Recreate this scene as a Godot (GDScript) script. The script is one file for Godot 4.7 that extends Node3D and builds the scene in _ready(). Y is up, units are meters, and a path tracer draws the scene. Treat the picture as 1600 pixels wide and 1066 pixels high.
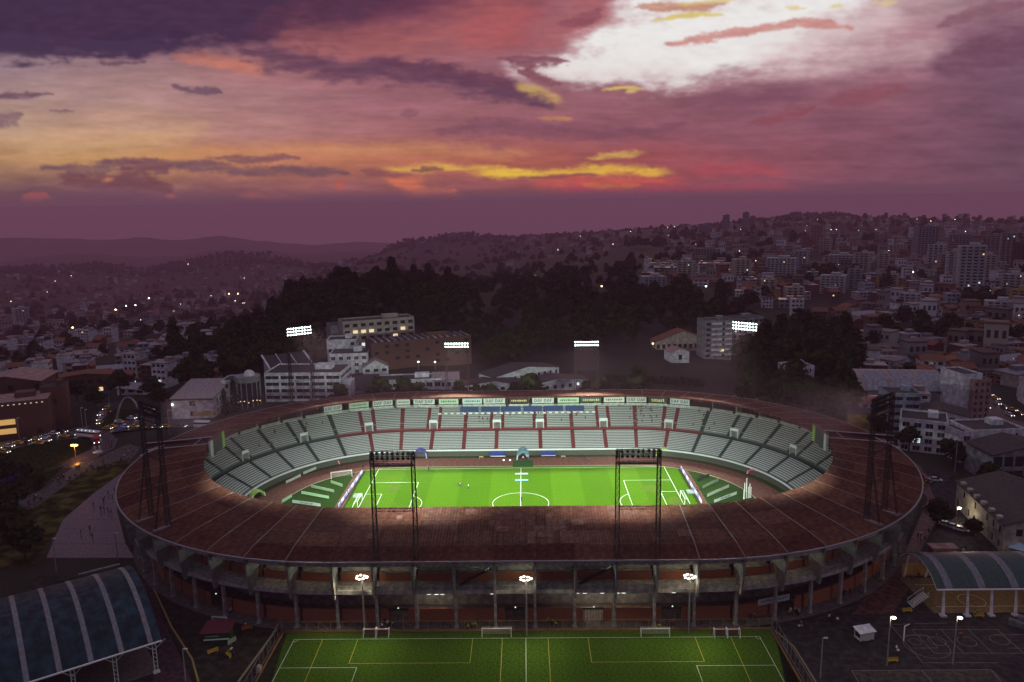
extends Node3D

# camera solved from the pitch markings, the training pitch and the roof rings
const CAM := Vector3(1.965, 97.48, 242.47)
const TILT := 0.17844
const YAW := 0.016436
const ROLL := -0.015235
const FOC := 1228.13          # in pixels of the 1600 x 1066 photograph
const S := 41.06              # half length of the straight sides of the bowl
const RO := 78.73             # outer roof edge
const RI := 55.6              # inner roof edge
const HO := 18.5
const HI := 21.8
const C0 := Vector3(-0.97, 0, 0.8)   # centre of the bowl

var rng := RandomNumberGenerator.new()
var mats := {}
var names := {}
var cam_basis: Basis

class MB:
	var v := PackedVector3Array()
	var n := PackedVector3Array()
	var c := PackedColorArray()
	var u := PackedVector2Array()
	var ix := PackedInt32Array()
	var col := Color(1, 1, 1)
	var colored := false
	func tri(a: Vector3, b: Vector3, d: Vector3) -> void:
		var nn := (b - a).cross(d - a).normalized()
		var k := v.size()
		v.append(a); v.append(b); v.append(d)
		for i in 3:
			n.append(nn); c.append(col)
		u.append(Vector2(0, 0)); u.append(Vector2(1, 0)); u.append(Vector2(1, 1))
		ix.append(k); ix.append(k + 2); ix.append(k + 1)
	func quad(a: Vector3, b: Vector3, d: Vector3, e: Vector3) -> void:
		var nn := (d - a).cross(e - b).normalized()
		var k := v.size()
		v.append(a); v.append(b); v.append(d); v.append(e)
		for i in 4:
			n.append(nn); c.append(col)
		u.append(Vector2(0, 1)); u.append(Vector2(1, 1)); u.append(Vector2(1, 0)); u.append(Vector2(0, 0))
		for i in [0, 2, 1, 0, 3, 2]:
			ix.append(k + i)
	func hexa(p: Array) -> void:   # p[0..3] bottom ring counter-clockwise seen from above, p[4..7] top ring
		quad(p[3], p[2], p[1], p[0])
		quad(p[4], p[5], p[6], p[7])
		for i in 4:
			var j := (i + 1) % 4
			quad(p[i], p[j], p[j + 4], p[i + 4])
	func box(o: Vector3, s: Vector3, b := Basis()) -> void:
		var h := s / 2
		var p := []
		for y in [-h.y, h.y]:
			for q in [Vector2(-h.x, h.z), Vector2(h.x, h.z), Vector2(h.x, -h.z), Vector2(-h.x, -h.z)]:
				p.append(o + b * Vector3(q.x, y, q.y))
		hexa(p)
	func bar(a: Vector3, b: Vector3, w: float, h := -1.0) -> void:
		var d := b - a
		var y := d.normalized()
		var x := y.cross(Vector3.UP if absf(y.y) < 0.95 else Vector3.RIGHT).normalized()
		var z := x.cross(y)
		box((a + b) / 2, Vector3(w, d.length(), h if h > 0 else w), Basis(x, y, z))
	func tube(a: Vector3, b: Vector3, r0: float, r1: float, k := 6, caps := true) -> void:
		var y := (b - a).normalized()
		var x := y.cross(Vector3.UP if absf(y.y) < 0.95 else Vector3.RIGHT).normalized()
		var z := x.cross(y)
		var pa := []
		var pb := []
		for i in k:
			var t := TAU * i / k
			var d := x * cos(t) - z * sin(t)
			pa.append(a + d * r0); pb.append(b + d * r1)
		for i in k:
			var j := (i + 1) % k
			quad(pa[i], pa[j], pb[j], pb[i])
		if caps:
			for i in range(1, k - 1):
				tri(pb[0], pb[i], pb[i + 1])
				tri(pa[0], pa[i + 1], pa[i])
	func ring(o: Vector3, r: float, w: float, a0 := 0.0, a1 := TAU, k := 48) -> void:   # flat ring lying on the ground
		for i in k:
			var t0 := lerpf(a0, a1, float(i) / k)
			var t1 := lerpf(a0, a1, float(i + 1) / k)
			var d0 := Vector3(cos(t0), 0, -sin(t0))
			var d1 := Vector3(cos(t1), 0, -sin(t1))
			quad(o + d0 * (r - w / 2), o + d0 * (r + w / 2), o + d1 * (r + w / 2), o + d1 * (r - w / 2))
	func poly(pts: Array, y: float) -> void:   # flat sheet facing up, any simple outline of Vector2(x, z)
		var pl := PackedVector2Array(pts)
		var t := Geometry2D.triangulate_polygon(pl)
		for i in range(0, t.size(), 3):
			var a := Vector3(pl[t[i]].x, y, pl[t[i]].y)
			var b := Vector3(pl[t[i + 1]].x, y, pl[t[i + 1]].y)
			var d := Vector3(pl[t[i + 2]].x, y, pl[t[i + 2]].y)
			if (b - a).cross(d - a).y < 0:
				tri(a, d, b)
			else:
				tri(a, b, d)
	func prism(pts: Array, y0: float, y1: float) -> void:   # upright walls and a top over an outline of Vector2(x, z)
		var area := 0.0
		for i in pts.size():
			var p: Vector2 = pts[i]
			var q: Vector2 = pts[(i + 1) % pts.size()]
			area += p.x * q.y - q.x * p.y
		var ps := pts.duplicate()
		if area > 0:
			ps.reverse()
		for i in ps.size():
			var p: Vector2 = ps[i]
			var q: Vector2 = ps[(i + 1) % ps.size()]
			quad(Vector3(p.x, y0, p.y), Vector3(q.x, y0, q.y), Vector3(q.x, y1, q.y), Vector3(p.x, y1, p.y))
		poly(ps, y1)
	func ball(o: Vector3, r: Vector3, k := 8, rows := 5) -> void:
		for j in rows:
			var t0 := PI * j / rows - PI / 2
			var t1 := PI * (j + 1) / rows - PI / 2
			for i in k:
				var a0 := TAU * i / k
				var a1 := TAU * (i + 1) / k
				var f := func(a: float, t: float) -> Vector3: return o + Vector3(cos(a) * cos(t), sin(t), -sin(a) * cos(t)) * r
				quad(f.call(a0, t0), f.call(a1, t0), f.call(a1, t1), f.call(a0, t1))
	func mesh() -> ArrayMesh:
		var m := ArrayMesh.new()
		var a := []
		a.resize(Mesh.ARRAY_MAX)
		a[Mesh.ARRAY_VERTEX] = v
		a[Mesh.ARRAY_NORMAL] = n
		a[Mesh.ARRAY_TEX_UV] = u
		if colored:
			a[Mesh.ARRAY_COLOR] = c
		a[Mesh.ARRAY_INDEX] = ix
		m.add_surface_from_arrays(Mesh.PRIMITIVE_TRIANGLES, a)
		return m

# ---------------------------------------------------------------- materials
func noise_tex(sd: int, freq: float, lo: float, hi: float, oct := 4, sx := 256, sy := 256, contrast := 1.6) -> ImageTexture:
	var f := FastNoiseLite.new()
	f.seed = sd; f.frequency = freq; f.fractal_octaves = oct
	var im := f.get_seamless_image(sx, sy)
	var out := Image.create(sx, sy, false, Image.FORMAT_RGB8)
	for y in sy:
		for x in sx:
			var g: float = clampf((im.get_pixel(x, y).r - 0.5) * contrast + 0.5, 0, 1)
			g = lerpf(lo, hi, g)
			out.set_pixel(x, y, Color(g, g, g))
	return ImageTexture.create_from_image(out)

var tex := {}
func mat(key: String, c := Color(0.5, 0.5, 0.5), rough := 0.85, t := "", scale := 0.2, metal := 0.0) -> StandardMaterial3D:
	if mats.has(key):
		return mats[key]
	var m := StandardMaterial3D.new()
	m.resource_name = key
	m.albedo_color = c.linear_to_srgb()     # base colours below are linear reflectances
	m.roughness = rough
	m.metallic = metal
	m.metallic_specular = 0.0 if t == "turf" or key.contains("lawn") or key.contains("foliage") else (0.12 if t == "rust" else 0.35)
	if t != "":
		m.albedo_texture = tex[t]
		m.uv1_triplanar = true
		m.uv1_world_triplanar = true
		m.uv1_scale = Vector3.ONE * scale
	mats[key] = m
	return m

func glow(key: String, c: Color, energy: float) -> StandardMaterial3D:
	if mats.has(key):
		return mats[key]
	var m := StandardMaterial3D.new()
	m.resource_name = key
	m.albedo_color = Color(0.6, 0.6, 0.6)
	m.roughness = 0.5
	m.emission_enabled = true
	m.emission = c.linear_to_srgb()
	m.emission_energy_multiplier = energy
	mats[key] = m
	return m

# ---------------------------------------------------------------- objects
func numbered(called: String) -> String:
	var k: int = names.get(called, -1) + 1
	names[called] = k
	return called if k == 0 else "%s_%03d" % [called, k]

func tag(o: Node, label: String, category: String, group := "") -> void:
	o.set_meta("label", label)
	o.set_meta("category", category)
	if group != "":
		o.set_meta("group", group)

func thing(called: String, label: String, category: String, at := Vector3.ZERO, turn := 0.0, group := "") -> Node3D:
	var o := Node3D.new()
	o.name = numbered(called)
	add_child(o, true)
	o.position = at
	o.rotation.y = turn
	tag(o, label, category, group)
	return o

func part(called: String, m: Mesh, mt: Material, parent: Node, tf := Transform3D()) -> MeshInstance3D:
	var o := MeshInstance3D.new()
	o.name = called
	o.mesh = m
	o.material_override = mt
	o.transform = tf
	parent.add_child(o, true)
	return o

func solo(called: String, m: Mesh, mt: Material, label: String, category: String, at := Vector3.ZERO, turn := 0.0, group := "") -> MeshInstance3D:
	var o := MeshInstance3D.new()
	o.name = numbered(called)
	o.mesh = m
	o.material_override = mt
	add_child(o, true)
	o.position = at
	o.rotation.y = turn
	tag(o, label, category, group)
	return o

func struct(called: String, m: Mesh, mt: Material) -> MeshInstance3D:
	var o := MeshInstance3D.new()
	o.name = numbered(called)
	o.mesh = m
	o.material_override = mt
	o.set_meta("kind", "structure")
	add_child(o, true)
	return o

func copy(o: Node3D, at: Vector3, turn := 0.0, label := "", sc := Vector3.ONE) -> Node3D:
	var c: Node3D = o.duplicate()
	var base := String(o.name)
	if base.length() > 4 and base.substr(base.length() - 4, 1) == "_" and base.substr(base.length() - 3).is_valid_int():
		base = base.substr(0, base.length() - 4)
	c.name = numbered(base)
	add_child(c, true)
	c.transform = Transform3D(Basis(Vector3.UP, turn).scaled_local(sc), at)
	if label != "":
		c.set_meta("label", label)
	return c

func bm(f: Callable) -> ArrayMesh:   # a mesh from a function that fills a builder
	var b := MB.new()
	f.call(b)
	return b.mesh()

func box_mesh(s: Vector3) -> ArrayMesh:   # stands on y = 0
	var b := MB.new()
	b.box(Vector3(0, s.y / 2, 0), s)
	return b.mesh()

# ---------------------------------------------------------------- from the photograph's pixels to places on the ground
func ray(px: float, py: float) -> Vector3:
	return cam_basis * Vector3((px - 800.0) / FOC, -(py - 533.0) / FOC, -1.0)

func at(px: float, py: float, y := 0.0) -> Vector3:
	var d := ray(px, py)
	return CAM + d * ((y - CAM.y) / d.y)

func on_ground(px: float, py: float) -> Vector3:   # where that ray meets the terrain
	var d := ray(px, py)
	d /= Vector2(d.x, d.z).length()
	var r := 100.0
	var last := r
	while r < 6000.0:
		var p := CAM + d * r
		if p.y <= ground_y(p.x, p.z):
			break
		last = r
		r *= 1.01
	for i in 12:
		var m := (last + r) / 2
		var p := CAM + d * m
		if p.y <= ground_y(p.x, p.z):
			r = m
		else:
			last = m
	var q := CAM + d * r
	return Vector3(q.x, ground_y(q.x, q.z), q.z)

func height_at(p: Vector3, px: float, py: float) -> float:   # how high above p the pixel's ray passes
	var d := ray(px, py)
	var k := Vector2(p.x - CAM.x, p.z - CAM.z).length() / Vector2(d.x, d.z).length()
	return CAM.y + d.y * k - p.y

func _ready() -> void:
	rng.seed = 20240
	# camera
	var cam := Camera3D.new()
	cam.name = "camera"
	cam.position = CAM
	cam.rotation = Vector3(-TILT, YAW, ROLL)
	cam.fov = rad_to_deg(2.0 * atan(533.0 / FOC))
	cam.far = 60000.0
	cam.near = 0.5
	cam.current = true
	add_child(cam)
	cam_basis = cam.transform.basis
	# sky, haze, exposure
	var env := Environment.new()
	env.background_mode = Environment.BG_SKY
	env.tonemap_mode = Environment.TONE_MAPPER_LINEAR
	env.tonemap_exposure = 1.0
	env.sdfgi_enabled = true
	env.ssao_enabled = true
	env.ssil_enabled = true
	env.fog_enabled = true
	env.fog_density = 0.00015
	env.fog_light_color = Color(0.9, 0.665, 0.755)
	var sky := Sky.new()
	var pan := PanoramaSkyMaterial.new()
	pan.panorama = sunset()
	sky.sky_material = pan
	env.sky = sky
	var we := WorldEnvironment.new()
	we.environment = env
	we.name = "environment"
	add_child(we)
	# the sun, almost down behind the clouds in the west
	var sun := DirectionalLight3D.new()
	sun.name = "sun"
	sun.light_energy = 0.06
	sun.light_color = Color(1.0, 0.75, 0.55)
	sun.light_angular_distance = 12.0
	sun.shadow_enabled = true
	add_child(sun)
	sun.look_at_from_position(Vector3.ZERO, -ray(1120, 60))
	textures()
	build()

# ---------------------------------------------------------------- the sunset, computed as a panorama of air and clouds
# colours as the eye sees them (sRGB 0..255), rows by height over the horizon, columns from south (left) to north (right)
const SKY_X := [0, 200, 400, 600, 800, 1000, 1200, 1400, 1600]
const SKY_Y := [-260, -120, 0, 50, 100, 150, 200, 250, 300, 350]
const SKY_C := [
	[[104, 86, 112], [108, 88, 114], [114, 90, 114], [124, 94, 114], [140, 104, 120], [152, 116, 128], [152, 116, 128], [138, 106, 122], [118, 94, 116]],
	[[74, 55, 84], [82, 57, 86], [98, 62, 88], [116, 68, 90], [150, 92, 106], [192, 160, 164], [204, 180, 182], [182, 145, 154], [140, 100, 118]],
	[[62, 48, 78], [80, 52, 82], [98, 54, 82], [108, 54, 80], [150, 78, 90], [172, 112, 120], [200, 168, 170], [190, 155, 160], [150, 105, 120]],
	[[66, 50, 78], [86, 56, 84], [106, 62, 88], [132, 70, 90], [166, 86, 98], [188, 136, 142], [204, 178, 180], [178, 125, 138], [138, 92, 112]],
	[[150, 118, 128], [160, 118, 124], [165, 106, 110], [158, 92, 104], [160, 98, 112], [188, 148, 152], [184, 140, 148], [160, 105, 122], [122, 82, 106]],
	[[172, 135, 132], [176, 132, 128], [170, 116, 120], [160, 98, 110], [158, 95, 106], [152, 92, 105], [146, 88, 106], [142, 86, 104], [118, 78, 100]],
	[[186, 146, 122], [190, 142, 118], [178, 120, 118], [168, 102, 108], [156, 90, 102], [148, 84, 100], [142, 82, 100], [134, 80, 100], [114, 74, 96]],
	[[184, 134, 92], [200, 142, 88], [194, 118, 86], [190, 108, 82], [178, 92, 78], [164, 78, 84], [150, 78, 94], [130, 76, 96], [110, 72, 92]],
	[[120, 78, 90], [124, 78, 92], [140, 82, 92], [148, 84, 90], [150, 78, 86], [152, 72, 84], [144, 76, 94], [124, 74, 93], [108, 70, 90]],
	[[96, 72, 92], [104, 74, 94], [116, 78, 95], [126, 80, 96], [130, 82, 97], [130, 80, 95], [122, 77, 95], [112, 72, 92], [104, 68, 88]]]
# clouds and gaps: [colour, opacity, softness, thickness, points ...] in photograph pixels
const CLOUDS := [
	[[72, 46, 76], 0.92, 0.5, 44, [-200, 20], [0, 40], [180, 36], [330, 26], [480, 14], [600, -20]],
	[[66, 44, 76], 0.75, 0.45, 14, [-60, 66], [30, 80], [110, 78], [200, 66], [300, 56]],
	[[98, 52, 78], 0.7, 0.7, 36, [420, 40], [560, 10], [680, -30]],
	[[212, 116, 92], 0.75, 0.85, 8, [262, 80], [320, 92], [380, 104], [424, 116]],
	[[190, 100, 92], 0.5, 0.9, 30, [420, 62], [500, 72], [620, 68], [720, 50], [830, 30]],
	[[186, 82, 86], 0.5, 0.9, 26, [690, 46], [780, 40], [850, 26]],
	[[102, 62, 88], 0.9, 0.6, 16, [385, 88], [440, 94], [520, 104], [600, 108], [690, 120], [780, 142], [850, 158]],
	[[108, 60, 84], 0.8, 0.5, 10, [600, 104], [700, 108], [770, 122], [820, 140]],
	[[234, 231, 229], 1.0, 0.85, 46, [930, 66], [1020, 60], [1120, 40], [1220, 30], [1330, -10]],
	[[232, 228, 226], 1.0, 0.9, 29, [870, 104], [960, 98], [1060, 96], [1150, 80], [1230, 62]],
	[[226, 214, 212], 0.8, 1.0, 17, [778, 108], [850, 112], [940, 118], [1040, 116], [1110, 108]],
	[[234, 231, 229], 1.0, 0.8, 44, [1010, 10], [1120, -30], [1260, -60], [1380, -90]],
	[[222, 196, 198], 0.7, 1.0, 28, [1150, 104], [1250, 84], [1330, 50], [1420, 6]],
	[[206, 172, 176], 0.55, 1.0, 20, [1260, 108], [1340, 92], [1430, 80], [1520, 74]],
	[[172, 92, 100], 0.9, 0.5, 20, [842, 64], [890, 40], [930, 14], [960, -20]],
	[[146, 76, 92], 0.85, 0.45, 9, [878, 40], [912, 30], [942, 16]],
	[[206, 128, 122], 0.85, 0.45, 6, [1046, 68], [1100, 60], [1150, 50], [1200, 40], [1250, 36], [1330, 45]],
	[[190, 116, 92], 0.8, 0.5, 9, [1004, 14], [1050, 10], [1100, 12], [1136, 6]],
	[[214, 186, 84], 0.8, 0.5, 4, [1016, 34], [1070, 26], [1136, 22]],
	[[216, 190, 100], 0.8, 0.5, 4, [1062, 4], [1120, 0], [1160, -6]],
	[[216, 188, 110], 0.7, 0.5, 4, [1232, 10], [1256, 9]],
	[[222, 194, 118], 0.7, 0.5, 4, [1296, 12], [1312, 12]],
	[[230, 200, 120], 0.7, 0.5, 5, [1366, 6], [1400, 2]],
	[[134, 72, 88], 0.92, 0.4, 10, [790, 92], [830, 98], [876, 98]],
	[[134, 72, 88], 0.92, 0.4, 8, [812, 112], [842, 122], [876, 134]],
	[[216, 172, 90], 0.75, 0.85, 8, [806, 134], [840, 144], [884, 156]],
	[[228, 196, 90], 0.8, 0.5, 3, [946, 146], [980, 143], [1010, 142]],
	[[206, 140, 70], 0.6, 0.6, 4, [838, 184], [870, 182], [892, 183]],
	[[122, 70, 92], 0.6, 0.7, 12, [690, 204], [780, 200], [880, 206], [980, 208], [1060, 200]],
	[[120, 68, 92], 0.55, 0.8, 13, [1030, 172], [1100, 160], [1190, 148], [1290, 142]],
	[[146, 66, 78], 0.6, 0.7, 9, [1168, 190], [1220, 180], [1264, 168]],
	[[146, 70, 82], 0.55, 0.7, 12, [1296, 160], [1350, 150], [1404, 140]],
	[[140, 66, 80], 0.4, 0.8, 7, [1366, 206], [1400, 204]],
	[[108, 64, 88], 0.7, 0.8, 26, [1440, 110], [1520, 84], [1600, 70], [1760, 50]],
	[[116, 68, 90], 0.6, 0.6, 9, [1486, 84], [1530, 78], [1580, 66]],
	[[126, 72, 92], 0.55, 0.7, 8, [1470, 38], [1530, 20], [1600, 6]],
	[[104, 72, 94], 0.85, 0.4, 4, [158, 100], [190, 98], [222, 97]],
	[[112, 78, 98], 0.85, 0.4, 5, [268, 134], [304, 138], [344, 142]],
	[[104, 72, 94], 0.85, 0.4, 4, [-20, 148], [30, 148], [84, 151]],
	[[116, 84, 100], 0.7, 0.5, 9, [-30, 190], [14, 188], [36, 184]],
	[[118, 84, 98], 0.7, 0.45, 3, [86, 171], [116, 171]],
	[[118, 74, 96], 0.45, 0.7, 8, [624, 180], [652, 178]],
	[[220, 168, 116], 0.45, 1.0, 12, [-40, 222], [120, 226], [240, 214], [340, 206]],
	[[218, 146, 88], 0.5, 1.0, 9, [180, 246], [330, 236], [520, 232], [700, 234], [860, 240]],
	[[116, 76, 92], 0.85, 0.65, 7, [66, 264], [140, 262], [210, 256], [270, 258], [390, 266], [470, 268], [536, 272]],
	[[124, 74, 86], 0.85, 0.45, 11, [196, 264], [238, 256], [262, 262]],
	[[116, 72, 88], 0.7, 0.5, 4, [320, 250], [400, 247], [466, 249]],
	[[116, 66, 80], 0.8, 0.5, 16, [96, 280], [150, 284], [210, 284], [262, 286]],
	[[226, 130, 84], 0.8, 0.8, 5, [152, 282], [176, 280]],
	[[224, 106, 86], 0.8, 0.8, 6, [256, 306], [280, 303]],
	[[206, 88, 82], 0.7, 0.6, 6, [34, 311], [70, 309]],
	[[222, 104, 80], 0.9, 0.9, 6, [362, 306], [420, 308], [494, 310]],
	[[226, 110, 76], 0.9, 0.9, 10, [596, 278], [636, 286], [648, 304], [692, 314], [736, 312]],
	[[204, 84, 72], 0.55, 0.8, 7, [520, 292], [552, 286]],
	[[232, 182, 62], 0.8, 0.85, 5, [590, 265], [680, 262], [770, 266], [860, 271]],
	[[240, 192, 52], 0.85, 0.85, 7, [730, 274], [820, 271], [900, 267], [970, 266], [1060, 269]],
	[[226, 186, 74], 0.75, 0.8, 4, [914, 248], [960, 243], [1016, 240]],
	[[224, 150, 50], 0.7, 0.6, 5, [920, 290], [960, 292], [1000, 288]],
	[[214, 84, 74], 0.8, 0.95, 9, [820, 288], [900, 284], [1000, 282], [1080, 284]],
	[[212, 68, 84], 0.85, 0.95, 7, [838, 304], [930, 300], [1040, 298], [1150, 296], [1300, 300]],
	[[200, 66, 80], 0.5, 0.9, 8, [1050, 262], [1160, 266], [1240, 270]],
	[[120, 66, 84], 0.75, 0.5, 3, [644, 264], [666, 263], [692, 265]],
	[[130, 66, 80], 0.7, 0.5, 3, [806, 278], [880, 276], [930, 272]],
	[[126, 70, 84], 0.6, 0.6, 5, [560, 268], [600, 272], [640, 274]],
	[[128, 74, 90], 0.6, 0.8, 10, [640, 328], [800, 322], [1000, 326]],
]

func sky_grid(x: float, y: float) -> Vector3:
	var i := 0
	while i < SKY_X.size() - 2 and x > SKY_X[i + 1]:
		i += 1
	var j := 0
	while j < SKY_Y.size() - 2 and y > SKY_Y[j + 1]:
		j += 1
	var tx := clampf((x - SKY_X[i]) / float(SKY_X[i + 1] - SKY_X[i]), 0, 1)
	var ty := clampf((y - SKY_Y[j]) / float(SKY_Y[j + 1] - SKY_Y[j]), 0, 1)
	tx = tx * tx * (3 - 2 * tx) * 0.5 + tx * 0.5
	ty = ty * ty * (3 - 2 * ty) * 0.5 + ty * 0.5
	var g := func(a: Array) -> Vector3: return Vector3(a[0], a[1], a[2])
	var top: Vector3 = g.call(SKY_C[j][i]).lerp(g.call(SKY_C[j][i + 1]), tx)
	var low: Vector3 = g.call(SKY_C[j + 1][i]).lerp(g.call(SKY_C[j + 1][i + 1]), tx)
	return top.lerp(low, ty)

func lin(c: Vector3) -> Color:
	return Color(c.x / 255.0, c.y / 255.0, c.z / 255.0).srgb_to_linear()

func open_sky(d: Vector3, f1: FastNoiseLite) -> Vector3:   # dusk sky all round: warm to the west, blue-grey overhead and to the east
	var west := 0.5 - 0.5 * d.z
	var up := clampf(d.y, 0, 1)
	var low := Vector3(84, 72, 98).lerp(Vector3(96, 66, 86), smoothstep(0.55, 0.95, west))
	var high := Vector3(164, 158, 182).lerp(Vector3(158, 142, 166), smoothstep(0.3, 1.0, west))
	var c := low.lerp(high, smoothstep(0.22, 0.85, up))
	var n := f1.get_noise_3d(d.x * 220, d.y * 420, d.z * 220)
	return c * (1.0 + 0.16 * n)

func sunset() -> ImageTexture:
	var W := 4096
	var H := 2048
	var f1 := FastNoiseLite.new()
	f1.seed = 11; f1.frequency = 0.012; f1.fractal_octaves = 5
	var f2 := FastNoiseLite.new()
	f2.seed = 23; f2.frequency = 0.03; f2.fractal_octaves = 5
	var im := Image.create(512, 256, false, Image.FORMAT_RGBF)
	for y in 256:
		for x in 512:
			var az := TAU * (x + 0.5) / 512
			var el := PI / 2 - PI * (y + 0.5) / 256
			var d := Vector3(sin(az) * cos(el), sin(el), -cos(az) * cos(el))
			im.set_pixel(x, y, lin(open_sky(d, f1)) if el > 0 else lin(Vector3(128, 84, 104)))
	im.resize(W, H, Image.INTERPOLATE_CUBIC)
	# the western sky in full detail
	var boxes := []
	for c in CLOUDS:
		var lo := Vector2(1e9, 1e9)
		var hi := Vector2(-1e9, -1e9)
		for k in range(4, c.size()):
			lo = lo.min(Vector2(c[k][0], c[k][1])); hi = hi.max(Vector2(c[k][0], c[k][1]))
		boxes.append(Rect2(lo, hi - lo).grow(c[3] * 2.6 + 12))
	var inv := cam_basis.inverse()
	var span := int(W * 44.0 / 360)
	var rows := int(H * 40.0 / 180)
	for yy in rows:
		var y := H / 2 - 1 - yy
		var el := PI / 2 - PI * (y + 0.5) / H
		for xx in range(-span, span):
			var az := TAU * (xx + 0.5) / W
			var d := Vector3(sin(az) * cos(el), sin(el), -cos(az) * cos(el))
			var qd := inv * d
			if qd.z > -0.1:
				continue
			var px := 800.0 - FOC * qd.x / qd.z
			var py := 533.0 + FOC * qd.y / qd.z
			var edge := smoothstep(-420, -60, px) * (1.0 - smoothstep(1660, 2020, px)) * smoothstep(-420, -60, py)
			if edge <= 0.0:
				continue
			# wind-drawn wisps: stretched noise bends every edge
			var wx := f1.get_noise_2d(px * 0.55, py * 1.5) * 30 + f2.get_noise_2d(px * 0.5, py * 1.6) * 10
			var wy := f1.get_noise_2d(px * 0.5 + 400, py * 1.7) * 15 + f2.get_noise_2d(px * 0.7 + 90, py * 2.1) * 7
			var col := sky_grid(px + wx * 1.2, py + wy * 0.8)
			col *= 1.0 + 0.10 * f1.get_noise_2d(px * 0.35 + 70, py * 2.6) + 0.06 * f2.get_noise_2d(px * 0.35, py * 2.8 + 50)
			col *= 1.0 + 0.05 * f2.get_noise_2d(px * 0.9 + 300, py * 6.5)
			for k in CLOUDS.size():
				var c: Array = CLOUDS[k]
				var bend := clampf(c[3] / 12.0, 0.6, 1.0)   # small clouds keep their shape
				var p := Vector2(px + wx * 0.7 * bend, py + wy * bend)
				if not boxes[k].has_point(p):
					continue
				var best := 1e9
				var tip := 1.0
				for m in range(4, c.size() - 1):
					var a := Vector2(c[m][0], c[m][1])
					var b := Vector2(c[m + 1][0], c[m + 1][1])
					var ab := b - a
					var t := clampf((p - a).dot(ab) / ab.length_squared(), 0, 1)
					var e := p - a - ab * t
					var end := 1.0
					if m == 4 and t < 0.6:
						end = lerpf(0.45, 1.0, t / 0.6)
					if m == c.size() - 2 and t > 0.4:
						end = minf(end, lerpf(0.45, 1.0, (1 - t) / 0.6))
					var q: float = Vector2(e.x * 0.6, e.y).length() / (c[3] * end)
					if q < best:
						best = q
						tip = end
				best += f2.get_noise_2d(px * 0.9, py * 2.4) * 0.46 + f1.get_noise_2d(px * 0.9 + 31, py * 3.0) * 0.34 + f2.get_noise_2d(px * 2.6 + 7, py * 6.0) * (0.14 if c[3] > 12 else 0.42)
				var soft: float = c[2]
				var w: float = c[1] * (1.0 - smoothstep(1.0 - soft, 1.0 + soft, best))
				if c[1] < 0.99:
					w *= clampf(0.86 + 0.5 * f2.get_noise_2d(px * 0.3 + 210, py * 3.2) + 0.25 * (1.0 - soft), 0.0, 1.0)
				if c[2] >= 0.8 and c[1] < 0.99:
					w *= smoothstep(0.42, 0.85, tip)   # glows die away at their ends
				if w > 0.003:
					var cc := Vector3(c[0][0], c[0][1], c[0][2])
					cc *= 1.0 + (0.09 if c[0][1] < 190 else 0.02) * f2.get_noise_2d(px * 0.8 + 13, py * 2.4)
					col = col.lerp(cc, w)
			col = col.lerp(Vector3(110, 68, 90), 1.0 - smoothstep(0.0, 0.020, el))
			col = Vector3.ONE * (col.x * 0.3 + col.y * 0.55 + col.z * 0.15) * 0.15 + col * 0.85
			var here := lin(col.clamp(Vector3.ZERO, Vector3(255, 255, 255)))
			var ix := (xx + W) % W
			if edge < 1.0:
				here = im.get_pixel(ix, y).lerp(here, edge)
			im.set_pixel(ix, y, here)
	return ImageTexture.create_from_image(im)

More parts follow.
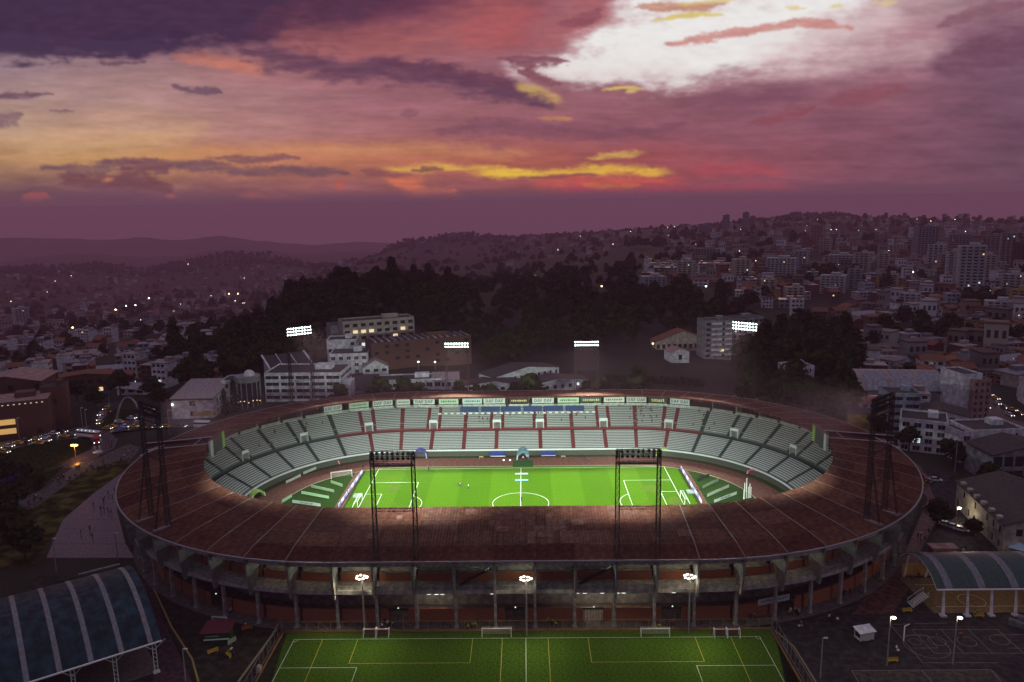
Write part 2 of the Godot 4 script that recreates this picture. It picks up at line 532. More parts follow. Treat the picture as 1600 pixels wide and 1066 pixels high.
# ---------------------------------------------------------------- terrain: heights by bearing from the drone and by distance
const TA := [-0.7453, -0.5920, -0.5206, -0.4977, -0.4754, -0.4521, -0.4148, -0.3683, -0.3160, -0.2903, -0.2588, -0.2271, -0.2075, -0.1432, -0.0829, -0.0145, 0.0662, 0.1457, 0.2232, 0.2974, 0.3332, 0.3683, 0.4361, 0.4997, 0.5593, 0.7129]
const TD := [330.0, 450.0, 600.0, 800.0, 1100.0, 1500.0, 2100.0, 2900.0, 3800.0, 5000.0, 6500.0, 8000.0, 9500.0]
const TH := [
	[0, -5, -15, -30, -60, -95, -130, -140, -131, -261, -188, -278, -172],
	[0, -5, -15, -35, -65, -100, -135, -130, -156, -286, -283, -373, -222],
	[0, -3, -13, -31, -61, -100, -143, -160, -158, -288, -246, -344, -254],
	[0, -3, -12, -30, -60, -100, -145, -165, -152, -282, -254, -370, -280],
	[0, -2, -11, -29, -60, -100, -146, -168, -167, -297, -276, -366, -273],
	[0, -1, -10, -27, -60, -100, -148, -172, -189, -319, -297, -387, -264],
	[0, 0, -8, -25, -60, -100, -150, -178, -167, -297, -293, -401, -311],
	[0, 2, -4, -22, -60, -100, -148, -178, -135, -265, -260, -365, -275],
	[0, 6, 4, -14, -52, -96, -135, -165, -139, -269, -272, -445, -355],
	[0, 7, 10, -4, -40, -88, -128, -158, -169, -299, -295, -473, -383],
	[0, 8, 16, 7, -28, -76, -116, -146, -197, -327, -311, -506, -416],
	[0, 9, 21, 12, -23, -67, -105, -128, -195, -325, -307, -491, -401],
	[0, 10, 24, 15, -20, -60, -95, -115, -185, -315, -304, -482, -392],
	[0, 10, 24, 15, -15, -50, -80, -95, -95, -225, -346, -519, -429],
	[0, 8, 16, 5, -20, -50, -80, -90, -66, -196, -354, -485, -395],
	[0, 5, 10, 5, -15, -40, -60, -65, -89, -219, -362, -452, -360],
	[0, 5, 10, 10, 0, -20, -40, -45, -77, -207, -368, -460, -370],
	[0, 5, 10, 15, 10, 0, -20, -25, -65, -195, -372, -467, -377],
	[0, 3, 5, 10, 10, 5, -8, -10, -52, -182, -372, -481, -391],
	[0, 0, 0, 3, 5, 5, 2, 2, -16, -146, -370, -491, -401],
	[0, 0, 0, 3, 5, 6, 4, 6, 6, -124, -368, -495, -405],
	[0, 0, 0, 3, 5, 6, 5, 8, 5, -125, -365, -498, -408],
	[0, 0, 0, 3, 6, 8, 8, 10, -26, -156, -359, -494, -404],
	[0, 0, 0, 3, 6, 8, 8, 8, -45, -175, -350, -487, -397],
	[0, 0, 0, 3, 6, 8, 8, 6, -69, -199, -341, -480, -390],
	[0, 0, 0, 3, 6, 8, 8, 4, -89, -219, -310, -452, -362],
]

var tn := FastNoiseLite.new()

func ground_y(x: float, z: float) -> float:
	var dx := x - CAM.x
	var dz := z - CAM.z
	var r := sqrt(dx * dx + dz * dz)
	if r <= 330.0:
		return 0.0
	var a := atan2(dx, -dz)
	var i := 0
	while i < TA.size() - 2 and a > TA[i + 1]:
		i += 1
	var j := 0
	while j < TD.size() - 2 and r > TD[j + 1]:
		j += 1
	var ta := clampf((a - TA[i]) / (TA[i + 1] - TA[i]), 0, 1)
	var td := clampf((r - TD[j]) / (TD[j + 1] - TD[j]), 0, 1)
	ta = ta * ta * (3 - 2 * ta)
	td = td * td * (3 - 2 * td)
	var h := lerpf(lerpf(TH[i][j], TH[i + 1][j], ta), lerpf(TH[i][j + 1], TH[i + 1][j + 1], ta), td)
	if absf(a) > 0.86:
		h *= 1.0 - smoothstep(0.86, 1.6, absf(a))
	var rough := clampf((r - 380.0) / 1500.0, 0, 1)
	h += rough * (tn.get_noise_2d(x, z) * 9.0 + tn.get_noise_2d(x * 4 + 900, z * 4) * 4.0)
	return h

func textures() -> void:
	tn.seed = 5; tn.frequency = 0.004; tn.fractal_octaves = 3
	tex.grain = noise_tex(1, 0.03, 0.72, 1.0)
	tex.stain = noise_tex(2, 0.010, 0.74, 1.0, 6, 512, 512, 1.5)
	tex.patchy = noise_tex(8, 0.012, 0.5, 1.0, 6, 512, 512, 1.8)
	tex.fine = noise_tex(3, 0.12, 0.7, 1.0, 3)
	tex.turf = noise_tex(4, 0.012, 0.74, 1.0, 8, 512, 512, 1.5)
	tex.rust = noise_tex(6, 0.008, 0.66, 1.0, 5, 512, 512, 1.6)

func terrain() -> void:
	var v := PackedVector3Array()
	var c := PackedColorArray()
	var ix := PackedInt32Array()
	var radii := [1.0, 70.0, 160.0, 240.0, 330.0]
	var r := 330.0
	while r < 9700.0:
		r *= 1.035
		radii.append(r)
	var bearings := []
	for i in 181:
		bearings.append(lerpf(-0.86, 0.86, i / 180.0))
	for i in 40:
		bearings.append(lerpf(0.86, TAU - 0.86, (i + 1) / 40.0))
	var cols := bearings.size() - 1
	for k in radii.size():
		for i in cols + 1:
			var a: float = bearings[i]
			var x: float = CAM.x + sin(a) * radii[k]
			var z: float = CAM.z - cos(a) * radii[k]
			v.append(Vector3(x, ground_y(x, z) - 0.05, z))
			var g := 0.75 + 0.5 * tn.get_noise_2d(x * 6, z * 6)
			c.append(Color(0.028, 0.029, 0.018) * g)
	for k in radii.size() - 1:
		for i in cols:
			var p := k * (cols + 1) + i
			var q := p + cols + 1
			for t in [p, q, q + 1, p, q + 1, p + 1]:
				ix.append(t)
	var st := SurfaceTool.new()
	var arr := []
	arr.resize(Mesh.ARRAY_MAX)
	arr[Mesh.ARRAY_VERTEX] = v
	arr[Mesh.ARRAY_COLOR] = c
	arr[Mesh.ARRAY_INDEX] = ix
	var raw := ArrayMesh.new()
	raw.add_surface_from_arrays(Mesh.PRIMITIVE_TRIANGLES, arr)
	st.create_from(raw, 0)
	st.generate_normals()
	var m := mat("terrain_ground", Color(1, 1, 1), 1.0)
	m.vertex_color_use_as_albedo = true
	struct("terrain", st.commit(), m)

# ---------------------------------------------------------------- trees
func leafy(sd: int, clumps: Array, count: int, size: float) -> ArrayMesh:   # leaf-clump faces through the volume of several lobes
	var r := RandomNumberGenerator.new()
	r.seed = sd
	var b := MB.new()
	b.colored = true
	for k in count:
		var c: Array = clumps[r.randi() % clumps.size()]
		var d := Vector3(r.randfn(), r.randfn(), r.randfn()).normalized() * pow(r.randf(), 0.4)
		var o: Vector3 = c[0] + d * c[1]
		var g := r.randf_range(0.55, 1.25)
		b.col = Color(0.030 * g * r.randf_range(0.9, 1.3), 0.042 * g, 0.016 * g)
		var x := Vector3(r.randfn(), r.randfn() * 0.5, r.randfn()).normalized()
		var y := x.cross(Vector3(r.randfn(), r.randfn(), r.randfn())).normalized()
		var s := size * r.randf_range(0.6, 1.3)
		b.quad(o - x * s - y * s * 0.6, o + x * s - y * s * 0.7, o + x * s * 0.8 + y * s * 0.7, o - x * s * 0.9 + y * s * 0.6)
	return b.mesh()

func tree_kinds() -> Array:
	return [
		["broad", [[Vector3(0, 8, 0), Vector3(4, 3, 4)], [Vector3(2.2, 6.2, 1), Vector3(3, 2.2, 3)], [Vector3(-2.4, 6.6, -1), Vector3(3, 2.4, 3)], [Vector3(0.4, 6, -2.4), Vector3(2.8, 2.2, 2.6)], [Vector3(-0.6, 9.8, 0.6), Vector3(2.4, 1.8, 2.4)]], 5.0],
		["tall", [[Vector3(0, 12, 0), Vector3(2.6, 3, 2.6)], [Vector3(0.8, 8.4, 0.6), Vector3(3.2, 2.6, 3.2)], [Vector3(-0.8, 6, -0.4), Vector3(3, 2, 3)], [Vector3(0, 14.6, 0), Vector3(1.6, 1.8, 1.6)]], 5.0],
		["slender", [[Vector3(0, 4, 0), Vector3(2.2, 2.4, 2.2)], [Vector3(0.2, 8, 0), Vector3(1.9, 3, 1.9)], [Vector3(0, 12, 0.1), Vector3(1.3, 3, 1.3)], [Vector3(0, 15, 0), Vector3(0.6, 1.8, 0.6)]], 2.0],
		["round", [[Vector3(0, 5, 0), Vector3(3.2, 2.8, 3.2)], [Vector3(1.4, 4.2, -0.8), Vector3(2.4, 2, 2.4)], [Vector3(-1.2, 6.2, 0.8), Vector3(2.2, 1.8, 2.2)]], 2.6],
	]

var trees := []
func make_trees() -> void:
	var leaf := mat("foliage", Color(1, 1, 1), 0.9)
	leaf.vertex_color_use_as_albedo = true
	var bark := mat("bark", Color(0.06, 0.045, 0.035), 0.95, "grain", 1.0)
	var k := 0
	for t in tree_kinds():
		var o := Node3D.new()
		o.name = t[0] + "_tree"
		var b := MB.new()
		var top: Vector3 = t[1][0][0]
		b.tube(Vector3.ZERO, Vector3(0.15, t[2], 0.1), 0.34, 0.22, 7)
		b.tube(Vector3(0.15, t[2], 0.1), top, 0.22, 0.08, 6)
		for q in range(1, t[1].size()):
			b.tube(Vector3(0.1, t[2] * 0.8, 0.1), t[1][q][0], 0.13, 0.04, 5)
		part("trunk", b.mesh(), bark, o)
		part("crown", leafy(40 + k, t[1], 620, 0.62), leaf, o)
		trees.append(o)
		k += 1

func plant(kind: int, p: Vector3, label: String, group: String, sc := 1.0) -> void:
	var o: Node3D = trees[kind].duplicate()
	o.name = numbered(trees[kind].name)
	add_child(o, true)
	o.transform = Transform3D(Basis(Vector3.UP, rng.randf() * TAU).scaled_local(Vector3(sc * rng.randf_range(0.9, 1.15), sc, sc * rng.randf_range(0.9, 1.15))), p - Vector3(0, 0.1, 0))
	tag(o, label, "tree", group)

func multi(called: String, m: Mesh, mt: Material, tfs: Array, cols := []) -> MultiMeshInstance3D:
	var mm := MultiMesh.new()
	mm.transform_format = MultiMesh.TRANSFORM_3D
	mm.use_colors = not cols.is_empty()
	mm.mesh = m
	mm.instance_count = tfs.size()
	for i in tfs.size():
		mm.set_instance_transform(i, tfs[i])
		if not cols.is_empty():
			mm.set_instance_color(i, cols[i])
	var o := MultiMeshInstance3D.new()
	o.name = numbered(called)
	o.multimesh = mm
	o.material_override = mt
	o.set_meta("kind", "stuff")
	add_child(o, true)
	return o

func polar(px: float, r: float) -> Vector3:   # a place on the ground at a bearing and a distance
	var d := ray(px, 420)
	var k := Vector2(d.x, d.z).normalized() * r
	var x := CAM.x + k.x
	var z := CAM.z + k.y
	return Vector3(x, ground_y(x, z), z)

func woods() -> void:
	# the wooded knoll behind the campus and the valley woods: trees one can tell apart
	var spots := []
	for t in [[445, 720, 520, 700, 70, 1.25, 1], [400, 560, 430, 520, 18, 0.95, 0], [820, 1010, 480, 640, 42, 1.15, 0], [720, 1000, 400, 480, 26, 0.9, 0], [1165, 1345, 360, 530, 84, 1.15, 0], [250, 425, 425, 560, 52, 1.25, 0], [1330, 1440, 330, 400, 12, 1.0, 0], [1000, 1180, 520, 640, 16, 1.0, 0]]:
		for k in t[4]:
			var p := polar(rng.randf_range(t[0], t[1]), rng.randf_range(t[2], t[3]))
			if blocked(p, 4.0):
				continue
			spots.append([p, t[5] * rng.randf_range(0.85, 1.2), t[6]])
	for s in spots:
		var kind: int = [0, 1, 1, 3][rng.randi() % 4] if s[2] == 1 else [0, 0, 1, 3][rng.randi() % 4]
		plant(kind, s[0], ["dark broad tree in the woods behind the stadium", "tall dark tree rising from the woods behind the stadium", "", "rounded dark tree in the woods behind the stadium"][kind], "trees of the woods behind the stadium", s[1] * (1.25 if kind != 3 else 1.6))
	# everything farther off reads as one mass
	var far := leafy(77, tree_kinds()[0][1], 130, 1.25)
	var tfs := []
	for k in 5200:
		var px := rng.randf_range(-150, 1750)
		var r := 330.0 * pow(13.0, pow(rng.randf(), 0.8))
		var p := polar(px, r)
		var n := tn.get_noise_2d(p.x * 1.3 + 50, p.z * 1.3)
		var wooded := n > 0.05 or (px > 430 and px < 1000 and r < 900) or (px > 760 and px < 1250 and r > 480 and r < 760)
		if px > 1180 and r > 560 and r < 2300 and n < 0.28:
			wooded = false
		if r < 430 and (px < 330 or px > 1380):
			wooded = false
		if not wooded or blocked(p, 5.0):
			continue
		var s := rng.randf_range(0.8, 1.5) * (1.0 if r < 1500 else 1.3)
		tfs.append(Transform3D(Basis(Vector3.UP, rng.randf() * TAU).scaled_local(Vector3.ONE * s), p - Vector3(0, 0.8, 0)))
	# tree line along the ridges
	for k in 3200:
		var p := polar(rng.randf_range(-150, 1750), rng.randf_range(3300, 3950))
		tfs.append(Transform3D(Basis(Vector3.UP, rng.randf() * TAU).scaled_local(Vector3.ONE * rng.randf_range(0.8, 1.7)), p - Vector3(0, 2, 0)))
	var o := multi("distant_woodland", far, mats.foliage, tfs)
	tag(o, "dark woodland covering the hills and valleys behind the city", "woodland")
	# trees standing round the stadium, each one read off the photograph
	for t in [[1, 1160, 628, 1.0, "tall pointed tree behind the curved stadium roof beside the parked cars", 2], [1, 1232, 645, 1.25, "leafy lit tree behind the stadium roof by the white cube building", 1],
		[0, 1278, 655, 1.2, "dark tree behind the stadium roof between two lighter ones", 0], [0, 1318, 672, 1.3, "leafy tree behind the stadium roof near the scoreboard arm", 1], [0, 1372, 690, 1.15, "tree behind the floodlight mast in front of the blue-white apartment block", 1],
		[0, 1420, 705, 0.9, "low dark tree at the foot of the white apartment block", 0], [0, 1488, 728, 1.25, "big round dark tree in front of the white house with the blank wall", 3],
		[0, 1545, 775, 1.0, "dark tree above the barn roof with dormers", 0], [0, 1580, 772, 1.0, "dark tree beside the barn roof with dormers", 3], [0, 1465, 826, 0.8, "small tree beside the barn wall near the parked cars", 0], [0, 1520, 838, 0.7, "low tree beside the lamp in the car yard", 3],
		[0, 367, 648, 1.0, "dark conical tree beside the white wing with the pink roof", 2], [0, 352, 652, 0.8, "small dark tree at the side wall of the white wing", 2], [0, 572, 610, 0.8, "round dark tree between the white campus blocks", 3],
		[0, 250, 640, 1.0, "tree hung with lights on the plaza side of the white wing", 0], [0, 40, 745, 0.7, "small tree in the park by the roundabout", 3], [0, 62, 762, 0.6, "bushy tree over the park path", 3], [0, 12, 760, 0.9, "dark tree beside the blue tarpaulin", 0], [0, 28, 800, 1.0, "dark tree at the foot of the grass bank", 0], [0, 14, 850, 1.2, "dark tree below the grass bank beside the arched roof", 0], [0, 40, 880, 1.2, "dark spreading tree between the grass bank and the arched roof", 0],
		[0, 240, 625, 1.1, "dark tree behind the white arch", 0], [0, 150, 640, 1.0, "dark tree behind the avenue traffic", 0], [0, 120, 628, 1.0, "dark tree above the avenue by the brick building", 0], [0, 188, 618, 1.2, "dark tree behind the blue road sign", 0]]:
		plant(t[5], at(t[1], t[2]), t[4], "", t[3])
	for k in 15:   # a row of small trees along the practice ground behind the far stand
		plant(3, at(948 + k * 10.5, 603 + k * 0.5), "small dark tree in the row along the practice ground", "row of trees along the practice ground", 0.8)

# places kept free of scattered trees and houses: [x, z, radius]
var keep := [Vector3(45, -185, 40), Vector3(80, -185, 30), Vector3(110, -190, 16), Vector3(-205, -60, 34), Vector3(-195, -85, 34), Vector3(-170, -85, 34), Vector3(-150, -85, 30), Vector3(-186, -115, 18), Vector3(-188, -135, 14), Vector3(205, -95, 24), Vector3(215, -125, 20), Vector3(195, -70, 16), Vector3(150, -128, 14), Vector3(150, 0, 60), Vector3(165, -45, 30)]
func blocked(p: Vector3, grow: float) -> bool:
	for k in keep:
		if Vector2(p.x - k.x, p.z - k.y).length() < k.z + grow:
			return true
	return absf(p.x - C0.x) < 135 + grow and absf(p.z - C0.z) < 95 + grow

# ---------------------------------------------------------------- the stadium: 66 bays, nine on each straight side, 24 on each round end
const BAY := 9.12444

func bay(i: int) -> Array:   # [transform, kind]: in the bay's own axes x runs along the side and z points outwards
	if i < 9:
		return [Transform3D(Basis(), C0 + Vector3(-S + i * BAY, 0, 0)), 0]
	if i < 33:
		return [Transform3D(Basis(Vector3.UP, deg_to_rad((i - 9) * 7.5)), C0 + Vector3(S, 0, 0)), 1]
	if i < 42:
		return [Transform3D(Basis(Vector3.UP, PI), C0 + Vector3(S - (i - 33) * BAY, 0, 0)), 0]
	return [Transform3D(Basis(Vector3.UP, PI + deg_to_rad((i - 42) * 7.5)), C0 + Vector3(-S, 0, 0)), 1]

func bp(kind: int, u: float, R: float, y: float) -> Vector3:
	if kind == 0:
		return Vector3(u * BAY, y, R)
	var a := deg_to_rad(7.5) * u
	return Vector3(R * sin(a), y, R * cos(a))

func bay_box(b: MB, kind: int, u0: float, u1: float, r0: float, r1: float, y0: float, y1: float) -> void:
	var n := 1 if kind == 0 else 2
	for k in n:
		var a := lerpf(u0, u1, float(k) / n)
		var d := lerpf(u0, u1, float(k + 1) / n)
		b.hexa([bp(kind, a, r1, y0), bp(kind, d, r1, y0), bp(kind, d, r0, y0), bp(kind, a, r0, y0), bp(kind, a, r1, y1), bp(kind, d, r1, y1), bp(kind, d, r0, y1), bp(kind, a, r0, y1)])

func pair(f: Callable) -> Array:   # the straight and the curved version of one part
	var out := []
	for kind in 2:
		var b := MB.new()
		f.call(b, kind)
		out.append(b.mesh())
	return out

func roof_h(R: float) -> float:
	if R < 73.0:
		return lerpf(HI, 19.75, (R - RI) / (73.0 - RI))
	return lerpf(19.75, HO, (R - 73.0) / (RO - 73.0))

func along(s: float, R: float, y: float) -> Vector3:   # s metres round the bowl (measured at R = 60) from the middle of the far side towards the right
	var half := S + PI * 30.0
	var q := fposmod(s + 2 * half, 4 * half) - 2 * half
	var sg := signf(q) if q != 0 else 1.0
	q = absf(q)
	var p: Vector3
	if q <= S:
		p = Vector3(q, y, -R)
	elif q <= S + PI * 60:
		var a := (q - S) / 60.0
		p = Vector3(S + R * sin(a), y, -R * cos(a))
	else:
		p = Vector3(S - (q - S - PI * 60), y, R)
	p.x *= sg
	return p + C0

func tier(b: MB, s0: float, s1: float, rows: int, r0: float, y0: float, run: float, rise: float, bench: bool) -> void:
	var curved := false
	for s in [s0, s1]:
		var q := fposmod(s, 4 * S + 120 * PI)
		q = minf(q, 4 * S + 120 * PI - q)
		curved = curved or (q > S and q < S + PI * 60)
	var n := maxi(1, int(absf(s1 - s0) / 2.6)) if curved else 1
	for k in rows:
		var ra := r0 + k * run
		var ya := y0 + k * rise
		for q in n:
			var a := lerpf(s0, s1, float(q) / n)
			var d := lerpf(s0, s1, float(q + 1) / n)
			if bench:
				var e := [ra + run * 0.42, ra + run * 0.98, ya + rise + 0.08, ya + rise + 0.2]
				b.quad(along(a, e[0], e[3]), along(d, e[0], e[3]), along(d, e[1], e[3]), along(a, e[1], e[3]))
				b.quad(along(a, e[0], e[2]), along(d, e[0], e[2]), along(d, e[0], e[3]), along(a, e[0], e[3]))
			else:
				b.quad(along(a, ra, ya), along(d, ra, ya), along(d, ra, ya + rise), along(a, ra, ya + rise))
				b.quad(along(a, ra, ya + rise), along(d, ra, ya + rise), along(d, ra + run, ya + rise), along(a, ra + run, ya + rise))

func aisles() -> Array:   # where the stairs run, s from the middle of the far side; every other one flanks an entrance
	var out := []
	for s in [8.6, 21.3, 34.0]:
		out.append(s)
	for k in 15:
		out.append(46.5 + 12.69 * k)
	var half := S * 2 + PI * 60
	for s in [34.0, 21.3, 8.6]:
		out.append(half - s)
	return out

func stadium() -> void:
	var st := thing("stadium", "oval concrete stadium with rusty sheet roof ring round a lit green pitch", "stadium")
	var conc := mat("weathered_concrete", Color(0.24, 0.235, 0.215), 0.9, "stain", 0.09)
	var pale := mat("pale_concrete", Color(0.36, 0.35, 0.32), 0.9, "stain", 0.11)
	var brick := mat("terracotta_wall", Color(0.38, 0.135, 0.062), 0.9, "grain", 0.35)
	var dark := conc
	var steel := mat("dark_steel", Color(0.035, 0.03, 0.03), 0.7, "", 1, 0.3)
	var rib := mat("worn_roof_strip", Color(0.24, 0.18, 0.155), 0.85, "stain", 0.35)
	var gut := mat("gutter_zinc", Color(0.30, 0.29, 0.29), 0.6, "grain", 0.5)
	var tones := []
	for c in [Color(0.120, 0.046, 0.032), Color(0.136, 0.055, 0.036), Color(0.100, 0.038, 0.028), Color(0.158, 0.068, 0.044), Color(0.112, 0.050, 0.038)]:
		tones.append(mat("rusty_roof_sheet_%d" % tones.size(), c, 0.82, "rust", 0.13))
	# roof sheets, four courses in every bay, corrugated down the slope
	var course := [RI, 61.5, 67.3, 73.0, RO]
	var sheet := []
	for k in 4:
		sheet.append(pair(func(b: MB, kind: int) -> void:
			var n := 24
			for i in n:
				var u0 := 0.012 + 0.976 * i / n
				var u1 := 0.012 + 0.976 * (i + 1) / n
				var h0 := 0.05 if i % 2 == 0 else -0.05
				var ra: float = course[k] + (0.03 if k > 0 else 0.0)
				var rb: float = course[k + 1]
				var ya := roof_h(ra) + 0.02 * (3 - k)
				var yb := roof_h(rb) + 0.02 * (3 - k)
				b.quad(bp(kind, u0, rb, yb + h0), bp(kind, u1, rb, yb - h0), bp(kind, u1, ra, ya - h0), bp(kind, u0, ra, ya + h0))))
	var deck := pair(func(b: MB, kind: int) -> void:   # the underside and the edges of the roof
		for k in 2:
			var ra: float = [RI, 73.0][k]
			var rb: float = [73.0, RO][k]
			var n := 1 if kind == 0 else 2
			for q in n:
				var a := float(q) / n
				var d := float(q + 1) / n
				b.quad(bp(kind, a, ra, roof_h(ra) - 0.25), bp(kind, d, ra, roof_h(ra) - 0.25), bp(kind, d, rb, roof_h(rb) - 0.25), bp(kind, a, rb, roof_h(rb) - 0.25)))
	var lip := pair(func(b: MB, kind: int) -> void: bay_box(b, kind, 0, 1, RI - 0.15, RI + 0.05, HI - 0.55, HI + 0.08))
	var gutter := pair(func(b: MB, kind: int) -> void: bay_box(b, kind, 0, 1, RO - 0.05, RO + 0.3, HO - 0.28, HO + 0.07))
	var edge_beam := pair(func(b: MB, kind: int) -> void: bay_box(b, kind, 0.03, 0.97, 76.9, 77.4, 16.6, 18.35))
	var slab := pair(func(b: MB, kind: int) -> void: bay_box(b, kind, 0, 1, 66.0, 76.4, 9.4, 10.3))
	var rear := pair(func(b: MB, kind: int) -> void: bay_box(b, kind, 0.04, 0.96, 71.5, 71.85, 10.35, 12.4))
	var sill := pair(func(b: MB, kind: int) -> void: bay_box(b, kind, 0.04, 0.96, 71.4, 71.95, 12.4, 12.65))
	var stand_back := pair(func(b: MB, kind: int) -> void: bay_box(b, kind, 0.06, 0.94, 70.95, 71.15, 11.0, 14.7))
	var base_wall := pair(func(b: MB, kind: int) -> void: bay_box(b, kind, 0.04, 0.96, 71.8, 72.2, 0.0, 3.5))
	var gate_wall := pair(func(b: MB, kind: int) -> void: bay_box(b, kind, 0.04, 0.24, 71.8, 72.2, 0.0, 3.5))
	var gate_wall_b := pair(func(b: MB, kind: int) -> void: bay_box(b, kind, 0.74, 0.96, 71.8, 72.2, 0.0, 3.5))
	var inner := pair(func(b: MB, kind: int) -> void: bay_box(b, kind, 0, 1, 63.6, 64.0, 0.0, 9.4))
	var floor_slab := pair(func(b: MB, kind: int) -> void: bay_box(b, kind, 0, 1, 64.0, 76.0, -0.02, 0.12))
	var rail := pair(func(b: MB, kind: int) -> void:
		for k in 5:
			var p := bp(kind, 0.1 + 0.2 * k, 76.1, 10.3)
			b.box(p + Vector3(0, 0.5, 0), Vector3(0.12, 1.0, 0.12))
		b.bar(bp(kind, 0.03, 76.1, 11.3), bp(kind, 0.97, 76.1, 11.3), 0.09))
	var fin := MB.new()
	var prof := [Vector2(72.4, 18.6), Vector2(78.5, 18.1), Vector2(78.0, 13.0), Vector2(77.3, 8.6), Vector2(76.2, 8.7), Vector2(74.9, 10.4), Vector2(73.6, 13.5)]
	for k in prof.size():
		var p: Vector2 = prof[k]
		var q: Vector2 = prof[(k + 1) % prof.size()]
		fin.quad(Vector3(0.26, p.y, p.x), Vector3(-0.26, p.y, p.x), Vector3(-0.26, q.y, q.x), Vector3(0.26, q.y, q.x))
	for k in range(1, prof.size() - 1):
		fin.tri(Vector3(0.26, prof[0].y, prof[0].x), Vector3(0.26, prof[k].y, prof[k].x), Vector3(0.26, prof[k + 1].y, prof[k + 1].x))
		fin.tri(Vector3(-0.26, prof[0].y, prof[0].x), Vector3(-0.26, prof[k + 1].y, prof[k + 1].x), Vector3(-0.26, prof[k].y, prof[k].x))
	var fin_m := fin.mesh()
	var col_m := bm(func(b: MB) -> void:
		b.box(Vector3(0, 4.7, 74.6), Vector3(0.6, 9.4, 0.75))
		b.box(Vector3(0, 0.25, 74.6), Vector3(1.0, 0.5, 1.1)))
	var beam_m := bm(func(b: MB) -> void:
		b.hexa([Vector3(-0.2, 16.4, 77), Vector3(0.2, 16.4, 77), Vector3(0.2, HI - 0.9, RI + 0.4), Vector3(-0.2, HI - 0.9, RI + 0.4), Vector3(-0.2, HO - 0.28, 77), Vector3(0.2, HO - 0.28, 77), Vector3(0.2, HI - 0.3, RI + 0.4), Vector3(-0.2, HI - 0.3, RI + 0.4)]))
	var rib_m := bm(func(b: MB) -> void:
		b.hexa([Vector3(-0.13, 19.78, 73), Vector3(0.13, 19.78, 73), Vector3(0.13, HI + 0.02, RI), Vector3(-0.13, HI + 0.02, RI), Vector3(-0.13, 19.93, 73), Vector3(0.13, 19.93, 73), Vector3(0.13, HI + 0.17, RI), Vector3(-0.13, HI + 0.17, RI)])
		b.hexa([Vector3(-0.13, HO, RO), Vector3(0.13, HO, RO), Vector3(0.13, 19.78, 73), Vector3(-0.13, 19.78, 73), Vector3(-0.13, HO + 0.15, RO), Vector3(0.13, HO + 0.15, RO), Vector3(0.13, 19.93, 73), Vector3(-0.13, 19.93, 73)]))
	var gates := [1, 4, 6, 8, 11, 62]
	for i in 66:
		var t: Array = bay(i)
		var kind: int = t[1]
		var tf: Transform3D = t[0]
		for k in 4:
			part("roof_panel", sheet[k][kind], tones[(i * 7 + k * 3 + (i * k) % 4) % 5], st, tf)
		part("roof_soffit", deck[kind], dark, st, tf)
		part("roof_lip", lip[kind], tones[2], st, tf)
		part("gutter", gutter[kind], gut, st, tf)
		part("roof_rib", rib_m, rib if kind == 1 else tones[1], st, tf)
		part("roof_beam", beam_m, conc, st, tf)
		part("edge_beam", edge_beam[kind], mat("beam_pale", Color(0.52, 0.50, 0.46), 0.9, "stain", 0.15), st, tf)
		part("concourse_slab", slab[kind], pale, st, tf)
		part("rear_wall", rear[kind], brick, st, tf)
		part("stand_back", stand_back[kind], pale if i % 3 else mats.rail_white if mats.has("rail_white") else pale, st, tf)
		part("wall_sill", sill[kind], conc, st, tf)
		part("base_wall", (gate_wall if i in gates else base_wall)[kind], brick, st, tf)
		part("concourse_wall", inner[kind], dark, st, tf)
		part("concourse_floor", floor_slab[kind], mat("apron_concrete", Color(0.12, 0.105, 0.095), 0.85, "stain", 0.1), st, tf)
		part("railing", rail[kind], pale, st, tf)
		part("buttress_fin", fin_m, conc, st, tf)
		part("column", col_m, pale, st, tf)
		if i in gates:
			part("base_wall", gate_wall_b[kind], brick, st, tf)
			var g := part("gate", bm(func(b: MB) -> void:
				b.box(bp(kind, 0.49, 72.0, 3.3), Vector3(4.9, 0.4, 0.5))
				for q in 7:
					b.box(bp(kind, 0.27 + q * 0.073, 72.0, 1.5), Vector3(0.08, 3.0, 0.08))), steel, st, tf)
			part("gate_lamp", bm(func(b: MB) -> void: b.ball(bp(kind, 0.5, 72.5, 3.9), Vector3(0.2, 0.16, 0.2))), glow("gate_lamp", Color(0.85, 1.0, 0.8), 0.9), g)
	# patched sheets near the middle of the near roof and a few elsewhere
	var patch := [mat("patch_sheet_a", Color(0.19, 0.095, 0.072), 0.75, "rust", 0.2), mat("patch_sheet_b", Color(0.16, 0.075, 0.058), 0.75, "rust", 0.2)]
	var spots := []
	for k in 30:
		spots.append([rng.randf_range(2, 14), rng.randf_range(60.5, 70.5)])
	for k in 12:
		spots.append([rng.randf_range(-40, 40), rng.randf_range(57, 72)])
	for k in [-4.5, -3.0, 41.0, 45.5]:
		spots.append([k, 57.4])
	for q in spots:
		var R: float = q[1]
		var x := roundf(q[0] / 1.52) * 1.52
		R = 56.9 + roundf((R - 56.9) / 2.7) * 2.7
		var w: float = 1.42 if rng.randf() < 0.6 else 2.9
		part("patch_sheet", bm(func(b: MB) -> void:
			var n := 4
			for i in n:
				var xa := x + w * i / n
				var xb := x + w * (i + 1) / n
				var h0 := 0.03 if i % 2 == 0 else -0.03
				b.quad(Vector3(xa, roof_h(R + 2.5) + 0.14 + h0, R + 2.5), Vector3(xb, roof_h(R + 2.5) + 0.14 - h0, R + 2.5), Vector3(xb, roof_h(R) + 0.16 - h0, R), Vector3(xa, roof_h(R) + 0.16 + h0, R))), patch[rng.randi() % 2], st, Transform3D(Basis(), C0))
	# stands
	var step := mat("stand_step", Color(0.19, 0.205, 0.19), 0.95, "grain", 0.4)
	var bench := mat("white_bench", Color(0.70, 0.75, 0.71), 0.8, "grain", 0.5)
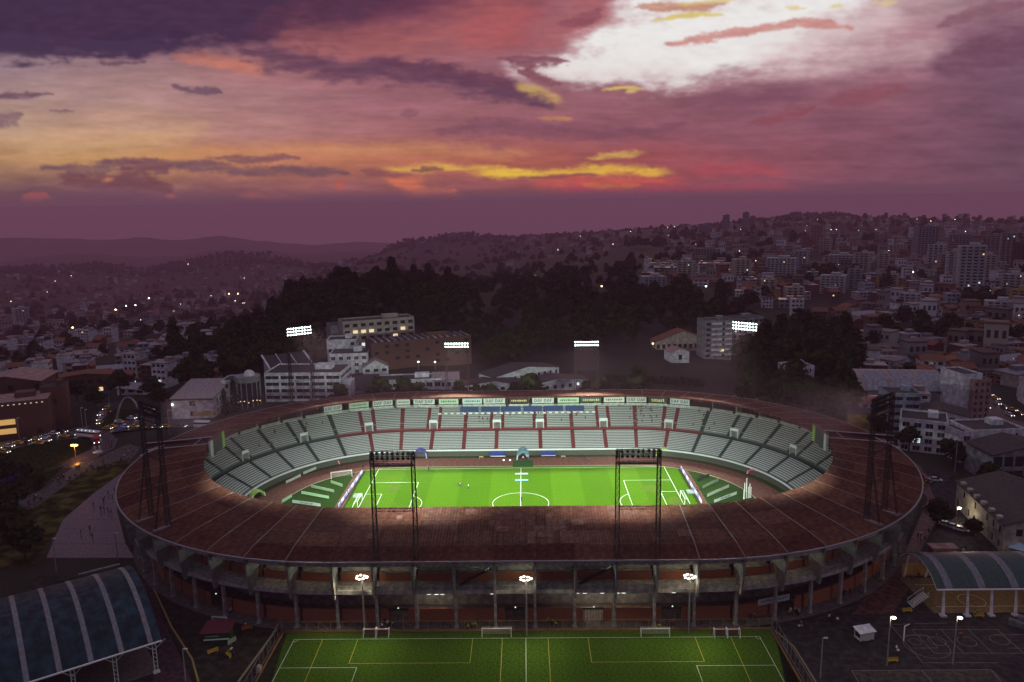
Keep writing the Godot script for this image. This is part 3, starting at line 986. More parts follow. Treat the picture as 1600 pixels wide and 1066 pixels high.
	var red := mat("red_stair", Color(0.17, 0.028, 0.025), 0.9, "stain", 0.25)
	var green := mat("green_stair", Color(0.018, 0.06, 0.048), 0.9, "grain", 0.4)
	var rail_m := mat("rail_white", Color(0.55, 0.6, 0.56), 0.6)
	var total := 2 * (2 * S + PI * 60)
	var stops := aisles()
	var ring := []
	for k in stops.size():
		ring.append([stops[k], k % 2 == 0])
	for k in range(stops.size() - 1, -1, -1):
		ring.append([total - stops[k], k % 2 == 0])
	for k in ring.size():
		var s0: float = ring[k][0]
		var s1: float = ring[k + 1][0] if k + 1 < ring.size() else total + 8.6
		var vom: bool = ring[k][1]    # stairs at s0 flank an entrance
		var nv: bool = ring[(k + 1) % ring.size()][1]
		var sc := minf(absf(s0), absf(total - s0))
		var mid := minf(absf((s0 + s1) / 2), absf(total - (s0 + s1) / 2))
		var stair: Material = red if sc < 66 else green
		var a := s0 + 0.75
		var z := s1 - 0.75
		var low := part("seating_block", bm(func(b: MB) -> void: tier(b, a, z, 11, 50.3, 2.3, 0.83, 0.40, false)), step, st)
		part("bench_rows", bm(func(b: MB) -> void: tier(b, a, z, 11, 50.3, 2.3, 0.83, 0.40, true)), bench, low)
		var ua := s0 + (2.9 if vom else 0.75)
		var uz := s1 - (2.9 if nv else 0.75)
		var up := part("seating_block", bm(func(b: MB) -> void: tier(b, ua, uz, 12, 61.2, 7.6, 0.80, 0.50, false)), step, st)
		part("bench_rows", bm(func(b: MB) -> void: tier(b, ua, uz, 12, 61.2, 7.6, 0.80, 0.50, true)), bench, up)
		part("stairway", bm(func(b: MB) -> void: tier(b, s0 - 0.75, s0 + 0.75, 22, 50.3, 2.3, 0.415, 0.20, false)), stair, st)
		if vom:
			for q in [-1, 1]:
				part("stairway", bm(func(b: MB) -> void: tier(b, s0 + 2.9 * q - (1.3 if q > 0 else 0.0), s0 + 2.9 * q + (1.3 if q < 0 else 0.0), 24, 61.2, 7.6, 0.40, 0.25, false)), stair, st)
			var mb := part("seating_block", bm(func(b: MB) -> void: tier(b, s0 - 1.6, s0 + 1.6, 8, 64.4, 9.6, 0.80, 0.50, false)), step, st)
			part("bench_rows", bm(func(b: MB) -> void: tier(b, s0 - 1.6, s0 + 1.6, 8, 64.4, 9.6, 0.80, 0.50, true)), bench, mb)
			var p0 := along(s0, 61.3, 7.4)
			var n0 := (along(s0, 62.3, 7.4) - p0).normalized()
			var bs := Basis(Vector3.UP.cross(n0), Vector3.UP, n0)
			var vo := part("entrance_portal", bm(func(b: MB) -> void:
				b.box(Vector3(-1.5, 1.3, 1.4), Vector3(0.25, 2.6, 3.2))
				b.box(Vector3(1.5, 1.3, 1.4), Vector3(0.25, 2.6, 3.2))
				b.box(Vector3(0, 2.75, 1.5), Vector3(3.3, 0.3, 3.2))
				b.box(Vector3(0, 3.25, 0.1), Vector3(3.3, 0.8, 0.2))), rail_m, st, Transform3D(bs, p0))
			part("doorway", bm(func(b: MB) -> void: b.box(Vector3(0, 1.3, 2.6), Vector3(2.7, 2.5, 0.2))), mat("grey_door", Color(0.12, 0.125, 0.12), 0.8, "grain", 0.5), vo)
		else:
			part("stairway", bm(func(b: MB) -> void: tier(b, s0 - 0.75, s0 + 0.75, 24, 61.2, 7.6, 0.40, 0.25, false)), stair, st)
		var ns := maxi(1, int((s1 - s0) / 2.6))
		part("walkway", bm(func(b: MB) -> void:
			for q in ns:
				var c := lerpf(s0, s1, float(q) / ns)
				var d := lerpf(s0, s1, float(q + 1) / ns)
				b.quad(along(c, 59.3, 6.75), along(d, 59.3, 6.75), along(d, 61.2, 6.75), along(c, 61.2, 6.75))
				b.quad(along(c, 61.2, 6.7), along(d, 61.2, 6.7), along(d, 61.2, 7.6), along(c, 61.2, 7.6))), red if mid < 66 else green, st)
		part("front_wall", bm(func(b: MB) -> void:
			for q in ns:
				var c := lerpf(s0, s1, float(q) / ns)
				var d := lerpf(s0, s1, float(q + 1) / ns)
				b.quad(along(c, 49.2, 0), along(d, 49.2, 0), along(d, 49.2, 2.1), along(c, 49.2, 2.1))
				b.quad(along(c, 49.4, 2.3), along(d, 49.4, 2.3), along(d, 50.3, 2.3), along(c, 50.3, 2.3))), mat("pit_wall", Color(0.07, 0.085, 0.06), 0.9, "grain", 0.4), st)
		part("front_rail", bm(func(b: MB) -> void:
			for q in ns:
				var c := lerpf(s0, s1, float(q) / ns)
				var d := lerpf(s0, s1, float(q + 1) / ns)
				b.hexa([along(c, 49.05, 2.1), along(c, 49.45, 2.1), along(d, 49.45, 2.1), along(d, 49.05, 2.1), along(c, 49.05, 2.6), along(c, 49.45, 2.6), along(d, 49.45, 2.6), along(d, 49.05, 2.6)])), rail_m, st)
	# blue press seats and the glazed cabins over the middle of the far stand
	for k in 6:
		var s := -24.0 + k * 8.6
		part("press_desk", bm(func(b: MB) -> void:
			for q in 3:
				b.box(along(s + 4, 68.3 + q * 0.9, 12.6 + q * 0.5), Vector3(7.6, 1.0, 0.35))), mat("blue_seat", Color(0.02, 0.05, 0.13), 0.6), st)
	for k in 26:
		part("desk_panel", bm(func(b: MB) -> void: b.box(along(-32.0 + k * 2.5, 67.4, 11.95), Vector3(1.3, 0.7, 0.12))), rail_m, st)
	# white cabin backs in the middle of the near side, seen from the street
	for i in [3, 4, 5]:
		var t: Array = bay(i)
		part("cabin_back", bm(func(b: MB) -> void: b.box(Vector3(BAY * 0.5, 16.0, 73.2), Vector3(BAY * 0.9, 2.7, 0.3))), mat("cabin_white", Color(0.50, 0.47, 0.46), 0.8, "stain", 0.2), st, t[0])
		part("cabin_door", bm(func(b: MB) -> void: b.box(Vector3(BAY * 0.87, 15.7, 73.45), Vector3(1.0, 2.0, 0.16))), mats.grey_door, st, t[0])
	# a stair climbing behind the facade
	for i in [3, 6]:
		var t: Array = bay(i)
		part("service_stair", bm(func(b: MB) -> void:
			b.bar(Vector3(1, 10.4, 74), Vector3(8.4, 14.6, 74), 0.9, 0.25)
			b.bar(Vector3(1, 11.3, 74.4), Vector3(8.4, 15.5, 74.4), 0.07)), steel, st, t[0])
	# concourse lights glimpsed behind the columns
	for q in [[2, 0.25], [2, 0.45], [2, 0.6], [3, 0.9], [6, 0.1], [6, 0.3], [6, 0.75], [7, 0.15], [7, 0.3], [8, 0.6]]:
		var t: Array = bay(q[0])
		var lm := part("concourse_lamp", bm(func(b: MB) -> void: b.box(Vector3(0, 0, 0), Vector3(0.9, 0.3, 0.3))), glow("concourse_lamp", Color(1.0, 0.96, 0.9), 2.2), st, Transform3D(Basis(), t[0] * Vector3(BAY * q[1], 5.6, 69.0)))
		lm.name = "concourse_lamp"
	for i in [64, 65, 0, 1, 7, 8, 9, 10, 11]:   # strip lamps over the upper walkway
		var t: Array = bay(i)
		part("walkway_lamp", bm(func(b: MB) -> void: b.bar(bp(t[1], 0.2, 73.0, 15.9), bp(t[1], 0.75, 73.0, 15.9), 0.16)), glow("walkway_lamp", Color(1.0, 0.86, 0.62), 1.6), st, t[0])
		var wl := OmniLight3D.new()
		wl.light_energy = 2.2
		wl.light_color = Color(1, 0.88, 0.68)
		wl.omni_range = 40
		wl.light_size = 0.4
		wl.shadow_enabled = true
		wl.position = t[0] * bp(t[1], 0.5, 73.0, 15.5)
		wl.name = "walkway_light"
		st.add_child(wl, true)
	for i in [2, 6, 7]:
		var t: Array = bay(i)
		var l := OmniLight3D.new()
		l.light_energy = 14.0
		l.light_color = Color(1, 0.93, 0.82)
		l.omni_range = 60
		l.light_size = 0.3
		l.shadow_enabled = true
		l.position = t[0] * Vector3(BAY * 0.4, 5.0, 69.3)
		l.name = "concourse_light"
		st.add_child(l, true)

# ---------------------------------------------------------------- pitch, track and what stands on them
func pitch() -> void:
	var infield := MB.new()
	var pts := []
	for k in 64:
		var s := (2 * S + PI * 60) * 2 * k / 64.0
		var p := along(s, 49.3, 0)
		pts.append(Vector2(p.x, p.z))
	infield.poly(pts, 0.0)
	struct("infield", infield.mesh(), mat("grass_margin", Color(0.028, 0.062, 0.014), 0.95, "turf", 0.25))
	var tr := MB.new()
	for k in 96:
		var s0 := (2 * S + PI * 60) * 2 * k / 96.0
		var s1 := (2 * S + PI * 60) * 2 * (k + 1) / 96.0
		tr.quad(along(s0, 37.0, 0.03), along(s1, 37.0, 0.03), along(s1, 46.8, 0.03), along(s0, 46.8, 0.03))
	var track := struct("running_track", tr.mesh(), mat("track_red", Color(0.155, 0.058, 0.038), 0.9, "stain", 0.12))
	var kerb := MB.new()
	for k in 96:
		var s0 := (2 * S + PI * 60) * 2 * k / 96.0
		var s1 := (2 * S + PI * 60) * 2 * (k + 1) / 96.0
		kerb.quad(along(s0, 36.75, 0.06), along(s1, 36.75, 0.06), along(s1, 37.0, 0.06), along(s0, 37.0, 0.06))
	part("track_kerb", kerb.mesh(), mat("line_cream", Color(0.42, 0.40, 0.28), 0.8), track)
	for q in [-1, 1]:   # run-ups of bare red surface behind each goal line
		part("runup", bm(func(b: MB) -> void: b.quad(Vector3(q * 59 - 1.4, 0.034, 34), Vector3(q * 59 + 1.4, 0.034, 34), Vector3(q * 59 + 1.4, 0.034, -34), Vector3(q * 59 - 1.4, 0.034, -34))), mats.track_red, track)
	var base := MB.new()
	base.quad(Vector3(-57, 0.02, 36.2), Vector3(57, 0.02, 36.2), Vector3(57, 0.02, -36.2), Vector3(-57, 0.02, -36.2))
	var pit := struct("pitch", base.mesh(), mat("turf_a", Color(0.072, 0.172, 0.007), 0.95, "turf", 0.3))
	for k in 10:
		var x0 := -52.5 + k * 10.5
		if k % 2 == 0:
			part("mown_band", bm(func(b: MB) -> void: b.quad(Vector3(x0, 0.035, 34), Vector3(x0 + 10.5, 0.035, 34), Vector3(x0 + 10.5, 0.035, -34), Vector3(x0, 0.035, -34))), mat("turf_b", Color(0.088, 0.198, 0.009), 0.95, "turf", 0.3), pit)
	var ln := mat("line_white", Color(0.72, 0.74, 0.66), 0.85)
	var line := func(called: String, x0: float, z0: float, x1: float, z1: float) -> void:
		part(called, bm(func(b: MB) -> void:
			var a := Vector3(minf(x0, x1) - 0.08, 0.05, maxf(z0, z1) + 0.08)
			var d := Vector3(maxf(x0, x1) + 0.08, 0.05, minf(z0, z1) - 0.08)
			b.quad(a, Vector3(d.x, a.y, a.z), d, Vector3(a.x, a.y, d.z))), ln, pit)
	for q in [-1, 1]:
		line.call("touch_line", -52.5, 34.0 * q, 52.5, 34.0 * q)
		line.call("goal_line", 52.5 * q, -34, 52.5 * q, 34)
		for w in [[16.5, 20.16, "penalty_box_line"], [5.5, 9.16, "goal_box_line"]]:
			var x: float = q * (52.5 - w[0])
			line.call(w[2], x, -w[1], x, w[1])
			for e in [-1, 1]:
				line.call(w[2], x, w[1] * e, 52.5 * q, w[1] * e)
		part("penalty_arc", bm(func(b: MB) -> void: b.ring(Vector3(q * 41.5, 0.05, 0), 9.15, 0.16, (PI if q > 0 else 0.0) - 0.925, (PI if q > 0 else 0.0) + 0.925, 20)), ln, pit)
	line.call("halfway_line", 0, -34, 0, 34)
	for q in [[-50.5, 0.0, 2.6, 5.5], [50.5, 0.0, 2.6, 5.5], [0.0, -33.4, 5.0, 0.9], [-41.5, 0.0, 1.0, 1.2], [41.5, 0.0, 1.0, 1.2], [44.0, -12.0, 3.0, 4.0], [-44.0, -14.0, 2.6, 3.4]]:   # ground worn thin by play
		part("worn_turf", bm(func(b: MB) -> void:
			var rim := []
			for k in 18:
				var a := TAU * k / 18
				var e := 0.7 + 0.45 * rng.randf()
				rim.append(Vector2(q[0] + cos(a) * q[2] * e, q[1] + sin(a) * q[3] * e))
			b.poly(rim, 0.042)), mat("turf_worn", Color(0.105, 0.175, 0.022), 0.95, "turf", 0.5), pit)
	part("centre_circle", bm(func(b: MB) -> void: b.ring(Vector3(0, 0.05, 0), 9.15, 0.16)), ln, pit)

func goal_thing(p: Vector3, turn: float, label: String, w := 7.32, h := 2.44, deep := 2.0) -> void:
	var g := thing("football_goal", label, "goal", p, turn)
	var wh := mat("goal_white", Color(0.75, 0.76, 0.72), 0.5)
	for e in [-1, 1]:
		part("post", bm(func(b: MB) -> void: b.tube(Vector3(e * w / 2, 0, 0), Vector3(e * w / 2, h, 0), 0.08, 0.08, 8)), wh, g)
		part("stay", bm(func(b: MB) -> void:
			b.tube(Vector3(e * w / 2, h, 0), Vector3(e * w / 2, h, -deep * 0.5), 0.04, 0.04, 6)
			b.tube(Vector3(e * w / 2, h, -deep * 0.5), Vector3(e * w / 2, 0, -deep), 0.04, 0.04, 6)), wh, g)
	part("crossbar", bm(func(b: MB) -> void: b.tube(Vector3(-w / 2, h, 0), Vector3(w / 2, h, 0), 0.08, 0.08, 8)), wh, g)
	part("net", bm(func(b: MB) -> void:
		for k in 19:
			var x := -w / 2 + w * k / 18
			b.bar(Vector3(x, h, -deep * 0.5), Vector3(x, 0, -deep), 0.025)
			b.bar(Vector3(x, h, 0), Vector3(x, h, -deep * 0.5), 0.025)
		for k in 7:
			var t := k / 6.0
			b.bar(Vector3(-w / 2, h * (1 - t), -deep * (0.5 + 0.5 * t)), Vector3(w / 2, h * (1 - t), -deep * (0.5 + 0.5 * t)), 0.025)), mat("net_cord", Color(0.6, 0.62, 0.6), 0.9), g)

func board(a: Vector3, b: Vector3, h: float, c: Color, label: String, words := "", ink := Color(0.03, 0.06, 0.03), group := "", lean := 0.0) -> Node3D:
	var d := b - a
	var w := d.length()
	var o := thing("advert_board", label, "sign", (a + b) / 2, atan2(-d.z, d.x), group)
	var key := "board_%d_%d_%d" % [int(c.r * 99), int(c.g * 99), int(c.b * 99)]
	var tf := Transform3D(Basis(Vector3.RIGHT, -lean), Vector3.ZERO)
	part("panel", bm(func(m: MB) -> void: m.box(Vector3(0, h / 2 + 0.08, 0), Vector3(w, h, 0.1))), mat(key, c, 0.7, "fine", 0.3), o, tf)
	part("foot", bm(func(m: MB) -> void:
		for q in [-0.4, 0.4]:
			m.bar(Vector3(w * q, 0.04, -0.5), Vector3(w * q, 0.04, 0.15), 0.08)
			m.bar(Vector3(w * q, 0.04, -0.5), Vector3(w * q, h * 0.8, -0.06), 0.06)), mats.dark_steel, o)
	if words != "":
		letters(o, words, h * 0.6, Vector3(0, h * 0.5 + 0.08, 0.07), ink, w * 0.94)
	return o

func letters(o: Node, words: String, size: float, p: Vector3, ink: Color, most := 100.0, turn := Basis()) -> void:
	var t := TextMesh.new()
	var f := SystemFont.new()
	f.font_names = PackedStringArray(["Droid Sans"])
	f.font_weight = 700
	t.font = f
	t.text = words
	t.font_size = 48
	t.pixel_size = size / 36.0
	t.depth = 0.03
	t.curve_step = 4.0
	var wide: float = maxf(t.get_aabb().size.x, 0.01)
	var k := minf(1.0, most / wide)
	part("lettering", t, mat("ink_%d_%d_%d" % [int(ink.r * 99), int(ink.g * 99), int(ink.b * 99)], ink, 0.8), o, Transform3D(turn.scaled(Vector3(k, 1, 1)), p))

# ---------------------------------------------------------------- floodlight towers
func lattice(b: MB, a: Vector3, c: Vector3, w0: float, w1: float, bays: int, t := 0.13) -> void:
	for k in bays:
		var f0 := float(k) / bays
		var f1 := float(k + 1) / bays
		var p := a.lerp(c, f0)
		var q := a.lerp(c, f1)
		var h0 := lerpf(w0, w1, f0) / 2
		var h1 := lerpf(w0, w1, f1) / 2
		var cr := [Vector2(-1, -1), Vector2(1, -1), Vector2(1, 1), Vector2(-1, 1)]
		for i in 4:
			var u: Vector2 = cr[i]
			var v: Vector2 = cr[(i + 1) % 4]
			b.bar(p + Vector3(u.x * h0, 0, u.y * h0), q + Vector3(u.x * h1, 0, u.y * h1), t)
			b.bar(p + Vector3(u.x * h0, 0, u.y * h0), q + Vector3(v.x * h1, 0, v.y * h1), t * 0.6)
			b.bar(q + Vector3(u.x * h1, 0, u.y * h1), q + Vector3(v.x * h1, 0, v.y * h1), t * 0.6)

func beam_truss(b: MB, a: Vector3, c: Vector3, h: float, bays: int, t := 0.11) -> void:
	b.bar(a, c, t)
	b.bar(a - Vector3(0, h, 0), c - Vector3(0, h, 0), t)
	for k in bays:
		var p := a.lerp(c, float(k) / bays)
		var q := a.lerp(c, float(k + 1) / bays)
		b.bar(p, q - Vector3(0, h, 0) if k % 2 == 0 else q - Vector3(0, h, 0), t * 0.6)
		b.bar(q, q - Vector3(0, h, 0), t * 0.6)

var lamp_mesh := []
func tower(p: Vector3, turn: float, y0: float, rows: Array, bars: Array, top: float, aim: Vector3, energy: float, label: String, strut := false, per := 9) -> void:
	var o := thing("floodlight_tower", label, "floodlight", p, turn)
	var st: Material = mat("tower_steel", Color(0.030, 0.022, 0.020), 0.75, "", 1, 0.2)
	for e in [-1, 1]:
		part("mast", bm(func(b: MB) -> void: lattice(b, Vector3(e * 4.5, y0, 0), Vector3(e * 4.5, top, 0), 0.95, 0.75, int((top - y0) / 1.5))), st, o)
		if strut:
			part("raking_strut", bm(func(b: MB) -> void:
				b.bar(Vector3(e * 4.5 - 0.3, lerpf(y0, top, 0.52), 0.3), Vector3(e * 4.5 - 0.3, y0 - 0.5, 3.2), 0.14)
				b.bar(Vector3(e * 4.5 + 0.3, lerpf(y0, top, 0.52), 0.3), Vector3(e * 4.5 + 0.3, y0 - 0.5, 3.2), 0.14)), st, o)
			part("base_block", bm(func(b: MB) -> void: b.box(Vector3(e * 4.5, y0 - 0.5, 1.6), Vector3(1.0, 0.6, 4.2))), mats.worn_roof_strip, o)
	for y in bars:
		part("crossbeam", bm(func(b: MB) -> void: beam_truss(b, Vector3(-4.5, y, 0), Vector3(4.5, y, 0), 0.7, 8)), st, o)
	part("walkway", bm(func(b: MB) -> void:
		var y: float = rows[rows.size() - 1] - 1.6
		b.box(Vector3(0, y, -0.2), Vector3(9.6, 0.1, 1.2))
		for k in 8:
			b.bar(Vector3(-4.5 + k * 1.286, y, 0.4), Vector3(-4.5 + k * 1.286, y + 1.1, 0.4), 0.05)
		b.bar(Vector3(-4.6, y + 1.1, 0.4), Vector3(4.6, y + 1.1, 0.4), 0.06)), st, o)
	if lamp_mesh.is_empty():
		lamp_mesh = [bm(func(b: MB) -> void:
			b.tube(Vector3(0, 0, 0.34), Vector3(0, 0, -0.12), 0.16, 0.40, 10)
			b.tube(Vector3(0, 0, -0.12), Vector3(0, 0, -0.34), 0.40, 0.42, 10, false)
			b.bar(Vector3(0, -0.1, 0.2), Vector3(0, 0.6, 0.25), 0.08)), bm(func(b: MB) -> void: b.tube(Vector3(0, 0, -0.124), Vector3(0, 0, -0.13), 0.37, 0.37, 10))]
	for y in rows:
		part("lamp_rail", bm(func(b: MB) -> void: b.bar(Vector3(-4.9, y + 0.55, 0.1), Vector3(4.9, y + 0.55, 0.1), 0.12)), st, o)
		for k in per:
			var x := -4.6 + 9.2 * k / (per - 1)
			var a := o.to_global(Vector3(x, y, 0)) if o.is_inside_tree() else p + Basis(Vector3.UP, turn) * Vector3(x, y, 0)
			var want := aim + Vector3(rng.randf_range(-14, 14), 0, rng.randf_range(-12, 12))
			var d := Basis(Vector3.UP, -turn) * (want - a).normalized()
			var f := part("floodlight", lamp_mesh[0], mat("lamp_housing", Color(0.03, 0.03, 0.03), 0.6), o, Transform3D(Basis.looking_at(d), Vector3(x, y, -0.25)))
			part("lamp_glass", lamp_mesh[1], glow("floodlight_glass", Color(0.80, 1.0, 0.93), 14.0), f)
	for e in [-1, 1]:
		var l := SpotLight3D.new()
		l.name = "floodlight_beam"
		l.light_energy = energy / 2
		l.light_color = Color(0.93, 1.0, 0.95)
		l.spot_angle = 40.0
		l.spot_angle_attenuation = 1.0
		l.spot_range = 320
		l.light_size = 1.2
		l.shadow_enabled = true
		o.add_child(l, true)
		var from := p + Basis(Vector3.UP, turn) * Vector3(e * 2.4, rows[0], -1.6)
		l.look_at_from_position(from, aim + Vector3(e * 12, 0, 0))
		l.position = Vector3(e * 2.4, rows[0], -1.6)

func towers() -> void:
	for q in [[-27.3, "left"], [26.4, "right"]]:
		tower(C0 + Vector3(q[0] - C0.x, 0, 77.6), 0, 18.0, [43.2, 42.1], [41.0, 30.6], 43.4, Vector3(q[0] * 0.85, 0, -12), 10200, "dark lattice floodlight tower over the near roof beside the %s" % ("plaza side light pole" if q[0] < 0 else "patched sheets"))
	for q in [-26.2, 27.4]:
		tower(Vector3(q, 0, -76.4), PI, 18.0, [39.3, 38.0], [36.4, 28.0], 39.6, Vector3(q * 0.85, 0, 6), 8500, "lit floodlight tower behind the far stand in front of the %s" % ("dark red roofed campus houses" if q < 0 else "dark practice ground"))
	for q in [[-1, 40.0, "dark floodlight tower with raking struts on the roof above the wet plaza"], [1, 40.0, "dark floodlight tower with raking struts on the roof above the parked cars"], [-1, 143.6, "lit floodlight tower in front of the white campus block"], [1, 141.2, "lit floodlight tower in front of the grey slab apartment block"]]:
		var a: float = deg_to_rad(q[1]) * q[0]
		var p := C0 + Vector3(S * q[0] + 74.6 * sin(a), 0, 74.6 * cos(a))
		tower(p, a, 19.7, [49.4, 48.2, 47.0], [44.4, 36.4, 28.6], 49.7, Vector3(p.x * 0.2, 0, -p.z * 0.2), 12000, q[2], true)

# ---------------------------------------------------------------- scoreboards and boards
func scoreboards() -> void:
	var red := mat("arm_red", Color(0.11, 0.022, 0.022), 0.7, "grain", 0.4)
	var white: Material = mats.rail_white
	for q in [-1, 1]:
		var o := thing("scoreboard", ("dark scoreboard with a lime column hung at the roof edge above the %s" % ("wet plaza end" if q < 0 else "car yard end")), "scoreboard", C0 + Vector3(q * (S + 54.4), 0, 2.5))
		part("screen", bm(func(b: MB) -> void: b.box(Vector3(0, 22.3, 0), Vector3(0.5, 5.2, 7.4))), mat("screen_off", Color(0.018, 0.03, 0.028), 0.35), o)
		part("side_panel", bm(func(b: MB) -> void: b.box(Vector3(0, 22.3, 4.8), Vector3(0.6, 5.4, 2.0))), mat("panel_white", Color(0.52, 0.58, 0.56), 0.7, "fine", 0.4), o)
		part("side_panel", bm(func(b: MB) -> void: b.box(Vector3(0, 22.3, -4.8), Vector3(0.6, 5.4, 2.0))), mat("panel_lime", Color(0.30, 0.55, 0.10), 0.7, "fine", 0.4), o)
		part("cap_rail", bm(func(b: MB) -> void: b.box(Vector3(0, 25.15, 0), Vector3(0.9, 0.25, 11.8))), red, o)
		part("frame", bm(func(b: MB) -> void:
			for z in [-5.6, 0.0, 5.6]:
				b.bar(Vector3(q * 0.9, 19.7, z), Vector3(q * 0.9, 25.0, z), 0.22)
				b.bar(Vector3(q * 0.9, 25.0, z), Vector3(q * 0.2, 25.0, z), 0.14)), mats.dark_steel, o)
		part("arm", bm(func(b: MB) -> void:
			b.box(Vector3(q * 12.5, 22.5, -2.5), Vector3(23, 1.6, 0.5), Basis(Vector3.BACK, -q * 0.09))), red, o)
		for y in [23.5, 21.3]:
			part("arm_rail", bm(func(b: MB) -> void: b.bar(Vector3(q * 0.8, y + 0.6, -2.1), Vector3(q * 24.0, y - 1.5, -2.1), 0.2)), white, o)
		part("arm_brace", bm(func(b: MB) -> void:
			b.bar(Vector3(q * 18, 21.5, -2.1), Vector3(q * 24, 19.2, 2.0), 0.2)
			b.bar(Vector3(q * 6, 23.2, -2.1), Vector3(q * 9, 20.9, -2.1), 0.16)), white, o)

func boards() -> void:
	var wh := Color(0.50, 0.55, 0.50)
	# hanging from the far roof edge
	var hang := [[-66, 9, wh, "DAF DAF"], [-55, 8.5, Color(0.35, 0.5, 0.34), ""], [-45, 8.5, wh, "DAF DAF"], [-36.4, 7, Color(0.5, 0.56, 0.46), ""], [-28, 8.6, wh, "DAF DAF"], [-18.4, 9, Color(0.42, 0.62, 0.40), ""], [-9.2, 8, Color(0.46, 0.62, 0.58), ""], [-0.6, 8.8, wh, "DAF DAF"], [9, 9, Color(0.05, 0.03, 0.03), ""], [18.4, 8.8, wh, "DAF DAF"], [28.2, 8.6, Color(0.42, 0.62, 0.40), ""], [37, 8.4, Color(0.06, 0.10, 0.08), ""], [46, 8.4, Color(0.56, 0.60, 0.48), ""], [55, 8.6, wh, "DAF DAF"], [64, 8.2, Color(0.03, 0.05, 0.03), "smart"], [73, 8.4, wh, "DAF DAF"]]
	for h in hang:
		var s: float = h[0] - 8.6
		var a := along(s - h[1] / 2 + 0.2, RI - 0.4, 19.2)
		var b := along(s + h[1] / 2 - 0.2, RI - 0.4, 19.2)
		var d := b - a
		var w := d.length()
		var words: String = h[3]
		var tone := "white board with dark capitals" if h[2] == wh else ("black board with yellow print" if h[2].g < 0.12 else ("bluish green board with dark print" if h[2].b > 0.5 else "pale green board with dark print"))
		var o := thing("hanging_board", tone + " hung under the far roof edge", "sign", (a + b) / 2, atan2(-d.z, d.x), "boards under the far roof edge")
		part("panel", bm(func(m: MB) -> void: m.box(Vector3(0, 1.1, 0), Vector3(w, 2.0, 0.12))), mat("hang_%d_%d" % [int(h[2].r * 99), int(h[2].g * 99)], h[2], 0.75, "fine", 0.4), o)
		part("hanger", bm(func(m: MB) -> void:
			for e in [-0.42, 0.42]:
				m.bar(Vector3(w * e, 2.1, 0), Vector3(w * e, 2.6, 0.2), 0.06)), mats.dark_steel, o)
		var ink := Color(0.05, 0.07, 0.06) if h[2].g > 0.2 else Color(0.5, 0.45, 0.2)
		if words != "":
			letters(o, words, 1.3, Vector3(0, 1.1, 0.08), ink, w * 0.9)
		else:
			part("print", bm(func(m: MB) -> void:   # lettering too small to read
				for k in 9:
					m.box(Vector3(-w * 0.36 + w * 0.09 * k, 1.1, 0.07), Vector3(w * 0.055, 0.5 + 0.3 * ((k * 5) % 3) / 2.0, 0.03))), mat("ink_%d" % int(ink.r * 99), ink, 0.8), o)
		var lo := thing("lower_banner", "narrow pale banner hung below a board under the far roof edge", "banner", (a + b) / 2 - Vector3(0, 1.0, 0), atan2(-d.z, d.x), "narrow banners under the far roof edge")
		part("cloth", bm(func(m: MB) -> void: m.box(Vector3(0, 0.4, 0), Vector3(w, 0.75, 0.05))), mat("banner_pale", Color(0.42, 0.50, 0.42), 0.85, "grain", 0.6), lo)
		part("print", bm(func(m: MB) -> void:
			for k in 3:
				m.box(Vector3(-w * 0.3 + w * 0.3 * k, 0.4, 0.035), Vector3(1.2, 0.22, 0.02))), mat("banner_print", Color(0.16, 0.2, 0.16), 0.9), lo)
	# along the foot of the stands and in the corners behind the goals
	var foot := [[at(527, 722), at(558, 716), wh, "pale board beside the red arched sign", ""], [at(447, 756), at(470, 745), wh, "first pale board along the plaza side end wall", ""], [at(474, 742), at(500, 731), wh, "second pale board along the plaza side end wall", ""], [at(1131, 724), at(1141, 729), wh, "small white board at the foot of the yard side stairs", ""],
		[at(1221, 757), at(1234, 765), Color(0.45, 0.5, 0.36), "grey board at the end of the yard side end wall", ""], [at(517, 755), at(535, 761), Color(0.40, 0.62, 0.30), "short green board behind the plaza side goal", ""], [at(486, 762), at(522, 770), Color(0.34, 0.5, 0.26), "long narrow green board behind the plaza side goal", ""], [at(471, 772), at(514, 780), Color(0.42, 0.66, 0.36), "long bright green board behind the plaza side goal", ""], [at(457, 786), at(501, 792), wh, "white board with dark print behind the plaza side goal", "DAF DAF DAF"], [at(441, 786), at(456, 777), Color(0.4, 0.62, 0.36), "green board set across the plaza side corner", ""],
		[at(1090, 752), at(1108, 745), Color(0.04, 0.06, 0.03), "dark board behind the yard side goal", ""], [at(1098, 764), at(1123, 752), Color(0.25, 0.32, 0.2), "narrow grey board behind the yard side goal", ""], [at(1105, 777), at(1139, 762), Color(0.40, 0.46, 0.36), "long grey board behind the yard side goal", ""], [at(1116, 786), at(1151, 773), wh, "white board with dark print behind the yard side goal", "DAF DAF DAF"], [at(640, 706), at(652, 704), wh, "white board under the far stand beside the blue arch", ""]]
	for f in foot:
		var a: Vector3 = f[0]
		var b: Vector3 = f[1]
		if b.x < a.x:
			var c := a; a = b; b = c
		board(a, b, 1.0, f[2], f[3], f[4])
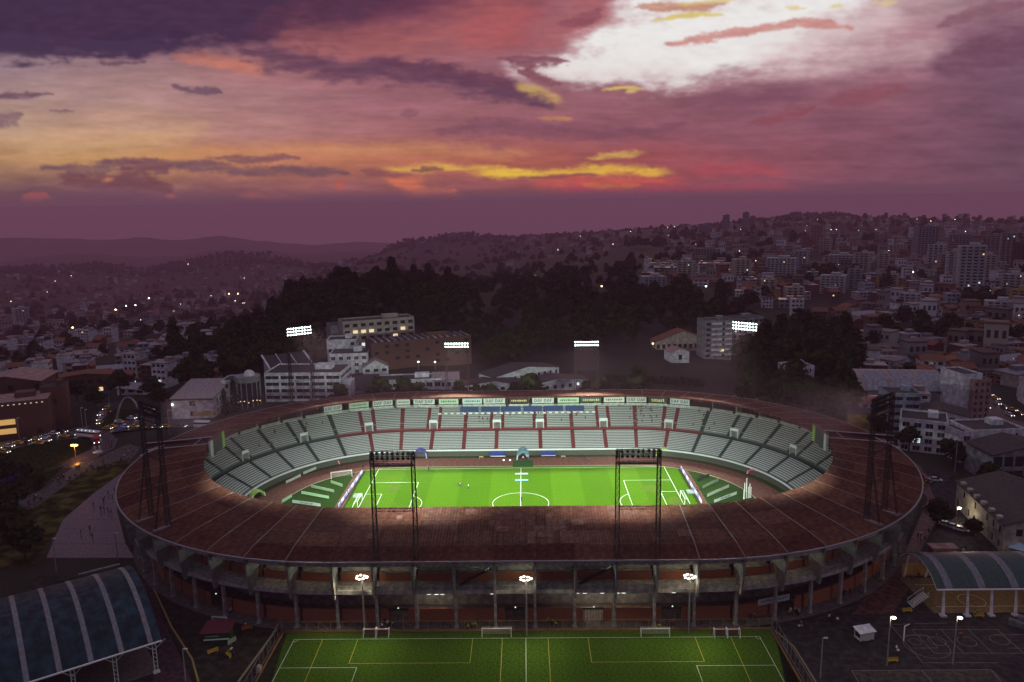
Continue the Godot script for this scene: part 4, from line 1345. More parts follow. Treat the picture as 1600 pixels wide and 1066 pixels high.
	# blue and white electronic boards beside each goal line
	for q in [-1, 1]:
		var a := at(566, 739) if q < 0 else at(1064, 733)
		var b := at(529, 793) if q < 0 else at(1096, 787)
		var d := b - a
		var o := thing("led_board", "blue and white lit advertising strip behind the %s goal" % ("plaza side" if q < 0 else "yard side"), "sign", a)
		var n := 10
		for k in n:
			var p := a + d * (k + 0.5) / n
			var lit := k % 3 != 1
			var turn := Basis(Vector3.UP, atan2(-d.z, d.x))
			part("screen_panel", bm(func(m: MB) -> void: m.box(Vector3(0, 0.6, 0), Vector3(d.length() / n - 0.04, 1.0, 0.25))), glow("led_white", Color(0.75, 0.8, 1.0), 0.85) if (k + (1 if q > 0 else 0)) % 2 == 0 else glow("led_blue", Color(0.05, 0.12, 0.75), 0.55), o, Transform3D(turn, p - a))

func pitchside() -> void:
	goal_thing(Vector3(-52.5, 0.04, 0), -PI / 2 + PI, "white goal standing on the plaza side goal line of the lit pitch")
	goal_thing(Vector3(52.5, 0.04, 0), -PI / 2, "white goal standing on the yard side goal line of the lit pitch")
	goal_thing(at(534, 747), 0.35, "spare white goal standing on the track behind the plaza side goal")
	var blue := mat("canopy_blue", Color(0.02, 0.04, 0.20), 0.6)
	var arch := func(called: String, label: String, cat: String, p: Vector3, w: float, h: float, deep: float, m: Material, turn := 0.0) -> void:
		var o := thing(called, label, cat, p, turn)
		part("cover", bm(func(b: MB) -> void:
			for k in 10:
				var t0 := PI * k / 10
				var t1 := PI * (k + 1) / 10
				var f := func(t: float, s: float, z: float) -> Vector3: return Vector3(-cos(t) * w / 2 * s, sin(t) * h * s, z)
				b.quad(f.call(t0, 1.0, deep / 2), f.call(t0, 1.0, -deep / 2), f.call(t1, 1.0, -deep / 2), f.call(t1, 1.0, deep / 2))
				b.quad(f.call(t0, 0.8, deep / 2), f.call(t0, 1.0, deep / 2), f.call(t1, 1.0, deep / 2), f.call(t1, 0.8, deep / 2))
				b.quad(f.call(t0, 0.8, -deep / 2), f.call(t0, 0.8, deep / 2), f.call(t1, 0.8, deep / 2), f.call(t1, 0.8, -deep / 2))), m, o)
		part("trim", bm(func(b: MB) -> void:
			for e in [-1, 1]:
				b.bar(Vector3(e * w * 0.45, 0, deep / 2 + 0.05), Vector3(e * w * 0.4, h * 0.6, deep / 2 + 0.05), 0.16)), mats.goal_white, o)
	arch.call("inflatable_arch", "blue inflatable tunnel arch under the far stand", "arch", at(657, 715), 5.6, 3.6, 2.4, blue)
	arch.call("arched_sign", "red half round sign at the foot of the plaza side stairs", "sign", at(519, 727), 6.0, 2.2, 0.4, mat("sign_red", Color(0.45, 0.03, 0.07), 0.6), 0.5)
	arch.call("arched_sign", "pink half round sign at the foot of the yard side end stand", "sign", at(1178, 743), 5.4, 2.3, 0.5, mat("sign_pink", Color(0.55, 0.06, 0.16), 0.6), -0.7)
	for q in [[679, 712, "small blue dugout beside the blue inflatable arch", 4.4], [778, 715, "long blue team dugout on the plaza side of the tunnel", 6.0], [857, 714, "long blue team dugout on the yard side of the tunnel", 5.6]]:
		var o := thing("dugout", q[2], "dugout", at(q[1 - 1], q[1]))
		var w: float = q[3]
		part("roof", bm(func(b: MB) -> void:
			b.quad(Vector3(-w / 2, 1.7, 0.7), Vector3(w / 2, 1.7, 0.7), Vector3(w / 2, 2.2, -0.3), Vector3(-w / 2, 2.2, -0.3))
			b.quad(Vector3(-w / 2, 2.2, -0.3), Vector3(w / 2, 2.2, -0.3), Vector3(w / 2, 0.0, -0.9), Vector3(-w / 2, 0.0, -0.9))), blue, o)
		part("bench", bm(func(b: MB) -> void: b.box(Vector3(0, 0.45, -0.2), Vector3(w * 0.94, 0.12, 0.5))), mats.goal_white, o)
		for e in [-1, 1]:
			part("side_panel", bm(func(b: MB) -> void: b.quad(Vector3(e * w / 2, 0, 0.6), Vector3(e * w / 2, 0, -0.9), Vector3(e * w / 2, 2.1, -0.4), Vector3(e * w / 2, 1.7, 0.7))), mat("dugout_side", Color(0.10, 0.13, 0.2), 0.4), o)
	arch.call("tunnel_canopy", "pale blue players' tunnel canopy in the middle of the far side", "canopy", at(817, 715), 5.0, 3.4, 6.0, mat("tunnel_blue", Color(0.10, 0.20, 0.24), 0.5))
	solo("turf_mat", bm(func(b: MB) -> void: b.box(Vector3(0, 0.03, 0), Vector3(7.6, 0.03, 7.0))), mat("mat_green", Color(0.02, 0.09, 0.02), 0.95, "turf", 0.6), "dark green mat laid over the track before the tunnel", "mat", at(817, 725) + Vector3(0, 0.035, 0))
	for q in [[780, 703, "left"], [850, 702, "right"], [954, 702, "far right"], [686, 704, "far left"]]:
		solo("yellow_stair_guard", bm(func(b: MB) -> void:
			b.box(Vector3(0, 1.6, 0), Vector3(1.9, 1.7, 0.15))
			b.bar(Vector3(-0.9, 0, 0), Vector3(-0.9, 2.4, 0), 0.1)
			b.bar(Vector3(0.9, 0, 0), Vector3(0.9, 2.4, 0), 0.1)), mat("guard_yellow", Color(0.42, 0.34, 0.03), 0.6), "yellow guard at the foot of the stairs beside %s" % ({"left": "the plaza side team dugout", "right": "the yard side team dugout", "far right": "the yard side floodlight tower", "far left": "the small blue dugout"}[q[2]]), "barrier", at(q[0], q[1] + 8))
	arch.call("tent", "lime green tent at the foot of the far stand", "tent", at(1037, 711), 6.2, 3.0, 2.6, mat("tent_lime", Color(0.33, 0.50, 0.10), 0.7))
	arch.call("tent", "lime green tent in the plaza side corner of the track", "tent", at(401, 777), 5.4, 2.6, 2.6, mats.tent_lime, 0.9)
	for q in [[752, 717], [880, 716]]:
		solo("small_table", bm(func(b: MB) -> void:
			b.box(Vector3(0, 0.8, 0), Vector3(1.6, 0.08, 0.8))
			for e in [-0.7, 0.7]:
				b.bar(Vector3(e, 0, 0), Vector3(e, 0.8, 0), 0.08)), mat("table_cream", Color(0.55, 0.42, 0.25), 0.7), "cream table %s the tunnel" % ("on the plaza side of" if q[0] < 800 else "on the yard side of"), "table", at(q[0], q[1]))
	# two floor lamps shining by the track
	for q in [787, 797]:
		var l := thing("work_lamp", "bright portable lamp on the track on the plaza side of the tunnel mat", "lamp", at(q, 722.5), 0, "portable lamps by the tunnel mat")
		part("stand", bm(func(b: MB) -> void: b.bar(Vector3.ZERO, Vector3(0, 0.7, 0), 0.08)), mats.dark_steel, l)
		part("lamp_head", bm(func(b: MB) -> void: b.ball(Vector3(0, 0.85, 0), Vector3(0.28, 0.22, 0.2))), glow("work_lamp", Color(1, 1, 0.95), 5.0), l)
	# white training poles by the right bend
	for k in 6:
		solo("training_pole", bm(func(b: MB) -> void: b.tube(Vector3.ZERO, Vector3(0, [5.6, 3.2, 7.0, 4.0, 4.8, 3.8][k], 0), 0.14, 0.14, 6)), mats.goal_white, "white pole standing on the yard side bend of the track", "pole", at(1163 + [0, -1, 3, 6, 8, 10][k], 780 - [0, 0, 1, 1, 2, 2][k]), 0, "white poles on the yard side bend")
	for q in [[558, 776], [1079, 770]]:
		solo("sideline_sheet", bm(func(b: MB) -> void: b.box(Vector3(0, 0.3, 0), Vector3(2.4, 0.5, 3.0))), mat("sheet_grey", Color(0.3, 0.36, 0.32), 0.8, "grain", 0.5), "grey covered equipment stacked behind the %s goal" % ("plaza side" if q[0] < 800 else "yard side"), "equipment", at(q[0], q[1]))
	solo("centre_banner", bm(func(b: MB) -> void: b.box(Vector3(0, 0.12, 0), Vector3(4.6, 0.08, 0.9))), mat("banner_blue", Color(0.25, 0.42, 0.62), 0.7), "pale blue banner lying on the halfway line", "banner", at(815, 751) + Vector3(0, 0.05, 0))
	solo("centre_banner", bm(func(b: MB) -> void: b.box(Vector3(0, 0.3, 0), Vector3(4.8, 0.45, 0.5))), mats.panel_white, "white board lying by the halfway line", "banner", at(815, 742) + Vector3(0, 0.05, 0))

# ---------------------------------------------------------------- training pitch in front
func training() -> void:
	var z0 := 79.9
	var cx := 1.4
	var base := MB.new()
	base.quad(Vector3(cx - 56.0, 0.0, 150), Vector3(cx + 56.0, 0.0, 150), Vector3(cx + 56.0, 0.0, z0 - 2.9), Vector3(cx - 56.0, 0.0, z0 - 2.9))
	var p := struct("training_pitch", base.mesh(), mat("artificial_turf", Color(0.047, 0.100, 0.010), 0.95, "turf", 0.22))
	for k in 6:
		part("turf_roll", bm(func(b: MB) -> void: b.quad(Vector3(cx - 52.5 + k * 17.5, 0.012, 148), Vector3(cx - 43.75 + k * 17.5, 0.012, 148), Vector3(cx - 43.75 + k * 17.5, 0.012, z0 - 2.7), Vector3(cx - 52.5 + k * 17.5, 0.012, z0 - 2.7))), mat("artificial_turf_b", Color(0.052, 0.109, 0.011), 0.95, "turf", 0.22), p)
	var wl := mat("paint_white", Color(0.5, 0.52, 0.45), 0.85)
	var yl := mat("paint_yellow", Color(0.36, 0.29, 0.05), 0.85)
	var line := func(a: Vector2, b: Vector2, m: Material, called: String, y: float) -> void:
		var d := (b - a).normalized() * 0.06
		var n := Vector2(-d.y, d.x)
		part(called, bm(func(q: MB) -> void:
			var f := func(v: Vector2) -> Vector3: return Vector3(v.x, y, v.y)
			q.quad(f.call(a + n), f.call(b + n), f.call(b - n), f.call(a - n))), m, p)
	line.call(Vector2(cx - 52.5, z0), Vector2(cx + 52.5, z0), wl, "touch_line", 0.03)
	line.call(Vector2(cx - 52.5, z0), Vector2(cx - 52.5, 148), wl, "goal_line", 0.03)
	line.call(Vector2(cx + 52.5, z0), Vector2(cx + 52.5, 148), wl, "goal_line", 0.03)
	line.call(Vector2(cx, z0), Vector2(cx, 148), wl, "halfway_line", 0.03)
	for q in [-1, 1]:
		line.call(Vector2(cx + q * 52.5, z0 + 11.0), Vector2(cx + q * 36, z0 + 11.0), wl, "penalty_box_line", 0.03)
		line.call(Vector2(cx + q * 36, z0 + 11.0), Vector2(cx + q * 36, 140), wl, "penalty_box_line", 0.03)
		part("corner_arc", bm(func(b: MB) -> void: b.ring(Vector3(cx + q * 52.5, 0.034, z0), 1.0, 0.12, PI if q > 0 else PI * 1.5, PI * 1.5 if q > 0 else TAU, 8)), wl, p)
		line.call(Vector2(cx + q * 46.0, z0), Vector2(cx + q * 45.0, 146), yl, "small_pitch_line", 0.026)
		line.call(Vector2(cx + q * 12.0 + (2 if q > 0 else 0), z0), Vector2(cx + q * 12.0 + (2 if q > 0 else 0), z0 + 9.5), yl, "small_pitch_line", 0.026)
		line.call(Vector2(cx + q * 38.0, z0), Vector2(cx + q * 38.0, z0 + 9.5), yl, "small_pitch_line", 0.026)
		line.call(Vector2(cx + q * 38.0, z0 + 9.5), Vector2(cx + q * 12.0 + (2 if q > 0 else 0), z0 + 9.5), yl, "small_pitch_line", 0.026)
		line.call(Vector2(cx + (-5.3 if q < 0 else 5.0), z0), Vector2(cx + (-5.3 if q < 0 else 5.0), 146), yl, "small_pitch_line", 0.026)
	# orange border strip and the fences
	var bor := mat("border_orange", Color(0.26, 0.12, 0.04), 0.85, "stain", 0.3)
	for q in [-1, 1]:
		part("border_strip", bm(func(b: MB) -> void: b.box(Vector3(cx + q * 55.9, 0.1, 113), Vector3(0.35, 0.2, 72)), ), bor, p)
	part("border_strip", bm(func(b: MB) -> void: b.box(Vector3(cx, 0.1, z0 - 3.0), Vector3(112, 0.2, 0.3))), bor, p)
	fence(Vector3(cx - 56.2, 0, z0 - 3.4), Vector3(cx + 56.2, 0, z0 - 3.4), 40, 2.4, "long pipe fence with yellow top rail between training pitch and stadium", mat("rail_yellow", Color(0.25, 0.18, 0.07), 0.7))
	fence(Vector3(cx - 56.5, 0, z0 - 3.4), Vector3(cx - 56.5, 0, 150), 30, 3.0, "grey pipe fence along the plaza side of the training pitch", mat("fence_grey", Color(0.16, 0.16, 0.17), 0.6, "", 1, 0.4))
	fence(Vector3(cx + 56.5, 0, z0 - 3.4), Vector3(cx + 56.5, 0, 150), 30, 3.0, "grey pipe fence along the yard side of the training pitch", mats.fence_grey)
	# goals and team shelters along the far touch line
	goal_thing(at(776, 996) + Vector3(0, 0.05, 0), 0, "white training goal beside the middle light pole", 6.6, 2.1, 1.4)
	goal_thing(at(1024, 996) + Vector3(0, 0.05, 0), 0, "white training goal beside the yard side light pole", 6.4, 2.1, 1.4)
	for q in [[588, "left shelter"], [1136, "right shelter"]]:
		for e in [-1, 1]:
			var o := thing("team_shelter", "white framed team shelter with rust red back beside the %s light pole" % ("plaza side" if q[0] < 800 else "yard side"), "shelter", at(q[0] + e * 10.2, 996) + Vector3(0, 0.05, 0), 0, "team shelters by the training pitch")
			var w := 2.75
			part("frame", bm(func(b: MB) -> void:
				for s in [-1, 1]:
					b.bar(Vector3(s * w / 2, 0, 0.5), Vector3(s * w / 2, 2.0, 0.1), 0.12)
					b.bar(Vector3(s * w / 2, 2.0, 0.1), Vector3(s * w / 2, 1.9, -0.9), 0.1)
					b.bar(Vector3(s * w / 2, 1.9, -0.9), Vector3(s * w / 2, 0, -0.9), 0.1)
				b.bar(Vector3(-w / 2, 2.0, 0.1), Vector3(w / 2, 2.0, 0.1), 0.16)), mats.goal_white, o)
			part("back_panel", bm(func(b: MB) -> void: b.box(Vector3(0, 0.95, -0.85), Vector3(w - 0.1, 1.5, 0.06))), mat("shelter_rust", Color(0.20, 0.07, 0.03), 0.7), o)
			part("bench", bm(func(b: MB) -> void: b.box(Vector3(0, 0.45, -0.5), Vector3(w - 0.2, 0.08, 0.4))), mats.dark_steel, o)
	# three tall lit poles
	for q in [[570, 990, "left"], [823, 993, "middle"], [1076, 990, "right"]]:
		var o := thing("light_pole", "lit pole with a ring of lamps beside the %s" % ({"left": "plaza side team shelters", "middle": "middle of the training touch line", "right": "yard side training goal"}[q[2]]), "lamp post", at(q[0], q[1]))
		part("pole", bm(func(b: MB) -> void: b.tube(Vector3.ZERO, Vector3(0, 14.0, 0), 0.2, 0.12, 8)), mat("pole_galvanised", Color(0.35, 0.34, 0.32), 0.5, "", 1, 0.4), o)
		part("ladder_rungs", bm(func(b: MB) -> void:
			for k in 22:
				b.bar(Vector3(-0.35, 2.6 + k * 0.5, 0), Vector3(0.35, 2.6 + k * 0.5, 0), 0.06)), mats.pole_galvanised, o)
		part("lamp_ring", bm(func(b: MB) -> void:
			for k in 8:
				var t0 := TAU * k / 8
				var t1 := TAU * (k + 1) / 8
				b.bar(Vector3(cos(t0) * 1.15, 14, sin(t0) * 0.9), Vector3(cos(t1) * 1.15, 14, sin(t1) * 0.9), 0.08)
			b.bar(Vector3(-1.1, 14, 0), Vector3(1.1, 14, 0), 0.08)), mats.pole_galvanised, o)
		for k in 8:
			var t := TAU * (k + 0.5) / 8
			part("lamp", bm(func(b: MB) -> void: b.ball(Vector3(cos(t) * 1.2, 13.85 + 0.12 * sin(t * 2), sin(t) * 0.95), Vector3(0.3, 0.16, 0.26), 8, 4)), glow("pole_lamp", Color(1.0, 0.96, 0.84), 7.0), o)
		var l := OmniLight3D.new()
		l.name = "pole_light"
		l.light_energy = 9.0
		l.light_color = Color(1.0, 0.93, 0.78)
		l.light_size = 0.8
		l.omni_range = 200
		l.shadow_enabled = true
		l.position = Vector3(0, 13.2, 0)
		o.add_child(l, true)
		for e in [-1, 1]:
			var sp := SpotLight3D.new()
			sp.name = "pole_beam"
			sp.light_energy = 180.0
			sp.light_color = Color(1.0, 0.96, 0.82)
			sp.light_size = 0.8
			sp.spot_angle = 74.0
			sp.spot_angle_attenuation = 1.0
			sp.spot_range = 200
			sp.shadow_enabled = true
			o.add_child(sp, true)
			sp.look_at_from_position(o.position + Vector3(e * 0.9, 13.3, 0.9), o.position + Vector3(e * 15, 0, 18))

func fence(a: Vector3, b: Vector3, n: int, h: float, label: String, m: Material) -> void:
	var o := thing("pipe_fence", label, "fence", a)
	var d := b - a
	for k in n + 1:
		part("post", bm(func(q: MB) -> void: q.tube(d * k / n, d * k / n + Vector3(0, h, 0), 0.06, 0.06, 6)), m, o)
	for y in [h, h * 0.05 + 0.1]:
		part("rail", bm(func(q: MB) -> void: q.bar(Vector3(0, y, 0), d + Vector3(0, y, 0), 0.09)), m, o)
	for k in range(3, n, 7):
		part("brace", bm(func(q: MB) -> void:
			q.bar(d * k / n, d * (k + 1) / n + Vector3(0, h, 0), 0.05)
			q.bar(d * (k + 1) / n, d * k / n + Vector3(0, h, 0), 0.05)), m, o)

# ---------------------------------------------------------------- ground surfaces
func sheet_px(called: String, pts: Array, y: float, m: Material) -> MeshInstance3D:
	var b := MB.new()
	var q := []
	for p in pts:
		var w := at(p[0], p[1])
		q.append(Vector2(w.x, w.z))
	b.poly(q, y)
	return struct(called, b.mesh(), m)

func ribbon(called: String, pts: Array, w: float, y: float, m: Material) -> MeshInstance3D:   # a strip of even width along points on the ground
	var b := MB.new()
	var c := Curve3D.new()
	for p in pts:
		c.add_point(at(p[0], p[1]))
	var q := []
	for k in pts.size():
		var dir: Vector3 = (c.get_point_position(mini(k + 1, pts.size() - 1)) - c.get_point_position(maxi(k - 1, 0))).normalized()
		var n := Vector3(-dir.z, 0, dir.x) * w / 2
		q.append([c.get_point_position(k) - n, c.get_point_position(k) + n])
	for k in pts.size() - 1:
		var a: Vector3 = q[k][0]
		var d: Vector3 = q[k][1]
		var e: Vector3 = q[k + 1][1]
		var f: Vector3 = q[k + 1][0]
		for v in [[a, d, e], [a, e, f]]:
			var t: Array = v
			for i in 3:
				t[i] = Vector3(t[i].x, y, t[i].z)
			if (t[1] - t[0]).cross(t[2] - t[0]).y < 0:
				b.tri(t[0], t[2], t[1])
			else:
				b.tri(t[0], t[1], t[2])
	return struct(called, b.mesh(), m)

func grounds() -> void:
	var asphalt := mat("asphalt", Color(0.034, 0.030, 0.030), 0.85, "patchy", 0.07)
	var wet := mat("wet_asphalt", Color(0.05, 0.046, 0.05), 0.33, "patchy", 0.07)
	var plaza: StandardMaterial3D = mat("wet_plaza", Color(0.12, 0.098, 0.096), 0.16, "stain", 0.2)
	plaza.metallic_specular = 0.6
	var lawn := mat("dry_lawn", Color(0.088, 0.080, 0.024), 0.95, "patchy", 0.022)
	var lawn2 := mat("dark_lawn", Color(0.030, 0.040, 0.014), 0.95, "patchy", 0.08)
	sheet_px("yard", [[1150, 930], [1440, 905], [1600, 900], [1900, 900], [1900, 1200], [1255, 1200], [1210, 985]], 0.0, asphalt)
	sheet_px("yard", [[-60, 985], [60, 900], [230, 900], [330, 985], [450, 985], [380, 1200], [-300, 1200]], 0.0, mat("dark_earth", Color(0.030, 0.028, 0.018), 0.95, "patchy", 0.06))
	sheet_px("brick_road", [[1395, 700], [1440, 730], [1470, 800], [1440, 860], [1430, 905], [1395, 960], [1330, 960], [1420, 850], [1450, 780]], 0.012, mat("red_paving", Color(0.13, 0.055, 0.045), 0.45, "patchy", 0.09))
	sheet_px("car_yard", [[1440, 730], [1480, 735], [1520, 830], [1580, 880], [1600, 905], [1425, 905], [1470, 815]], 0.008, asphalt)
	sheet_px("purple_court", [[215, 905], [236, 915], [262, 985], [300, 1066], [310, 1140], [232, 1140], [240, 1050], [250, 1005]], 0.016, mat("court_maroon", Color(0.075, 0.030, 0.045), 0.5, "patchy", 0.1))
	sheet_px("plaza", [[196, 735], [182, 760], [183, 800], [196, 850], [210, 872], [72, 872], [98, 812], [150, 768]], 0.016, plaza)
	for j in [[[[176, 772], [196, 770]], [[150, 789], [186, 786]], [[118, 812], [188, 812]], [[98, 826], [190, 830]], [[84, 850], [196, 850]]]]:
		for q in j:
			ribbon("plaza_joint", q, 0.35, 0.024, mat("joint_dark", Color(0.05, 0.045, 0.045), 0.4))
	sheet_px("grass_bank", [[206, 716], [196, 735], [150, 766], [98, 810], [60, 880], [-60, 900], [-60, 835], [60, 790], [130, 738], [178, 722]], 0.012, lawn)
	sheet_px("pavement", [[222, 700], [206, 716], [178, 722], [130, 738], [60, 790], [-60, 835], [-60, 812], [60, 768], [118, 728], [160, 712], [200, 694]], 0.03, mat("pavement_grey", Color(0.10, 0.09, 0.09), 0.8, "patchy", 0.12))
	ribbon("avenue", [[-80, 716], [0, 700], [60, 688], [130, 675], [190, 665], [260, 660], [340, 656]], 19.0, 0.02, wet)
	ribbon("side_street", [[158, 672], [163, 655], [168, 640], [166, 630]], 11.0, 0.024, asphalt)
	ribbon("slip_road", [[150, 676], [166, 690], [160, 702], [130, 716], [106, 732]], 9.0, 0.028, wet)
	sheet_px("traffic_island", [[-60, 730], [0, 706], [70, 690], [130, 684], [142, 694], [130, 706], [100, 720], [60, 740], [-60, 780]], 0.034, lawn2)
	sheet_px("park", [[-60, 780], [60, 740], [100, 728], [60, 768], [-60, 812]], 0.03, lawn2)
	sheet_px("arch_lawn", [[158, 668], [200, 655], [232, 657], [225, 640], [180, 640], [168, 650]], 0.03, lawn2)
	sheet_px("practice_ground", [[880, 612], [1180, 640], [1130, 592], [1000, 570], [880, 566], [810, 575]], 0.014, mat("practice_grass", Color(0.032, 0.055, 0.020), 0.95, "patchy", 0.05))
	ribbon("practice_path", [[1000, 578], [1080, 588], [1150, 600], [1200, 616]], 5.0, 0.03, mat("path_dust", Color(0.12, 0.10, 0.085), 0.9, "patchy", 0.1))
	ribbon("right_street", [[1600, 660], [1568, 668], [1556, 650], [1545, 632], [1530, 615], [1518, 600]], 12.0, 0.02, mat("street_red", Color(0.10, 0.055, 0.05), 0.5, "patchy", 0.08))
	ribbon("car_park", [[1175, 622], [1215, 628], [1240, 634]], 24.0, 0.02, asphalt)
	# kerb paths round the courts, yellow edged
	ribbon("kerb_line", [[400, 930], [448, 962], [420, 1000], [372, 1066]], 0.5, 0.05, mat("kerb_cream", Color(0.22, 0.18, 0.11), 0.8))
	ribbon("kerb_line", [[212, 880], [240, 920], [268, 980], [300, 1030], [310, 1066]], 0.4, 0.05, mat("kerb_yellow", Color(0.28, 0.19, 0.06), 0.8))
	ribbon("kerb_line", [[1205, 968], [1260, 955], [1330, 930], [1385, 900]], 0.35, 0.05, mats.kerb_yellow)
	ribbon("kerb_line", [[1210, 985], [1240, 1010], [1275, 1066]], 0.35, 0.05, mats.kerb_cream)
	# markings of the small courts
	var cream := mat("court_line", Color(0.24, 0.22, 0.19), 0.8)
	var court := struct("ball_court", bm(func(b: MB) -> void: b.poly([at(1405, 978), at(1700, 978), at(1760, 1032), at(1440, 1034)].map(func(v: Vector3) -> Vector2: return Vector2(v.x, v.z)), 0.008)), mat("court_asphalt", Color(0.030, 0.028, 0.029), 0.7, "patchy", 0.1))
	var seg := func(a: Array, b: Array) -> void:
		part("court_marking", bm(func(m: MB) -> void:
			var p := at(a[0], a[1]) + Vector3(0, 0.02, 0)
			var q := at(b[0], b[1]) + Vector3(0, 0.02, 0)
			var d := q - p
			m.box((p + q) / 2, Vector3(d.length(), 0.01, 0.1), Basis(Vector3.UP, atan2(-d.z, d.x)))), cream, court)
	for s in [[[1425, 984], [1562, 984]], [[1460, 1021], [1640, 1021]], [[1425, 984], [1460, 1021]], [[1470, 984], [1506, 1021]], [[1513, 984], [1551, 1021]], [[1558, 984], [1600, 1021]], [[1412, 993], [1448, 993]], [[1424, 1013], [1465, 1013]], [[1448, 993], [1466, 1012]], [[1554, 992], [1600, 992]], [[1575, 1013], [1620, 1013]], [[1391, 976], [1442, 1036]], [[1442, 1036], [1560, 1036]], [[1390, 976], [1480, 974]]]:
		seg.call(s[0], s[1])
	for c in [[1511, 1003, 1.9], [1464, 1002, 1.8], [1430, 1003, 1.3], [1562, 1000, 1.9], [1448, 1010, 4.6]]:
		part("court_circle", bm(func(b: MB) -> void: b.ring(at(c[0], c[1]) + Vector3(0, 0.02, 0), c[2], 0.1, 0, TAU, 32)), cream, court)
	var low := struct("lower_court", bm(func(b: MB) -> void: b.poly([at(1330, 1048), at(1552, 1048), at(1600, 1085), at(1360, 1085)].map(func(v: Vector3) -> Vector2: return Vector2(v.x, v.z)), 0.02)), mat("court_brown", Color(0.060, 0.048, 0.036), 0.6, "patchy", 0.1))
	for s in [[[1331, 1048], [1549, 1047]], [[1331, 1048], [1352, 1085]], [[1440, 1048], [1475, 1085]], [[1549, 1047], [1580, 1085]]]:
		part("court_marking", bm(func(m: MB) -> void:
			var p := at(s[0][0], s[0][1]) + Vector3(0, 0.03, 0)
			var q := at(s[1][0], s[1][1]) + Vector3(0, 0.03, 0)
			var d := (q - p).normalized() * 0.06
			m.box((p + q) / 2, Vector3((q - p).length(), 0.01, 0.12), Basis(Vector3.UP, atan2(-d.z, d.x)))), cream, low)

